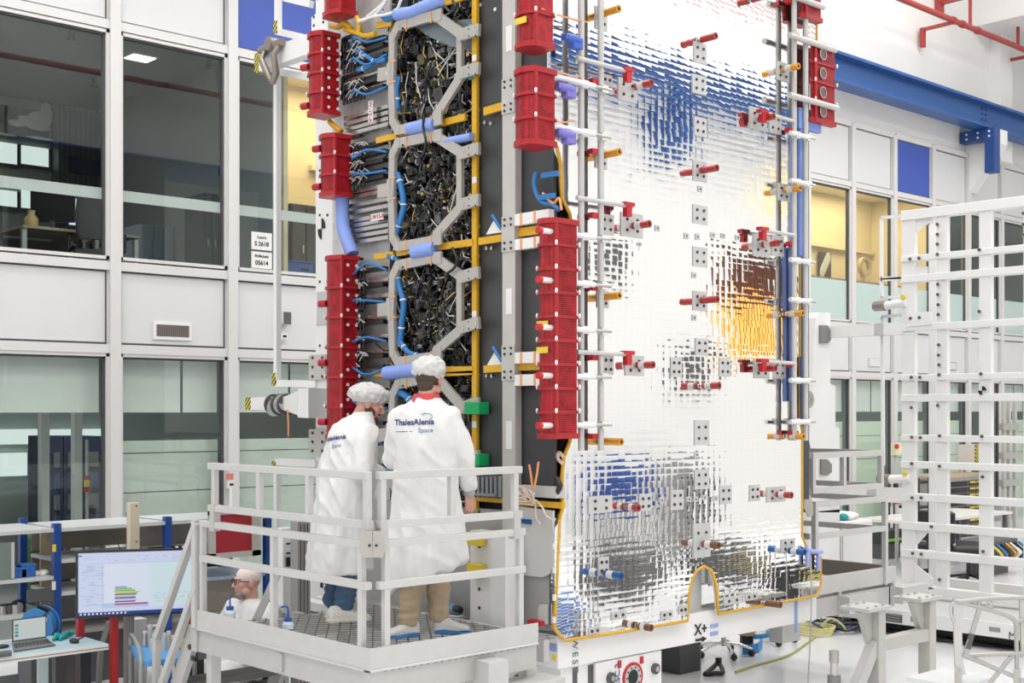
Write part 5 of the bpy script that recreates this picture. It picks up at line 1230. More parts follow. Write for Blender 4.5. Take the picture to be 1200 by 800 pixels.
b = MB(COAT); b.loft([ring_((0, .15, 1.37), .095, .09), ring_((0, .175, 1.42), .074, .072)], caps=False); child('collar', b.mesh('collar'), p1)
b = MB(BEARD); T = lambda *p: H1 @ V(p); r3 = H1.to_3x3()
b.ell(T(0, .060, -.088), (.046, .042, .040), 16, 10, r3); 
for s_ in (-1, 1): b.ell(T(s_ * .052, .025, -.062), (.020, .040, .045), 12, 8, r3); b.ell(T(s_ * .066, .0, -.035), (.013, .022, .035), 10, 8, r3); b.ell(T(s_ * .026, .088, -.045), (.016, .012, .007), 8, 6, r3)
child('beard', blob(b, BEARD, .005, 2, wr(70, 70, 70, .003)), p1, 'brown beard')
child('cap', cap_mesh(H1 @ HM((0, -.03, .060), 0, .30), (.118, .145, .074), seed=5), p1, 'white crinkled hair cap')
b = MB(JEANS)
for s_ in (-1, 1): caps(b, (s_ * .085, 0, .9), (s_ * .09, .04, .5), .095, .082); caps(b, (s_ * .09, .04, .5), (s_ * .09, -.02, .12), .08, .070)
child('jeans', blob(b, JEANS, .009, 4, lambda c, n: wr(10, 10, 12, .006, 9)(c, n) + (.0045 * math.sin(c.z * 110 + 4 * MN.noise(c * 9)) if c.z < .26 else 0)), p1)
for s_, dy in ((-1, .05), (1, -.03)):
    b = MB(SNEAK); shoe(b, (s_ * .09, -.11 + dy, .0), (s_ * .1, 1), .30, .115, .055); sh = child('trainer', blob(b, SNEAK, .007, 2), p1)
    b = MB(mat('sole_cream', (.70, .66, .56), .6)); shoe(b, (s_ * .09, -.12 + dy, 0), (s_ * .1, 1), .32, .035, .060); child('sole', blob(b, mat('sole_cream', (.7, .66, .56)), .007, 1), sh)
b = MB(TEAL); hand(b, (-.12, .225, 1.0), (.25, .9, .1), (0, -.1, -1), .7, 1, 1.16); hand(b, (.12, .225, 1.0), (-.25, .9, .1), (0, -.1, -1), .7, -1, 1.16); child('glove', blob(b, TEAL, .0045, 2), p1, 'teal nitrile gloves')
decal(p1, coat1, 'ThalesAlenia', .046, LOGO, .03, 1.24, .12, bold=.0012); decal(p1, coat1, 'Space', .040, LOGO2, .08, 1.19, .12)
finish(p1, onZ(400, 725, 1.022), (.985, -.17))
# ---- seated man with glasses behind the platform
H3 = HM((0, .06, 1.135), -.55, -.02)
b = MB(SKIN2); head_pts(b, H3)
caps(b, (0, -.02, .55), (0, 0, .80), .12, .10); caps(b, (-.15, 0, .90), (.15, 0, .90), .06); caps(b, (0, 0, .90), (0, .03, 1.0), .06)
for s_ in (-1, 1):
    caps(b, (s_ * .15, 0, .90), (s_ * .27, .06, .66), .05, .042); caps(b, (s_ * .27, .06, .66), (s_ * .14, .34, .58), .04, .028); hand(b, (s_ * .14, .34, .58), (-s_ * .2, .95, -.35), (-s_ * .5, 0, -1), .5, -s_)
    caps(b, (s_ * .10, .0, .52), (s_ * .13, .42, .50), .075, .058); caps(b, (s_ * .13, .42, .50), (s_ * .12, .40, .09), .055, .038)
p3 = person('seated person in white coat with glasses, short grey beard and pale bald head', blob(b, SKIN2, .004, 2))
eyes(p3, H3, True)
b = MB(COAT); b.loft([ring_((0, .03, 1.0), .075, .07), ring_((0, .02, .965), .13, .09), ring_((0, 0, .93), .20, .125), ring_((0, 0, .84), .24, .15), ring_((0, -.01, .66), .25, .17), ring_((0, 0, .46), .26, .19)])
for s_ in (-1, 1):
    caps(b, (s_ * .18, 0, .90), (s_ * .28, .05, .66), .082, .074); caps(b, (s_ * .28, .05, .66), (s_ * .17, .29, .59), .07, .056); caps(b, (s_ * .10, .0, .50), (s_ * .13, .42, .50), .10, .09); caps(b, (s_ * .13, .42, .50), (s_ * .13, .44, .36), .09, .1)
child('coat', blob(b, COAT, .011, 5, coat_fold(3.1, .4)), p3)
b = MB(BEARDG); r3 = H3.to_3x3(); T = lambda *p: H3 @ V(p)
b.ell(T(0, .058, -.088), (.040, .036, .034), 16, 10, r3)
for s_ in (-1, 1): b.ell(T(s_ * .048, .03, -.068), (.016, .034, .030), 12, 8, r3)
child('beard', blob(b, BEARDG, .005, 2, wr(70, 70, 70, .002)), p3, 'short grey beard')
b = MB(mat('cap_pale_pink', (.78, .68, .64), .7)); b.ell(H3 @ V((0, -.014, .045)), (.080, .100, .082), 22, 14, H3.to_3x3()); child('cap', blob(b, mat('cap_pale_pink', (.78, .68, .64)), .006, 2), p3, 'pale close-fitting cap')
b = MB(JEANS)
for s_ in (-1, 1): caps(b, (s_ * .13, .42, .40), (s_ * .12, .40, .08), .075, .06)
child('trousers', blob(b, JEANS, .01, 2), p3)
for s_ in (-1, 1): b = MB(BLACK); shoe(b, (s_ * .12, .33, 0), (0, 1)); child('shoe', blob(b, BLACK, .008, 2), p3)
q = atD(296, 700, 9.9); finish(p3, (q.x, q.y, 0), (-.944, -.285))
# office stool under the seated man
stl = thing('office_stool', 'dark office stool under the seated person in glasses', 'stool', (0, 0, 0), local=True)
b = MB(DGREY); b.cyl((0, 0, .37), (0, 0, .41), .2, n=24); b.build('seat', stl); b = MB(STEEL); b.cyl((0, 0, .08), (0, 0, .37), .03); b.build('column', stl)
for k in range(5):
    a = k * 1.2566; b = MB(DGREY); b.bar((0, 0, .08), (.26 * math.cos(a), .26 * math.sin(a), .06), .04, .03); b.cyl((.26 * math.cos(a), .26 * math.sin(a) - .015, .028), (.26 * math.cos(a), .26 * math.sin(a) + .015, .028), .028, n=10); b.build('leg', stl)
stl.location = (q.x, q.y, 0)
# a lone blue trainer of a fourth person, standing on the slide rail of the stand
b = MB(mat('sneaker_blue', (.14, .28, .42), .6)); t4 = thing('trainer_shoe', 'blue trainer with black toe behind the beige trousers', 'shoe', (0, 0, 0), local=True)
shoe(b, (0, 0, .02), (0, 1), .28, .11, .05); child('upper', blob(b, mat('sneaker_blue', (.14, .28, .42)), .006, 2), t4)
b = MB(BLACK); b.ell((0, .245, .045), (.045, .045, .035), 14, 9); child('toe_cap', b.mesh('toe'), t4); b = MB(PAPER); shoe(b, (0, -.01, 0), (0, 1), .305, .03, .055); child('sole', blob(b, PAPER, .006, 1), t4)
b = MB(PAPER)
for k in range(4): b.tube([(-.03, .10 + k * .025, .085 - k * .008), (0, .105 + k * .025, .10 - k * .01), (.03, .10 + k * .025, .085 - k * .008)], .004, 5)
child('laces', b.mesh('laces'), t4)
q = onX(509, 712, 5.82); t4.location = (5.83, q.y + .04, 1.0); t4.rotation_euler = (0, 0, math.atan2(-.12, -1.))
b = MB(STEEL); b.box((5.77, q.y - .30, .955), (5.89, q.y + .10, 1.0)); b.build('slide_block', st)
# ================================================================ left side: benches, screen, table
BF = 10.34                                                # front plane of the bench row
def shelf_unit(label, px0, px1, shelves, left_post, board, y1=BF + .7):
    x0, x1 = onY(px0, 620, BF).x, onY(px1, 620, BF).x
    t = thing('shelving_unit', label, 'shelf', ((x0 + x1) / 2, BF + .35, 0), 'blue-post bench shelving')
    for (x, y) in ([(x0, BF), (x0, y1)] if left_post else []) + [(x1, BF), (x1, y1)]:
        b = MB(BENCHB); b.box((x - .03, y - .03, 0), (x + .03, y + .03, 1.52)); b.build('post', t)
    for z, d, m in shelves:
        b = MB(m); b.box((x0 + .03, BF - .02, z - .03), (x1 - .03, BF + d, z)); b.build('shelf', t)
    for (z0, z1, m, yy) in board:
        b = MB(m); b.box((x0 + .04, yy, z0), (x1 - .04, yy + .02, z1)); b.build('back_board', t)
    return t, x0, x1
SHELFM = mat('shelf_grey', (.60, .62, .62), .35); SHELFG = glass_mat('shelf_clear', (.80, .86, .86), .12)
sA, ax0, ax1 = shelf_unit('blue-post shelving at the left edge of the picture with a green-grey cabinet', -70, 66, [(1.48, .68, SHELFM), (1.09, .5, SHELFM), (.80, .6, SHELFM), (.2, .6, DGREY)], True, [])
sB, bx0, bx1 = shelf_unit('blue-post shelving directly behind the big screen', 66, 196, [(1.48, .68, SHELFM), (1.22, .6, SHELFM), (.95, .6, SHELFM), (.62, .6, MGREY)], False, [(1.24, 1.44, TAUPE, BF + .60), (.97, 1.20, TAUPE, BF + .60), (.1, .6, DGREY, BF + .3), (.64, .93, MGREY, BF + .5)])
sC, cx0, cx1 = shelf_unit('blue-post shelving behind the seated person', 196, 313, [(1.48, .68, SHELFM), (.95, .6, mat('shelf_pale_blue', (.36, .46, .58), .4)), (.62, .6, MGREY)], False, [(1.2, 1.44, TAUPE, BF + .60), (.35, .9, TAUPE, BF + .1), (.97, 1.2, BLACK, BF + .55)])
b = MB(YELLOW); q = onY(63.5, 642, BF - .035); b.cbox(q, (.03, .008, .06)); b.build('sticker', sA); q2 = onY(63, 686, BF - .035); b = MB(PAPER); b.cbox(q2, (.03, .008, .07)); b.build('sticker', sA)
def bx(name, label, cat, lo, hi, m, grp=None, bev=.006, extra=None):
    """a boxy thing: shell plus the parts given in extra"""
    t = thing(name, label, cat, ((lo[0]+hi[0])/2, (lo[1]+hi[1])/2, lo[2]), grp)
    b = MB(m); b.box(lo, hi); b.build('shell', t, bevel=bev)
    for nm, l, h, mm in extra or []: b = MB(mm); b.box(l, h); b.build(nm, t)
    return t
z = 1.09
q = onY(-6, 660, BF + .05); c = onY(13, 690, BF + .05); bx('equipment_cabinet', 'green-grey metal cabinet on the middle shelf at the left edge', 'cabinet', (q.x - .2, BF + .0, z), (c.x, BF + .45, z + .30), mat('green_grey', (.20, .24, .22), .4), extra=[('door_edge', (c.x - .02, BF - .012, z + .01), (c.x + .004, BF, z + .30), LGREY)])
for (px, w_, h_, lb) in ((24, .05, .07, 'smaller blue plastic box on the shelf, left of its twin'), (33, .06, .095, 'larger blue plastic box on the shelf beside the blue post')):
    q = onY(px, 676, BF + .06); bx('plastic_box', lb, 'box', (q.x - w_, BF + .05, z), (q.x + w_, BF + .17, z + h_), mat('box_blue', (.04, .16, .50), .4), 'blue plastic boxes on the shelf', extra=[('lid', (q.x - w_ - .004, BF + .046, z + h_), (q.x + w_ + .004, BF + .174, z + h_ + .012), mat('box_blue_lid', (.06, .22, .6), .4))])
b = MB(PAPER); r = random.Random(3)
for k in range(7): q = onY(42 + k * 2.4, 674, BF + .1); b.ell((q.x, BF + .08 + r.random() * .1, z + .015), (.03, .04, .016 + r.random() * .015), 8, 6)
tag(b.build('plastic_bag'), 'crumpled clear bag lying on the shelf right of the blue boxes', 'bag')
b = MB(WOOD); q, c = onY(45, 630, BF + .5), onY(61, 690, BF + .5); b.box((q.x, BF + .45, .1), (c.x, BF + .48, 1.44)); tag(b.build('wooden_panel', bevel=.004), 'upright pale wooden panel between the blue posts', 'panel')
b = MB(mat('green_post', (.03, .13, .03), .5)); q = onY(38, 650, BF + .9); b.cyl((q.x, BF + .9, 0), (q.x, BF + .9, 1.30), .07, n=18); b.ell((q.x, BF + .9, 1.30), (.07, .07, .08), 16, 10); b.cyl((q.x, BF + .9, 1.36), (q.x, BF + .9, 1.44), .025, n=10); tag(b.build('green_cylinder_post'), 'dark green rounded gas bottle behind the left blue posts', 'cylinder')
b = MB(DGREY); q, c = onY(32, 690, BF - .02), onY(63, 700, BF - .02); b.box((q.x, BF - .03, c.z - .02), (c.x, BF, q.z - .01)); b.build('dark_rail', sA)
# small parts on the lower shelf
for k, (px, lb) in enumerate(((3, 'at the left edge'), (10, 'second from the left edge'), (17, 'beside the black arch handle'))):
    q = onY(px, 718, BF + .1); b = MB((STEEL, DGREY, LGREY)[k]); b.cyl((q.x, BF + .1, .80), (q.x, BF + .1, .87), .03, n=12); b.use(BLACK); b.cyl((q.x, BF + .1, .87), (q.x, BF + .1, .885), .022, n=12); tag(b.build('metal_fitting'), 'small metal fitting on the lower shelf ' + lb, 'fitting', 'fittings on the lower shelf')
b = MB(BLACK); q = onY(21, 714, BF + .1); b.curve([(q.x - .05, BF + .1, .80), (q.x - .05, BF + .1, .87), (q.x, BF + .1, .90), (q.x + .05, BF + .1, .87), (q.x + .05, BF + .1, .80)], .013, 6); tag(b.build('arched_bracket'), 'black arched bracket standing on the lower shelf', 'bracket')
# blue cable reel
rl_ = thing('cable_reel', 'bright blue cable reel behind the open laptop', 'reel', (0, 0, 0), local=True)
b = MB(mat('reel_blue', (.03, .22, .55), .35))
b.ring((0, -.05, 0), (0, 1, 0), .075, .135, .012); b.ring((0, .05, 0), (0, 1, 0), .075, .135, .012); b.build('flange', rl_)
b = MB(mat('reel_blue_cable', (.02, .15, .42), .5)); b.ring((0, -.038, 0), (0, 1, 0), .07, .12, .086); b.build('cable_winding', rl_)
b = MB(BLACK); b.cyl((0, -.07, 0), (0, .07, 0), .035, n=16); b.bar((0, -.055, 0), (-.05, -.055, -.13), .02, .015); b.bar((0, -.055, 0), (.06, -.055, .13), .02, .015); b.build('hub', rl_)
b = MB(BLACK); b.bar((-.05, 0, .135), (.05, 0, .135), .03, .02); b.build('carry_grip', rl_)
b = MB(PAPER); b.cbox((.05, -.053, .08), (.05, .004, .03)); b.build('sticker', rl_)
q = atD(47, 731, 9.95); rl_.location = (q.x, q.y, q.z); rl_.rotation_euler = (.15, .3, -.9)
b = MB(DGREY); b.box((q.x - .12, q.y - .12, 0), (q.x + .12, q.y + .12, q.z - .137)); tag(b.build('reel_stand', bevel=.005), 'dark block stand carrying the blue cable reel', 'stand')
# table with laptop
FR, BR, FL = onZ(125, 753.5, .76), onZ(82, 742, .76), onZ(-30, 781, .76)
tb = thing('work_table', 'pale blue topped table with dark legs under the open laptop', 'table', (FR.x - .5, (FR.y + BR.y) / 2, 0))
TX0, TX1, TY0, TY1 = FR.x - 1.5, FR.x, FR.y, BR.y
b = MB(mat('table_blue', (.42, .58, .64), .4)); b.box((TX0, TY0, .735), (TX1, TY1, .76)); b.use(mat('table_edge', (.72, .71, .67), .5)); b.box((TX0 - .01, TY0 - .012, .715), (TX1 + .01, TY1 + .01, .735)); b.box((TX0, TY0 - .012, .73), (TX1 + .008, TY0, .757)); b.build('tabletop', tb)
for x, y, m in ((TX1 - .12, TY0 + .12, BLACK), (TX1 - .15, TY1 - .1, DGREY), (TX0 + .1, TY0 + .1, BLACK), (TX0 + .1, TY1 - .1, DGREY)): b = MB(m); b.box((x - .04, y - .035, 0), (x + .04, y + .035, .715)); b.build('leg', tb)
b = MB(mat('pale_leg', (.50, .60, .62), .4)); q = onZ(35, 790, .5); b.box((q.x - .04, TY1 - .3, .2), (q.x + .03, TY1 - .26, .715)); b.build('cable_duct', tb)
lp = thing('laptop', 'open laptop with a coloured chart on its bright screen', 'laptop', (0, 0, .76))
k0, k1, k2, k3 = onZ(16, 762.5, .772), onZ(65, 755, .772), onZ(54, 747.5, .772), onZ(14, 753, .772)
b = MB(mat('laptop_grey', (.14, .14, .145), .4)); b.prism([k0, k1, k2, k3], (0, 0, -.011)); b.use(BLACK)
e1, e2 = (k1 - k0), (k3 - k0)
for i in range(10):
    for j in range(3):
        a = k0 + e1 * (.08 + i * .085) + e2 * (.38 + j * .17); b.obox(a + V((0, 0, .001)), e1 * .035, e2 * .06, V((0, 0, .001)))
b.build('keyboard_base', lp)
s0, s1 = k3 + V((0, 0, .003)), k2 + V((0, 0, .003)); up_ = V((.02, .05, .155)); nrm = (s1 - s0).cross(up_).normalized()
b = MB(mat('laptop_lid', (.05, .05, .055), .4)); b.prism([s0, s1, s1 + up_, s0 + up_], -nrm * .006 if nrm.dot(V((FX, FY, 0))) > 0 else nrm * .006); b.build('lid', lp)
fn = -nrm if nrm.dot(V((FX, FY, 0))) > 0 else nrm
def scr(b, m, u0, v0, u1, v1, lift):
    b.use(m); e = s1 - s0; q = [s0 + e * u + up_ * v + fn * lift for u, v in ((u0, v0), (u1, v0), (u1, v1), (u0, v1))]; b._add(q, [(0, 1, 2, 3)])
EM = lambda n, c, e=1.: mat('screen_' + n, tuple(q * .06 for q in c), .4, emit=c, estr=e)
b = MB(EM('white', (.72, .80, .78), .50)); scr(b, b.mats[0], .03, .06, .97, .95, .0075)
for i, (c, nm) in enumerate((((.05, .25, .5), 'b1'), ((.2, .55, .1), 'g1'), ((.0, .45, .4), 't1'), ((.1, .2, .5), 'b2'))): scr(b, EM(nm, c, .5), .07, .66 - i * .15, .17, .76 - i * .15, .0082)
b.build('screen', lp)
q = onZ(87, 753, .76); b = MB(BLACK); b.ell((q.x, q.y, .775), (.032, .05, .018), 14, 9); m_ = b.build('computer_mouse'); tag(m_, 'black computer mouse on the pale blue table', 'mouse')
b = MB(BLACK); b.curve([(q.x + .03, q.y + .05, .765), onZ(93, 748, .765), onZ(98, 746, .765)], .005, 5); b.build('mouse_cord', m_) if False else tag(b.build('pen'), 'thin black pen lying beside the mouse', 'pen')
b = MB(TEAL); r = random.Random(8)
for k in range(9):
    t_ = k / 8; q = onZ(63 + 20 * t_, 752 - 5 * t_ + r.uniform(-1, 1), .76); c = onZ(68 + 18 * t_, 748 - 2 * t_, .76); b.curve([V((q.x, q.y, .772)), V(((q.x + c.x) / 2, (q.y + c.y) / 2, .785 + r.random() * .02)), V((c.x, c.y, .772))], .013, 6)
tag(b.build('glove'), 'crumpled teal glove lying on the table right of the laptop', 'glove')
b = MB(DGREY); q, c = onZ(-6, 767, .783), onZ(13, 765, .783); b.cyl(V((q.x, q.y, .783)), V((c.x, c.y, .783)), .022, n=12); tag(b.build('hand_tool'), 'dark cylindrical tool on the table in front of the laptop', 'tool')
q = onZ(3, 759, .76); b = MB(BLACK); b.ell((q.x, q.y, .772), (.05, .035, .014), 12, 7); tag(b.build('black_puck'), 'small black puck at the left end of the table', 'puck')
# big screen on stand
A0, A1 = atD(89, 725, 9.4), atD(230, 718, 9.75); T0, T1 = atD(89, 646, 9.4), atD(230, 641, 9.75)
ms = thing('monitor', 'big widescreen monitor showing a spreadsheet with a coloured bar chart', 'monitor', (A0.x, A0.y, A0.z))
ex, ez = A1 - A0, V((0, 0, (T0.z - A0.z + T1.z - A1.z) / 2)); nn = ex.cross(ez).normalized(); nn = nn if nn.dot(V((FX, FY, 0))) < 0 else -nn
b = MB(BLACK); b.prism([A0, A1, A1 + ez, A0 + ez], -nn * .035); b.obox(A0 + ex * .5 + ez * .5 - nn * .05, ex * .2, ez * .25, nn * .02); b.build('casing', ms, bevel=.003)
def sc2(nm, c, u0, v0, u1, v1, l, e=.62):
    b_.use(EM(nm, c, e)); b_._add([A0 + ex * u + ez * v + nn * l for u, v in ((u0, v0), (u1, v0), (u1, v1), (u0, v1))], [(0, 1, 2, 3)])
b_ = MB(EM('blue_white', (.66, .74, .96), .62)); sc2('blue_white', (.66, .74, .96), .018, .035, .985, .965, .001)
sc2('paler', (.76, .82, .96), .22, .14, .985, .80, .0015); sc2('cyan_white', (.68, .84, .90), .61, .14, .985, .80, .002); sc2('navy', (.01, .05, .28), .018, .035, .985, .085, .002)
sc2('blue_soft', (.50, .62, .92), .22, .14, .60, .21, .002); sc2('blue_line', (.45, .56, .88), .018, .80, .985, .806, .002); sc2('blue_line', (.45, .56, .88), .215, .1, .22, .80, .002); sc2('navy', (.01, .05, .28), .018, .915, .05, .93, .003)
for i, (c, w_, nm) in enumerate((((.35, .30, .65), .10, 'violet'), ((.12, .60, .10), .14, 'green'), ((.30, .45, .12), .17, 'olive'), ((.55, .65, .02), .20, 'yellow'), ((.08, .20, .12), .18, 'dkgreen'), ((.70, .50, .40), .17, 'peach'), ((.03, .06, .5), .17, 'blue2'), ((.65, .55, .75), .18, 'lilac'), ((.10, .14, .2), .17, 'slate'), ((.6, .01, .1), .27, 'crimson'))):
    v = .455 - i * .027 - (.012 if i == 9 else 0); sc2(nm, c, .315, v - .021, .315 + w_, v, .003)
r = random.Random(2)
for k in range(46):
    u, v = r.uniform(.03, .18), r.uniform(.17, .78); sc2('grey_line', (.42, .50, .68), u, v, u + r.uniform(.02, .08), v + .006, .0025)
for k in range(30): u, v = r.uniform(.05, .9), r.choice((.84, .86, .88, .90)); sc2('grey_line', (.42, .50, .68), u, v, u + r.uniform(.01, .04), v + .007, .0025)
for k in range(24): u, v = r.uniform(.62, .95), r.uniform(.2, .34); sc2('grey_line', (.42, .50, .68), u, v, u + r.uniform(.01, .05), v + .006, .0027)
for k in range(12): u = .03 + k * .033; sc2('icon_white' if k != 6 else 'icon_pink', (.85, .88, .95) if k != 6 else (.9, .45, .5), u, .048, u + .016, .072, .003)
b_.build('display', ms)
b = MB(mat('stand_grey', (.30, .29, .27), .45)); c = atD(151, 722, 9.72); b.box((c.x - .03, c.y - .03, .05), (c.x + .03, c.y + .03, c.z + .2)); b.build('stand_column', ms)
b = MB(mat('stand_grey', (.30, .29, .27))); b.box((c.x - .3, c.y - .25, 0), (c.x + .3, c.y + .25, .05)); b.build('stand_foot', ms)
b = MB(BLACK); q = A0 + ex * .36 + ez; b.cyl(q, q + V((-.02, 0, .055)), .004, n=6); b.ell(q + V((-.02, 0, .06)), (.009, .009, .009), 8, 6); b.build('antenna', ms)
b = MB(BLACK); q = A0 + ex * .86 + ez; b.obox(q + V((0, 0, .012)), ex * .05, nn * .02, V((0, 0, .012))); b.use(PAPER); 
for k in (-.6, .5): b.obox(q + ex * .05 * k + V((0, 0, .012)) + nn * .021, ex * .012, nn * .001, V((0, 0, .006)))
b.build('webcam', ms)
c = atD(161.5, 760, 9.95); bx('white_pedestal', 'white box pedestal directly under the big monitor', 'pedestal', (c.x - .05, c.y - .05, .02), (c.x + .05, c.y + .05, onY(161, 724, c.y).z), WHITE, extra=[('plinth', (c.x - .06, c.y - .06, 0), (c.x + .06, c.y + .06, .02), GAP)])
for k, (px, lb) in enumerate(((94, 'left of two red posts rising behind the laptop table'), (133.5, 'right of two red posts, below the middle of the monitor'))):
    c = atD(px, 760, 9.62); t = thing('red_post', lb, 'post', (c.x, c.y, 0), 'red posts'); b = MB(mat('post_red', (.50, .03, .03), .35)); b.box((c.x - .025, c.y - .025, .015), (c.x + .025, c.y + .025, 1.0)); b.build('shaft', t); b = MB(BLACK); b.box((c.x - .03, c.y - .03, .92), (c.x + .03, c.y + .03, 1.02)); b.build('cap', t); b = MB(mat('post_red', (.5, .03, .03))); b.box((c.x - .06, c.y - .06, 0), (c.x + .06, c.y + .06, .015)); b.build('foot', t)
b = MB(mat('pole_cream', (.66, .58, .45), .6)); c = atD(156, 620, 10.05); b.box((c.x - .04, c.y - .03, 0), (c.x + .04, c.y + .03, 1.73)); b.use(GAP)
for zz in (1.70, 1.42): b.box((c.x + .005, c.y - .034, zz), (c.x + .02, c.y - .028, zz + .012))
tag(b.build('cream_pole', bevel=.004), 'upright cream timber pole behind the big monitor', 'pole')
b = MB(MGREY); b.bar(atD(128, 728, 9.8), atD(118, 760, 9.8), .035, .035); b.bar(atD(118, 760, 9.8), V((atD(112, 790, 9.8).x, atD(112, 790, 9.8).y, 0)), .035, .035); tag(b.build('grey_strut'), 'grey slanting strut between the two red posts', 'strut')
# blue tray trolley with sleeves and pens
tr = thing('tray_trolley', 'trolley with bright blue tray and curved grey handle left of the stair', 'trolley', (0, 0, 0))
c = atD(190, 764, 9.25); TZ = .70
P = [onZ(153, 756, TZ), onZ(165, 774, TZ), onZ(228, 769, TZ), onZ(226, 757, TZ), onZ(190, 749, TZ)]
b = MB(mat('tray_blue', (.10, .36, .72), .4)); b.prism(P, (0, 0, -.045)); b.build('tray', tr, bevel=.006)
for a in (P[0], P[1], P[2], P[3]): b = MB(MGREY); b.cyl((a.x, a.y, .06), (a.x, a.y, TZ - .04), .016, n=10); b.build('leg', tr)
b = MB(MGREY); b.curve([V((P[0].x, P[0].y, TZ)), V((P[0].x, P[0].y, TZ + .08)), (P[0] + P[1]) / 2 + V((0, 0, .09)), V((P[1].x, P[1].y, TZ + .02)), V((P[1].x, P[1].y, .4))], .014, 8); b.build('handle', tr)
for a in (P[0], P[1], P[2], P[3]): b = MB(BLACK); b.cyl((a.x - .012, a.y, .03), (a.x + .012, a.y, .03), .03, n=12); b.build('wheel', tr)
b = MB(DGREY); b.prism([V((p.x, p.y, .25)) for p in P], (0, 0, -.02)); b.build('lower_shelf', tr)
spots = ((170, 758), (176, 755), (181, 760), (187, 757), (192, 762), (198, 758), (203, 761), (178, 763))
for k, (px, py) in enumerate(spots):
    q = onZ(px, py, TZ); h_ = (.10, .13, .09, .12, .11, .10, .085, .07)[k]; b = MB((STEEL, LGREY, mat('sleeve_beige', (.55, .50, .44), .5))[k % 3]); b.cyl((q.x, q.y, TZ), (q.x, q.y, TZ + h_), .020, n=14); b.use(mat('sleeve_cap', (.66, .62, .56), .5)); b.cyl((q.x, q.y, TZ + h_), (q.x, q.y, TZ + h_ + .02), .016, n=12)
    tag(b.build('tool_sleeve'), 'grey and beige capped tool sleeves standing together on the blue tray', 'sleeve', 'tool sleeves on the blue tray')
q = atD(222, 755, 9.5); bx('pen_holder', 'black box holding yellow pens beside the blue tray', 'holder', (q.x - .09, q.y - .06, .0), (q.x + .09, q.y + .06, q.z - .02), BLACK, extra=[('rim', (q.x - .095, q.y - .065, q.z - .03), (q.x + .095, q.y + .065, q.z - .018), DGREY)])
for k in range(7):
    p = V((q.x - .075 + k * .025, q.y - .02 + (k % 3) * .02, q.z - .02)); b = MB((YELLOW, mat('pen_cream', (.75, .70, .45), .5))[k % 2]); b.cyl(p, p + V((.004, .01, .07)), .007, n=8); b.use(BLACK); b.cyl(p + V((.004, .01, .07)), p + V((.005, .012, .085)), .003, n=6); tag(b.build('pen'), 'yellow and cream pens standing in the black box by the tray', 'pen', 'yellow pens in the black box')
q = atD(228, 730, 9.9); bx('orange_box', 'orange-red upright box beside the right edge of the monitor', 'box', (q.x - .035, q.y - .03, .6), (q.x + .035, q.y + .03, q.z + .08), mat('orange_red', (.62, .08, .03), .4), extra=[('base', (q.x - .04, q.y - .035, 0), (q.x + .04, q.y + .035, .6), DGREY)])
# red cabinet behind the platform rails, aluminium column, electrical box
q, c = onY(246, 600, BF - .12), onY(306, 655, BF - .12)
rc = thing('red_cabinet', 'red-fronted cabinet in a grey frame behind the platform railing', 'cabinet', ((q.x + c.x) / 2, BF, 1.0))
zt_, zb_ = onY(275, 597, BF - .12).z, onY(275, 653, BF - .12).z
b = MB(mat('cabinet_frame', (.52, .50, .47), .45)); b.box((q.x + .03, BF - .08, zb_ + .02), (c.x - .03, BF - .035, zt_ - .02)); b.box((q.x, BF - .12, zb_), (q.x + .06, BF - .08, zt_)); b.box((c.x - .09, BF - .12, zb_), (c.x, BF - .08, zt_)); b.box((q.x, BF - .12, zb_), (c.x, BF - .08, zb_ + .05)); b.box((q.x, BF - .12, zt_ - .04), (c.x, BF - .08, zt_)); b.build('frame', rc)
b = MB(mat('cabinet_red', (.40, .02, .03), .4)); b.box((q.x + .06, BF - .105, zb_ + .05), (c.x - .09, BF - .08, zt_ - .04)); b.build('door', rc)
c = atD(352, 690, 9.65)
t = thing('profile_column', 'grey aluminium profile column behind the left railing by the white mast', 'column', (c.x, c.y, 0)); b = MB(mat('profile_alu', (.42, .41, .39), .4, .5)); b.box((c.x - .055, c.y - .05, .02), (c.x + .055, c.y + .05, 1.62)); b.use(DGREY)
for o in (-.03, 0, .03): b.box((c.x + o - .004, c.y - .052, .05), (c.x + o + .004, c.y - .049, 1.6))
b.build('profile', t); b = MB(DGREY); b.box((c.x - .1, c.y - .1, 0), (c.x + .1, c.y + .1, .02)); b.build('base_plate', t)
c = atD(338, 650, 9.85)
t = thing('control_box', 'white control box with a black switch left of the profile column', 'box', (c.x, c.y, 0)); b = MB(WHITE); b.box((c.x - .05, c.y, .9), (c.x + .045, c.y + .08, 1.55)); b.build('housing', t, bevel=.004); b = MB(BLACK); zz = onY(337, 657, c.y).z; b.box((c.x - .025, c.y - .02, zz - .04), (c.x + .035, c.y, zz + .03)); b.build('switch', t)
b = MB(INKB); 
for yy in (637, 648): zz = onY(337, yy, c.y).z; b.box((c.x - .02, c.y - .003, zz - .006), (c.x + .03, c.y, zz + .008))
b.build('label_strip', t); b = MB(WHITE); b.box((c.x - .02, c.y + .02, 0), (c.x + .02, c.y + .06, .9)); b.build('support_post', t)
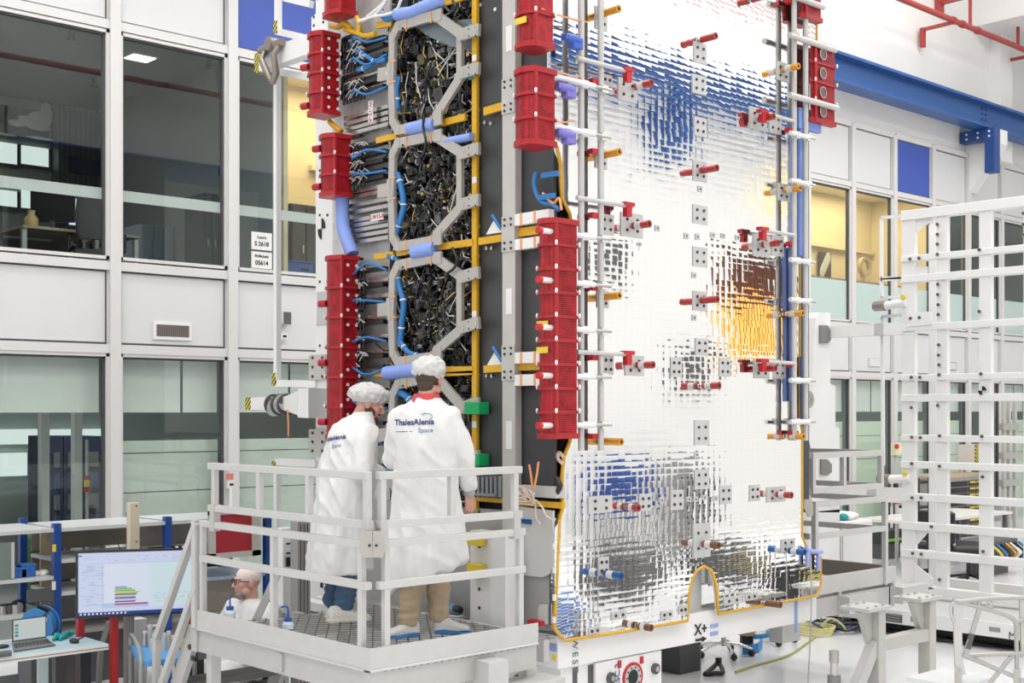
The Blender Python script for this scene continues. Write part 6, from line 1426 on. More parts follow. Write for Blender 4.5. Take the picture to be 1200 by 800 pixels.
# wash bottles on the deck
def bottle(px, py, X, lb, ang):
    q = onX(px, py, X); t = thing('wash_bottle', lb, 'bottle', (0, 0, 0), 'blue-capped wash bottles', local=True)
    b = MB(mat('bottle_clear', (.72, .78, .82), .3)); b.loft([ring_((0, 0, z_), r_, r_, 20) for z_, r_ in ((0, .033), (.005, .036), (.085, .036), (.10, .030), (.108, .02))]); b.use(CABLEB); b.ring((0, 0, .05), (0, 0, 1), .036, .0368, .01, 20); b.ring((0, 0, .025), (0, 0, 1), .036, .0368, .006, 20); b.build('body', t)
    b = MB(mat('cap_blue', (.02, .12, .50), .4)); b.cyl((0, 0, .105), (0, 0, .13), .024, n=18); b.build('cap', t)
    b = MB(mat('cap_blue', (.02, .12, .5))); b.curve([(0, 0, .13), (0, 0, .185), (-.012, 0, .2), (-.045, 0, .195)] if ang else [(0, 0, .13), (0, 0, .205)], .006, 8); b.build('spout', t)
    t.location = (X, q.y, 1.024); t.rotation_euler = (0, 0, ang or 0)
bottle(269.5, 735, 4.40, 'wash bottle with straight blue spout at the far left corner of the platform', 0)
bottle(337.5, 742, 4.43, 'wash bottle with bent blue spout beside the middle railing post', -.75)
# wall boxes and signs
def wallbox(name, px0, py0, px1, py1, m, label, cat, extra=None, y=WY - .075):
    a, c = onY(px0, py0, y), onY(px1, py1, y); return bx(name, label, cat, (a.x, y, c.z), (c.x, y + .05, a.z), m, extra=[(n_, (a.x + (c.x-a.x)*u0, y - .006, c.z + (a.z-c.z)*v0), (a.x + (c.x-a.x)*u1, y, c.z + (a.z-c.z)*v1), mm) for n_, u0, v0, u1, v1, mm in extra or []])
wallbox('wall_sensor', 329, 365, 341, 380, LGREY, 'grey sensor box with dark front on the white panel left of the mast', 'sensor', [('dark_front', .3, 0, 1, 1, DGREY)], WY - .10)
wallbox('wall_button', 330, 391, 337, 398, WHITE, 'tiny white button box on the white panel below the grey sensor', 'button', [('window', .2, .4, .8, .8, BLACK)], WY - .10)
wallbox('wall_intercom', 267, 563, 274, 572, WHITE, 'white intercom with red sticker on the mullion behind the railing', 'intercom', [('red_sticker', -.3, 1.1, .9, 1.9, mat('sticker_red', (.7, .2, .18), .5)), ('screen', .3, .35, .9, .65, BLACK), ('cable_strip', .25, -2.2, .7, 0, WHITE)], WY - .14)
wallbox('switch_plate', 1018, 419, 1032, 430, LGREY, 'flat square switch plate on the right wall panel behind the thin white tube', 'plate', [('cover', .06, .06, .94, .94, PANELW)], WY - .05)
wallbox('switch_plate', 1112, 424, 1121, 434, MGREY, 'small square switch plate seen through the lattice frame', 'plate', [('cover', .1, .1, .9, .9, PANELW)], WY - .05)
for (py0, py1, l1, l2, lb) in ((271, 293, 'Laura', 'S 2618', 'upper of two white paper notices on the glass by the mast'), (294, 314.5, 'M.Michele', '05614', 'lower of two white paper notices on the glass by the mast')):
    a, c = onY(294.5, py0, WY - .016), onY(318.5, py1 + 1, WY - .016)
    t = thing('paper_notice', lb, 'notice', (a.x, WY - .016, c.z), 'paper notices on the glass'); b = MB(PAPER); b.box((a.x, WY - .018, c.z), (c.x, WY - .015, a.z)); b.build('sheet', t)
    m_ = V(((a.x + c.x) / 2, WY - .019, (a.z + c.z) / 2)); put_text(l1, .055 if len(l1) < 6 else .045, INK, 'lettering', t, m_ + V((0, 0, .045)), (1, 0, 0), (0, 0, 1), bold=.001); put_text(l2, .07, INK, 'lettering', t, m_ + V((0, 0, -.035)), (1, 0, 0), (0, 0, 1), bold=.002)
# ---------------------------------------------------------------- inside the upper left room
RZ3 = 3.75
def desk(label, px0, px1, py, y, depth, grp='office desks'):
    a, c = onY(px0, py, y), onY(px1, py, y); t = thing('office_desk', label, 'desk', ((a.x + c.x) / 2, y, RZ3), grp); z_ = a.z
    b = MB(mat('desk_wood', (.42, .36, .27), .5)); b.box((a.x, y, z_ - .03), (c.x, y + depth, z_)); b.build('desktop', t)
    for x in (a.x + .03, c.x - .03):
        for yy in (y + .05, y + depth - .05): b = MB(LGREY); b.box((x - .025, yy - .025, RZ3), (x + .025, yy + .025, z_ - .03)); b.build('leg', t)
    b = MB(DGREY); b.box((a.x + .06, y + depth - .04, RZ3 + .2), (c.x - .06, y + depth - .02, z_ - .06)); b.build('modesty_panel', t); return z_
zd = desk('office desk behind the upper left glass under the dark monitor', 27, 118, 263, 14.0, .8)
desk('office desk at the left edge of the second upper window', 131, 164, 273, 14.0, .8)
def mon(label, px, py, w_, h_, y, yaw, face):
    q = onY(px, py, y); t = thing('desktop_monitor', label, 'monitor', (0, 0, 0), 'office monitors', local=True)
    b = MB(BLACK); b.cbox((0, 0, h_ / 2 + .1), (w_, .035, h_)); b.build('casing', t); b = MB(DGREY); b.cbox((0, .02, .06), (.05, .04, .12)); b.cbox((0, .02, .008), (.22, .16, .016)); b.build('foot', t)
    b = MB(EM('office', (.6, .72, .85), .9) if face else DGREY); b.cbox((0, -.019, h_ / 2 + .1), (w_ - .03, .004, h_ - .03)); b.build('screen', t); t.location = (q.x, y, zd); t.rotation_euler = (0, 0, yaw)
mon('dark monitor seen from behind on the desk in the upper left room', 62, 262, .50, .36, 14.3, 2.4, False)
mon('lit monitor with blue-white screen right of the dark one in the upper left room', 99, 262, .42, .34, 14.45, .0, True)
q = onY(41, 262, 14.2)
b = MB(mat('vase_yellow', (.62, .50, .22), .4)); b.loft([ring_((q.x, 14.3, zd + z_), r_, r_, 18) for z_, r_ in ((0, .05), (.04, .075), (.12, .075), (.17, .035), (.21, .045))]); tag(b.build('yellow_vase'), 'yellow round vase in the upper left room', 'vase')
ch = thing('office_chair', 'dark grey office chair at the right edge of the upper left window', 'chair', (0, 0, 0), local=True)
b = MB(mat('chair_grey', (.09, .09, .095), .6)); b.loft([ring_((0, .0, z_), w_, .04, 18) for z_, w_ in ((.62, .17), (.7, .21), (.9, .22), (1.1, .2), (1.16, .14))]); b.build('backrest', ch, bevel=0); b = MB(mat('chair_grey', (.09, .09, .095))); b.cbox((0, -.25, .48), (.46, .46, .08)); b.build('seat', ch, bevel=.02)
for s_ in (-1, 1): b = MB(BLACK); b.curve([(s_ * .22, .02, .55), (s_ * .30, -.1, .5), (s_ * .30, -.15, .68), (s_ * .29, -.35, .70)], .018, 7); b.build('armrest', ch)
b = MB(BLACK); b.cyl((0, -.22, .1), (0, -.22, .45), .03); b.build('column', ch)
for k in range(5): a = k * 1.2566; b = MB(BLACK); b.bar((0, -.22, .09), (.28 * math.cos(a), -.22 + .28 * math.sin(a), .06), .04, .03); b.ell((.28 * math.cos(a), -.22 + .28 * math.sin(a), .03), (.03, .03, .03), 8, 6); b.build('leg', ch)
q = onY(112, 270, 13.75); ch.location = (q.x, 13.75, RZ3); ch.rotation_euler = (0, 0, 2.6)
def cab(name, label, px0, px1, py, y, depth, m, cat='cabinet', doors=2):
    a, c = onY(px0, py, y), onY(px1, py, y); t = thing(name, label, cat, ((a.x + c.x) / 2, y, RZ3)); b = MB(m); b.box((a.x, y, RZ3), (c.x, y + depth, a.z)); b.build('carcass', t)
    for k in range(doors):
        x0, x1 = a.x + (c.x - a.x) * k / doors + .012, a.x + (c.x - a.x) * (k + 1) / doors - .012; b = MB(m); b.box((x0, y - .018, RZ3 + .04), (x1, y, a.z - .03)); d_ = b.build('door', t); b = MB(STEEL); b.cbox((x1 - .04, y - .03, (RZ3 + a.z) / 2 + .1), (.02, .02, .1)); b.build('handle', d_)
    return a, c
cab('low_cabinet', 'long low pale grey cabinet behind the second upper window', 166, 203, 262, 15.8, .5, mat('cab_pale', (.42, .48, .55), .35), doors=3)
a, c = cab('tall_cabinet', 'tall dark slatted cabinet at the right side of the second upper window', 239, 255, 226, 14.6, .5, mat('cab_dark', (.07, .075, .08), .4), doors=2)
a, c = cab('tall_cabinet', 'tall dark cabinet behind the paper notices', 296, 319, 207, 14.2, .5, mat('cab_dark2', (.10, .105, .11), .4), doors=1)
bx('archive_box', 'cream and blue archive box on top of the dark cabinet above the notices', 'box', (c.x - .42, 14.25, c.z), (c.x - .12, 14.6, c.z + .13), mat('box_cream', (.66, .58, .42), .6), extra=[('label', (c.x - .33, 14.245, c.z + .05), (c.x - .21, 14.25, c.z + .08), INK), ('blue_side', (c.x - .55, 14.25, c.z), (c.x - .42, 14.6, c.z + .12), BENCHB)])
for (x0, x1, y0, y1) in ((0, 20, 166, 193), (26, 57, 170, 196), (0, 20, 222, 243), (26, 50, 222, 246)):
    a, c = onY(x0, y0, 18.15), onY(x1, y1, 18.15); b = MB(EM('daylight', (.75, .85, .82), .8)); b.box((a.x, 18.15, c.z), (c.x, 18.19, a.z)); b.use(GAP); b.box((a.x - .04, 18.14, c.z - .04), (c.x + .04, 18.185, c.z)); b.box((c.x, 18.14, c.z), (c.x + .05, 18.185, a.z)); o = struct(b, 'window_%d' % (40 + x0 + y0))
a, c = onY(62, 127, 18.1), onY(124, 250, 18.1); b = MB(wave_mat('slat_grey', (.05, .052, .055), (.07, .072, .075), 4, 'X')); b.box((a.x, 17.9, RZ3), (c.x, 18.15, a.z)); b.use(mat('pane_navy', (.02, .03, .06), .3)); a2, c2 = onY(80, 183, 17.9), onY(122, 207, 17.9); b.box((a2.x, 17.88, c2.z), (c2.x, 17.9, a2.z)); struct(b, 'wall_partition')
a, c = onY(0, 122, 18.1), onY(58, 165, 18.1); b = MB(mat('mural_dark', (.05, .05, .05), .6)); b.box((a.x - .3, 18.1, c.z), (c.x, 18.16, a.z)); o = b.build('wall_mural'); tag(o, 'dark wall picture with white shapes in the upper left room', 'picture'); b = MB(PAPER)
for (x, y, w_, h_) in ((20, 144, .14, .05), (30, 139, .12, .05), (37, 143, .2, .08), (46, 138, .18, .1), (54, 135, .1, .2), (45, 149, .2, .05), (48, 162, .22, .02), (5, 157, .2, .02)): q = onY(x, y, 18.09); b.ell(q, (w_, .008, h_), 8, 5)
b.build('white_shapes', o)
# room ceiling: lit panel, beam, sprinkler
a = onY(164, 68.5, 15.0); 
a = onZ(150, 66, 6.88); c = onZ(179, 71, 6.88); b = MB(EM('ceiling', (1, .98, .92), 2.0)); b.box((a.x, a.y - .16, 6.87), (a.x + .30, a.y + .1, 6.895)); b.use(WHITE); b.box((a.x - .02, a.y - .18, 6.88), (a.x + .32, a.y + .12, 6.9)); tag(b.build('ceiling_lamp'), 'small lit square ceiling lamp behind the second upper window', 'lamp')
for (px, py) in ((84, 40), (245, 74), (111, 96)): q = onZ(px, py, 6.85); b = MB(DGREY); b.cyl((q.x, q.y, 6.8), (q.x, q.y, 6.9), .03, n=10); b.ring((q.x, q.y, 6.79), (0, 0, 1), .02, .05, .015, 12); tag(b.build('sprinkler_head'), {84: 'ceiling sprinkler high in the upper left window', 245: 'ceiling sprinkler at the upper right of the second window', 111: 'ceiling sprinkler just above the dark pipe in the upper left window'}[px], 'sprinkler')
# warm room behind the right windows
def pic(px0, py0, px1, py1, y, label):
    a, c = onY(px0, py0, y), onY(px1, py1, y); t = thing('wall_poster', label, 'poster', (a.x, y, c.z)); b = MB(mat('poster_dark', (.06, .06, .06), .6)); b.box((a.x, y - .02, c.z), (c.x, y, a.z)); b.build('sheet', t); b = MB(LGREY)
    for k in range(6): b.ell((a.x + (c.x - a.x) * (.25 + .1 * k), y - .022, c.z + (a.z - c.z) * (.2 + .12 * k)), (.10, .004, .12), 8, 5)
    b.build('pale_shapes', t)
pic(959, 295, 973, 326, 14.95, 'dark poster with pale shapes in the warm room beside the mirror panel')
b = MB(ROOMW); b.box((10, 14.9, onY(975, 291, 14.9).z), (24.3, 15.0, onY(975, 287, 14.9).z)); struct(b, 'trim_401')
# plain counter along the far side of the warm room
cw = thing('kitchen_counter', 'cream counter with a round tap stand in the warm room', 'counter', (22.6, 14.4, RZ3)); b = MB(mat('counter_cream', (.60, .50, .33), .5)); b.box((21.0, 14.3, RZ3), (24.2, 14.85, 5.0)); b.build('carcass', cw); b = MB(mat('counter_top', (.35, .28, .18), .4)); b.box((20.9, 14.25, 5.0), (24.25, 14.85, 5.06)); b.build('worktop', cw); b = MB(mat('counter_cream2', (.5, .4, .26), .5)); q = onY(1011, 297, 14.5); b.ring((q.x, 14.5, 5.40), (0, -1, 0), .14, .2, .08); b.cyl((q.x, 14.5, 5.06), (q.x, 14.5, 5.22), .05); b.build('tap_stand', cw)
cab('dark_bench', 'dark bench unit in the warm room directly left of the white mast', 341, 374, 238, 14.0, .5, mat('bench_dark', (.07, .06, .055), .5), doors=2)
q, c = onY(336, 306, 13.5), onY(367, 326, 13.5); bx('blue_box', 'blue storage box low behind the glass, left of the white mast', 'box', (q.x, 13.5, RZ3), (c.x, 13.85, q.z), mat('storage_blue', (.06, .12, .42), .45), extra=[('lid', (q.x - .01, 13.49, q.z), (c.x + .01, 13.86, q.z + .02), mat('storage_blue', (.06, .12, .42))), ('grip_slot', (c.x - .18, 13.494, q.z - .10), (c.x - .06, 13.5, q.z - .07), BLACK)])
# left lower room: dark racks, bright window
a, c = onY(0, 503, 18.1), onY(44, 520, 18.1)
for i, (x0, y0, x1, y1) in enumerate(((0, 503, 44, 520), (56, 503, 122, 518), (0, 531, 32, 557))):
    a, c = onY(x0, y0, 18.1), onY(x1, y1, 18.1); b = MB(EM('daylight', (.75, .85, .82), .8)); b.box((a.x, 18.1, c.z), (c.x, 18.16, a.z)); b.use(GAP); b.box((c.x, 18.08, c.z), (c.x + .06, 18.15, a.z)); struct(b, 'window_%d' % (70 + i))
NAVYD = mat('rack_navy', (.02, .025, .05), .4)
for k, (x0, x1, lb) in enumerate(((58, 74, 'leftmost'), (75, 92, 'middle'), (95, 119, 'rightmost'))):
    a, c = onY(x0, 511, 16.5), onY(x1, 600, 16.5); t = thing('dark_rack', 'dark navy equipment rack in the lower left room, %s of three' % lb, 'rack', (a.x, 16.5, .02), 'dark racks behind the lower left glass'); b = MB(NAVYD); b.box((a.x, 16.5, .02), (c.x, 17.2, a.z)); b.build('casing', t)
    for j in range(6): b = MB(DGREY if j % 2 else mat('rack_blue', (.04, .06, .12), .4)); b.box((a.x + .05, 16.48, .3 + j * .28), (c.x - .05, 16.5, .5 + j * .28)); b.build('module', t)
for px in (53.5, 92): q = onY(px, 520, 13.9); b = MB(LGREY); b.box((q.x - .045, 13.9, .02), (q.x + .045, 14.0, 2.45)); struct(b, 'trim_%d' % (410 + int(px)))
t = thing('pipe_rack', 'thin pale vertical pipe with coloured valves in the lower left room', 'pipe', (onY(102, 560, 14.6).x, 14.6, .02)); q = onY(102, 515, 14.6); b = MB(LGREY); b.cyl((q.x, 14.6, .02), (q.x, 14.6, q.z), .02, n=8); b.build('pipe', t); b = MB(REDBR)
for yy in (562, 571): zz = onY(102, yy, 14.6).z; b.cyl((q.x, 14.6, zz - .05), (q.x, 14.6, zz + .05), .035, n=8)
b.build('valve', t); b = MB(YELLOW); zz = onY(102, 566, 14.6).z; b.cyl((q.x, 14.6, zz - .04), (q.x, 14.6, zz + .04), .037, n=8); b.build('valve', t)
# ================================================================ right foreground: trestle, ladder, jack post
def TT(px, py, D): return atD(px, py, D)
tr2 = thing('trestle_stand', 'grey steel trestle with two flat-headed posts joined by a crossbar, lower right', 'stand', (0, 0, 0))
GA = mat('trestle_grey', (.56, .55, .52), .45, .2, var=.06)
ZP = .90
A = onZ(1027, 714, ZP - .02); Bp = onZ(1086.5, 702.5, ZP - .02)
ux = (Bp - A).normalized(); uy = V((-ux.y, ux.x, 0))
for P_, px in ((A, 0), (Bp, 1)):
    b = MB(GA); b.obox(V((P_.x, P_.y, ZP / 2)), ux * .05, uy * .055, V((0, 0, ZP / 2 - .01))); b.build('post', tr2, bevel=.004)
    cpt = V((P_.x, P_.y, ZP)) - ux * .07 + uy * .05; b = MB(ALUL); b.obox(cpt, ux * .17, uy * .13, V((0, 0, .014))); b.use(STEEL)
    for i in (-.12, 0, .1):
        for j in (-.09, .08): p = cpt + ux * i + uy * j; b.cyl(p + V((0, 0, .012)), p + V((0, 0, .024)), .014, n=6)
    b.build('head_plate', tr2)
    b = MB(GA); p0 = V((P_.x, P_.y, ZP - .02)) - ux * .05; b.prism([p0, p0 - ux * .18, p0 - ux * .14 - V((0, 0, .06)), p0 - V((0, 0, .33))], uy * .05); b.build('gusset', tr2)
b = MB(GA); b.bar(V((A.x, A.y, .60)), V((Bp.x, Bp.y, .60)), .09, .10); b.build('crossbar', tr2, bevel=.004)
b = MB(ALUL); p = V((A.x, A.y, .62)) - ux * .03; q = onZ(985, 850, .03); b.bar(p, V((q.x, q.y, .03)), .08, .09); b.build('brace', tr2)
b = MB(GA); q2 = V((A.x, A.y, .03)); b.bar(V((q.x, q.y, .03)), q2 + ux * 1.0, .09, .06); b.build('foot_rail', tr2)
ld = thing('folding_step', 'folding tubular metal step with curved handrails at the right edge', 'step ladder', (0, 0, 0))
D0 = 8.7
L = lambda px, py, D=D0: atD(px, py, D)
b = MB(ALUL); q = L(1125, 740); 
b.prism([L(1117, 706), L(1127, 702), L(1128, 768), L(1132, 790), L(1120, 790), L(1119, 768)], V((FX, FY, 0)) * .02); b.build('side_rail', ld)
b = MB(LGREY); b.curve([L(1119, 703), L(1114, 712), L(1115, 722), L(1119, 730)], .012, 8); b.build('hook', ld)
TB = mat('tube_silver', (.46, .45, .43), .35, .4)
for pl in ([(1117,703),(1140,709),(1165,716),(1182,722),(1190,729),(1191,745),(1192,801)], [(1128,767),(1160,780),(1190,793),(1210,801)], [(1123,705),(1160,701),(1200,700)], [(1190,728),(1202,726),(1215,728)], [(1131,768),(1170,766),(1210,765)], [(1186,768),(1160,800)]):
    b = MB(TB); b.curve([L(*q) for q in pl], .016, 8); b.build('tube', ld)
b = MB(TB); b.bar(L(1149, 709), L(1131, 768), .02, .03); b.use(DGREY); b.bar(L(1139, 742), L(1134, 760), .022, .033); b.build('strut', ld)
b = MB(STEEL); b.curve([L(1146, 709), L(1150, 703), L(1156, 702), L(1163, 711), L(1155, 709)], .012, 6); b.build('latch', ld)
b = MB(GA); b.prism([L(1195, 700), L(1204, 698), L(1204, 770), L(1197, 770)], V((FX, FY, 0)) * .02); b.build('side_rail', ld)
for px in (1123, 1192): q = L(px, 800); b = MB(GA); b.bar(V((q.x, q.y, 0)), V((q.x, q.y, q.z + .1)), .05, .03); b.build('leg', ld)
q = onZ(1118, 797, .58); bx('white_crate', 'translucent white box lid at the bottom edge below the folding step', 'box', (q.x - .2, q.y - .15, .0), (q.x + .22, q.y + .2, .57), mat('crate_white', (.72, .73, .74), .3), extra=[('lid', (q.x - .23, q.y - .18, .57), (q.x + .25, q.y + .23, .60), mat('crate_lid', (.76, .78, .79), .3))])
jp = thing('jack_post', 'slim steel jack post with a ribbed chrome head at the bottom edge', 'jack', (0, 0, 0)); q = atD(977.5, 780, 8.6)
b = MB(mat('jack_steel', (.22, .22, .21), .35, .5)); z0 = onY(977, 791, q.y).z; b.cyl((q.x, q.y, .02), (q.x, q.y, z0), .045, n=18); b.build('sleeve', jp); b = MB(STEEL); z1 = onY(977, 776, q.y).z; b.cyl((q.x, q.y, z0), (q.x, q.y, z1), .026, n=16); b.build('screw', jp)
b = MB(mat('jack_head', (.42, .42, .41), .25, .6)); z2 = onY(977, 762.5, q.y).z; b.cyl((q.x, q.y, z1), (q.x, q.y, z2), .032, n=18)
for k in range(3): zz = z1 + (z2 - z1) * (.25 + .33 * k); b.ring((q.x, q.y, zz), (0, 0, 1), .03, .034, .008, 20)
b.build('head', jp); b = MB(DGREY); b.cyl((q.x, q.y, 0), (q.x, q.y, .02), .14, n=20); b.build('base_plate', jp)
# cables and small things on the floor
def cable(name, label, pl, r, m, z=.012):
    b = MB(m); b.curve([V((*onZ(x, y, z).xy, z)) for x, y in pl], r, 6); return tag(b.build(name), label, 'cable')
cable('floor_cable', 'green-yellow earth cable running along the floor under the stand', [(862,787),(885,779),(905,774),(925,767),(942,756),(955,746)], .012, mat('cable_lime', (.42, .45, .14), .5))
cable('floor_cable', 'thin black cable along the floor in front of the white base', [(1036,739),(1065,744),(1090,749),(1130,754),(1195,760)], .008, BLACK)
b = MB(mat('cable_pale_yellow', (.70, .66, .30), .5)); r = random.Random(6); q = onZ(952, 741, .02)
for k in range(4): b.ring((q.x + k * .02, q.y, .015 + k * .02), (0, 0, 1), .20, .216, .016, 24)
P_ = [(960,738),(966,728),(972,722),(980,724),(988,732),(992,742)]; b.curve([V((*onZ(x, 741, .02).xy, .02 + max(0, (741 - y)) * .008)) for x, y in P_], .012, 6); tag(b.build('cable_coil'), 'pale yellow cable coiled on the floor beside the satellite', 'cable')
b = MB(BLACK)
for k in range(16):
    q = onZ(978 + r.uniform(-16, 18), 736 + r.uniform(-4, 4), .02); a0 = r.uniform(0, 6); b.curve([V((q.x + .22 * math.cos(a0 + t) * r.uniform(.6, 1), q.y + .22 * math.sin(a0 + t) * r.uniform(.6, 1), .015 + .09 * r.random())) for t in (0, 1, 2, 3, 4)], .012, 5)
    b.use((BLACK, mat('cable_navy', (.04, .07, .18), .5), DGREY)[k % 3])
tag(b.build('cable_tangle'), 'tangle of black and navy cables on the floor behind the yellow coil', 'cable')
b = MB(BLACK); P_ = [V((*onZ(x, y, .05).xy, zz)) for x, y, zz in ((826,786,.02),(834,782,.04),(842,778,.06),(847,785,.03),(838,786,.03),(828,786,.02))]; b.curve(P_, .022, 8); b.cyl(P_[2], P_[2] + V((0, 0, .05)), .03, n=10); tag(b.build('black_clamp'), 'black bent clamp lying on the floor under the stand', 'clamp')
q = onZ(808, 788, .0); bx('dark_panel_box', 'dark grey flat panel standing under the stand right of the flange', 'panel', (q.x - .14, q.y, 0), (q.x + .16, q.y + .5, .52), mat('panel_charcoal', (.075, .075, .08), .5), extra=[('edge', (q.x + .16, q.y, 0), (q.x + .17, q.y + .5, .5), MGREY)])
def casters(px, py, label):
    q = onZ(px, py, .0); t = thing('wheeled_base', label, 'stool base', (q.x, q.y, 0)); b = MB(STEEL); b.cyl((q.x, q.y, .1), (q.x, q.y, .45), .025, n=12); b.build('column', t)
    for k in range(5):
        a = k * 1.2566 + .4; e = V((q.x + .28 * math.cos(a), q.y + .28 * math.sin(a), .07)); b = MB(CHROME); b.tube([(q.x, q.y, .13), (q.x + .15 * math.cos(a), q.y + .15 * math.sin(a), .12), e], .016, 8); l_ = b.build('leg', t); b = MB(BLACK); b.ell(e - V((0, 0, .035)), (.035, .035, .035), 12, 8); b.build('wheel', l_)
    return q, t
q, t = casters(848, 768, 'chrome star base on black castors under the stand'); b = MB(REDBR); b.cyl((q.x, q.y, .45), (q.x, q.y, .50), .05, n=12); b.build('red_knob', t)
casters(900, 752, 'second chrome star base, behind the blue strap')
q = onZ(875, 757, 0); t = thing('brown_roll', 'brown cardboard roll with black foot under the stand', 'roll', (q.x, q.y, 0)); b = MB(mat('cardboard', (.42, .28, .16), .7)); b.cyl((q.x, q.y, .12), (q.x, q.y, .30), .09, n=18); b.build('roll', t); b = MB(BLACK); b.cyl((q.x, q.y, 0), (q.x, q.y, .12), .07, n=18); b.build('foot', t)
b = MB(mat('strap_bright_blue', (.02, .24, .60), .4)); pl = [V((*onZ(x, y, .06).xy, .06)) for x, y in ((870,761),(880,761),(888,759),(893,754),(891,750))]
for a, c in zip(pl, pl[1:]): b.bar(a, c, .012, .10)
tag(b.build('blue_strap'), 'bright blue strap standing on edge on the floor under the stand', 'strap')
b = MB(mat('strap_bright_blue', (.02, .24, .6))); pl = [V((*onZ(x, y, .25).xy, .25)) for x, y in ((884,746),(895,745),(905,742),(908,738))]
b.curve(pl, .025, 6); tag(b.build('blue_hose'), 'blue hose end above the blue strap under the stand', 'hose')
b = MB(mat('hose_blue', (.08, .28, .5), .4)); q = onZ(535, 795, .35)
for k in range(3): b.ring((q.x + 1.0, q.y + .9, .3 + k * .03), (0, 0, 1), .2, .22, .02, 28)
tag(b.build('hose_coil'), 'coiled blue hose under the front edge of the work platform', 'hose')
b = MB(DGREY); b.box((q.x + .75, q.y + .65, 0), (q.x + 1.25, q.y + 1.15, .3)); tag(b.build('hose_box', bevel=.005), 'dark box under the work platform carrying the blue hose coil', 'box')
# ================================================================ right background, seen through the lattice frame
def far(px, D): return atD(px, 600, D)
YB = 11.6
def fbox(name, label, cat, px0, px1, py0, py1, y, depth, m, extra=None, z0=None):
    a, c = onY(px0, py0, y), onY(px1, py1, y); zb = max(0, c.z) if z0 is None else z0
    t = thing(name, label, cat, ((a.x + c.x) / 2, y, zb)); b = MB(m); b.box((a.x, y, zb), (c.x, y + depth, a.z)); b.build('shell', t, bevel=.006); return t, a.x, c.x, a.z, zb
# white cabinet with blue-topped things beside the right platform
t, x0, x1, zt, zb = fbox('white_cabinet', 'white cabinet behind the right platform railing', 'cabinet', 986, 1022, 612, 662, 9.6, .6, WHITE, z0=0); b = MB(PANELW); b.box((x0 + .02, 9.585, .1), (x1 - .02, 9.6, zt - .03)); b.build('door', t)
b = MB(mat('cloth_white', (.74, .76, .77), .8)); b.ell(((x0 + x1) / 2 + .1, 9.9, zt + .05), (.3, .2, .06), 14, 8); tag(b.build('white_cloth'), 'white cloth heap on top of the white cabinet', 'cloth')
q = onY(992, 610, 9.7); b = MB(TEAL); b.ell((q.x, 9.75, zt + .05), (.07, .07, .05), 12, 8); b.use(PAPER); b.ell((q.x + .12, 9.72, zt + .045), (.08, .05, .045), 10, 7); tag(b.build('teal_bundle'), 'small teal bundle on the white cabinet, left of the cloth', 'bundle')
t, x0, x1, zt, zb = fbox('louvred_cabinet', 'dark louvred cabinet just right of the mirror panel, behind the railing', 'cabinet', 940, 980, 580, 660, 9.45, .6, mat('louvre_dark', (.06, .06, .065), .5), z0=0)
for k in range(14): b = MB(DGREY); zz = .3 + k * (zt - .35) / 14; b.box((x0 + .05, 9.42, zz), (x1 - .05, 9.45, zz + .03)); b.build('louvre', t)
t, x0, x1, zt, zb = fbox('dark_bag', 'dark green-black padded case with lime strap beside the lattice frame', 'case', 1039, 1060, 622, 664, 11.3, .6, mat('case_dark', (.03, .04, .035), .7), z0=0.25); b = MB(mat('lime', (.25, .62, .05), .5)); b.box((x0 - .01, 11.28, zb + .05), (x1 + .01, 11.3, zb + .09)); b.build('strap', t); b = MB(DGREY); b.box((x0 + .05, 11.35, 0), (x1 - .05, 11.8, .25)); b.build('foot', t)
# drawer cabinet with black bins
t = thing('drawer_cabinet', 'black drawer cabinet with wooden top, seen through the lattice frame', 'cabinet', (0, 0, 0))
a, c = onY(1113, 560, YB), onY(1152, 650, YB); zt = a.z
b = MB(LGREY); b.box((a.x, YB, .0), (c.x, YB + .6, zt)); b.build('carcass', t); b = MB(WOOD); b.box((a.x - .5, YB - .05, zt), (c.x + .2, YB + .65, zt + .05)); b.build('worktop', t)
xm = onY(1134, 600, YB).x
for i in range(2):
    for j in range(9):
        u0, u1 = ((a.x + .04, xm - .02), (xm + .03, c.x - .03))[i]; zz = .15 + j * (zt - .2) / 9; b = MB(BLACK); b.box((u0, YB - .02, zz), (u1, YB, zz + (zt - .2) / 9 - .02)); d_ = b.build('drawer', t)
        if i == 1:
            for f in (.25, .72): b = MB(YELLOW); xx = u0 + (u1 - u0) * f; b.box((xx - .12, YB - .03, zz + .05), (xx + .08, YB - .02, zz + .085)); b.build('yellow_tag', d_)
t, x0, x1, zt2, zb = fbox('partition_board', 'pale beige board with hazard tape edge above the drawer cabinet', 'board', 1124, 1149, 521, 548, YB + .3, .05, mat('board_beige', (.62, .58, .52), .6)); b = MB(HAZ); b.box((x1 - .22, YB + .28, zb), (x1 - .12, YB + .3, zt2)); b.build('hazard_tape', t)
t.location.z += 0
b = MB(mat('board_beige', (.62, .58, .52))); b.box((x0 + .1, YB + .32, zt + .05), (x0 + .2, YB + .36, zb)); b.build('prop', t)
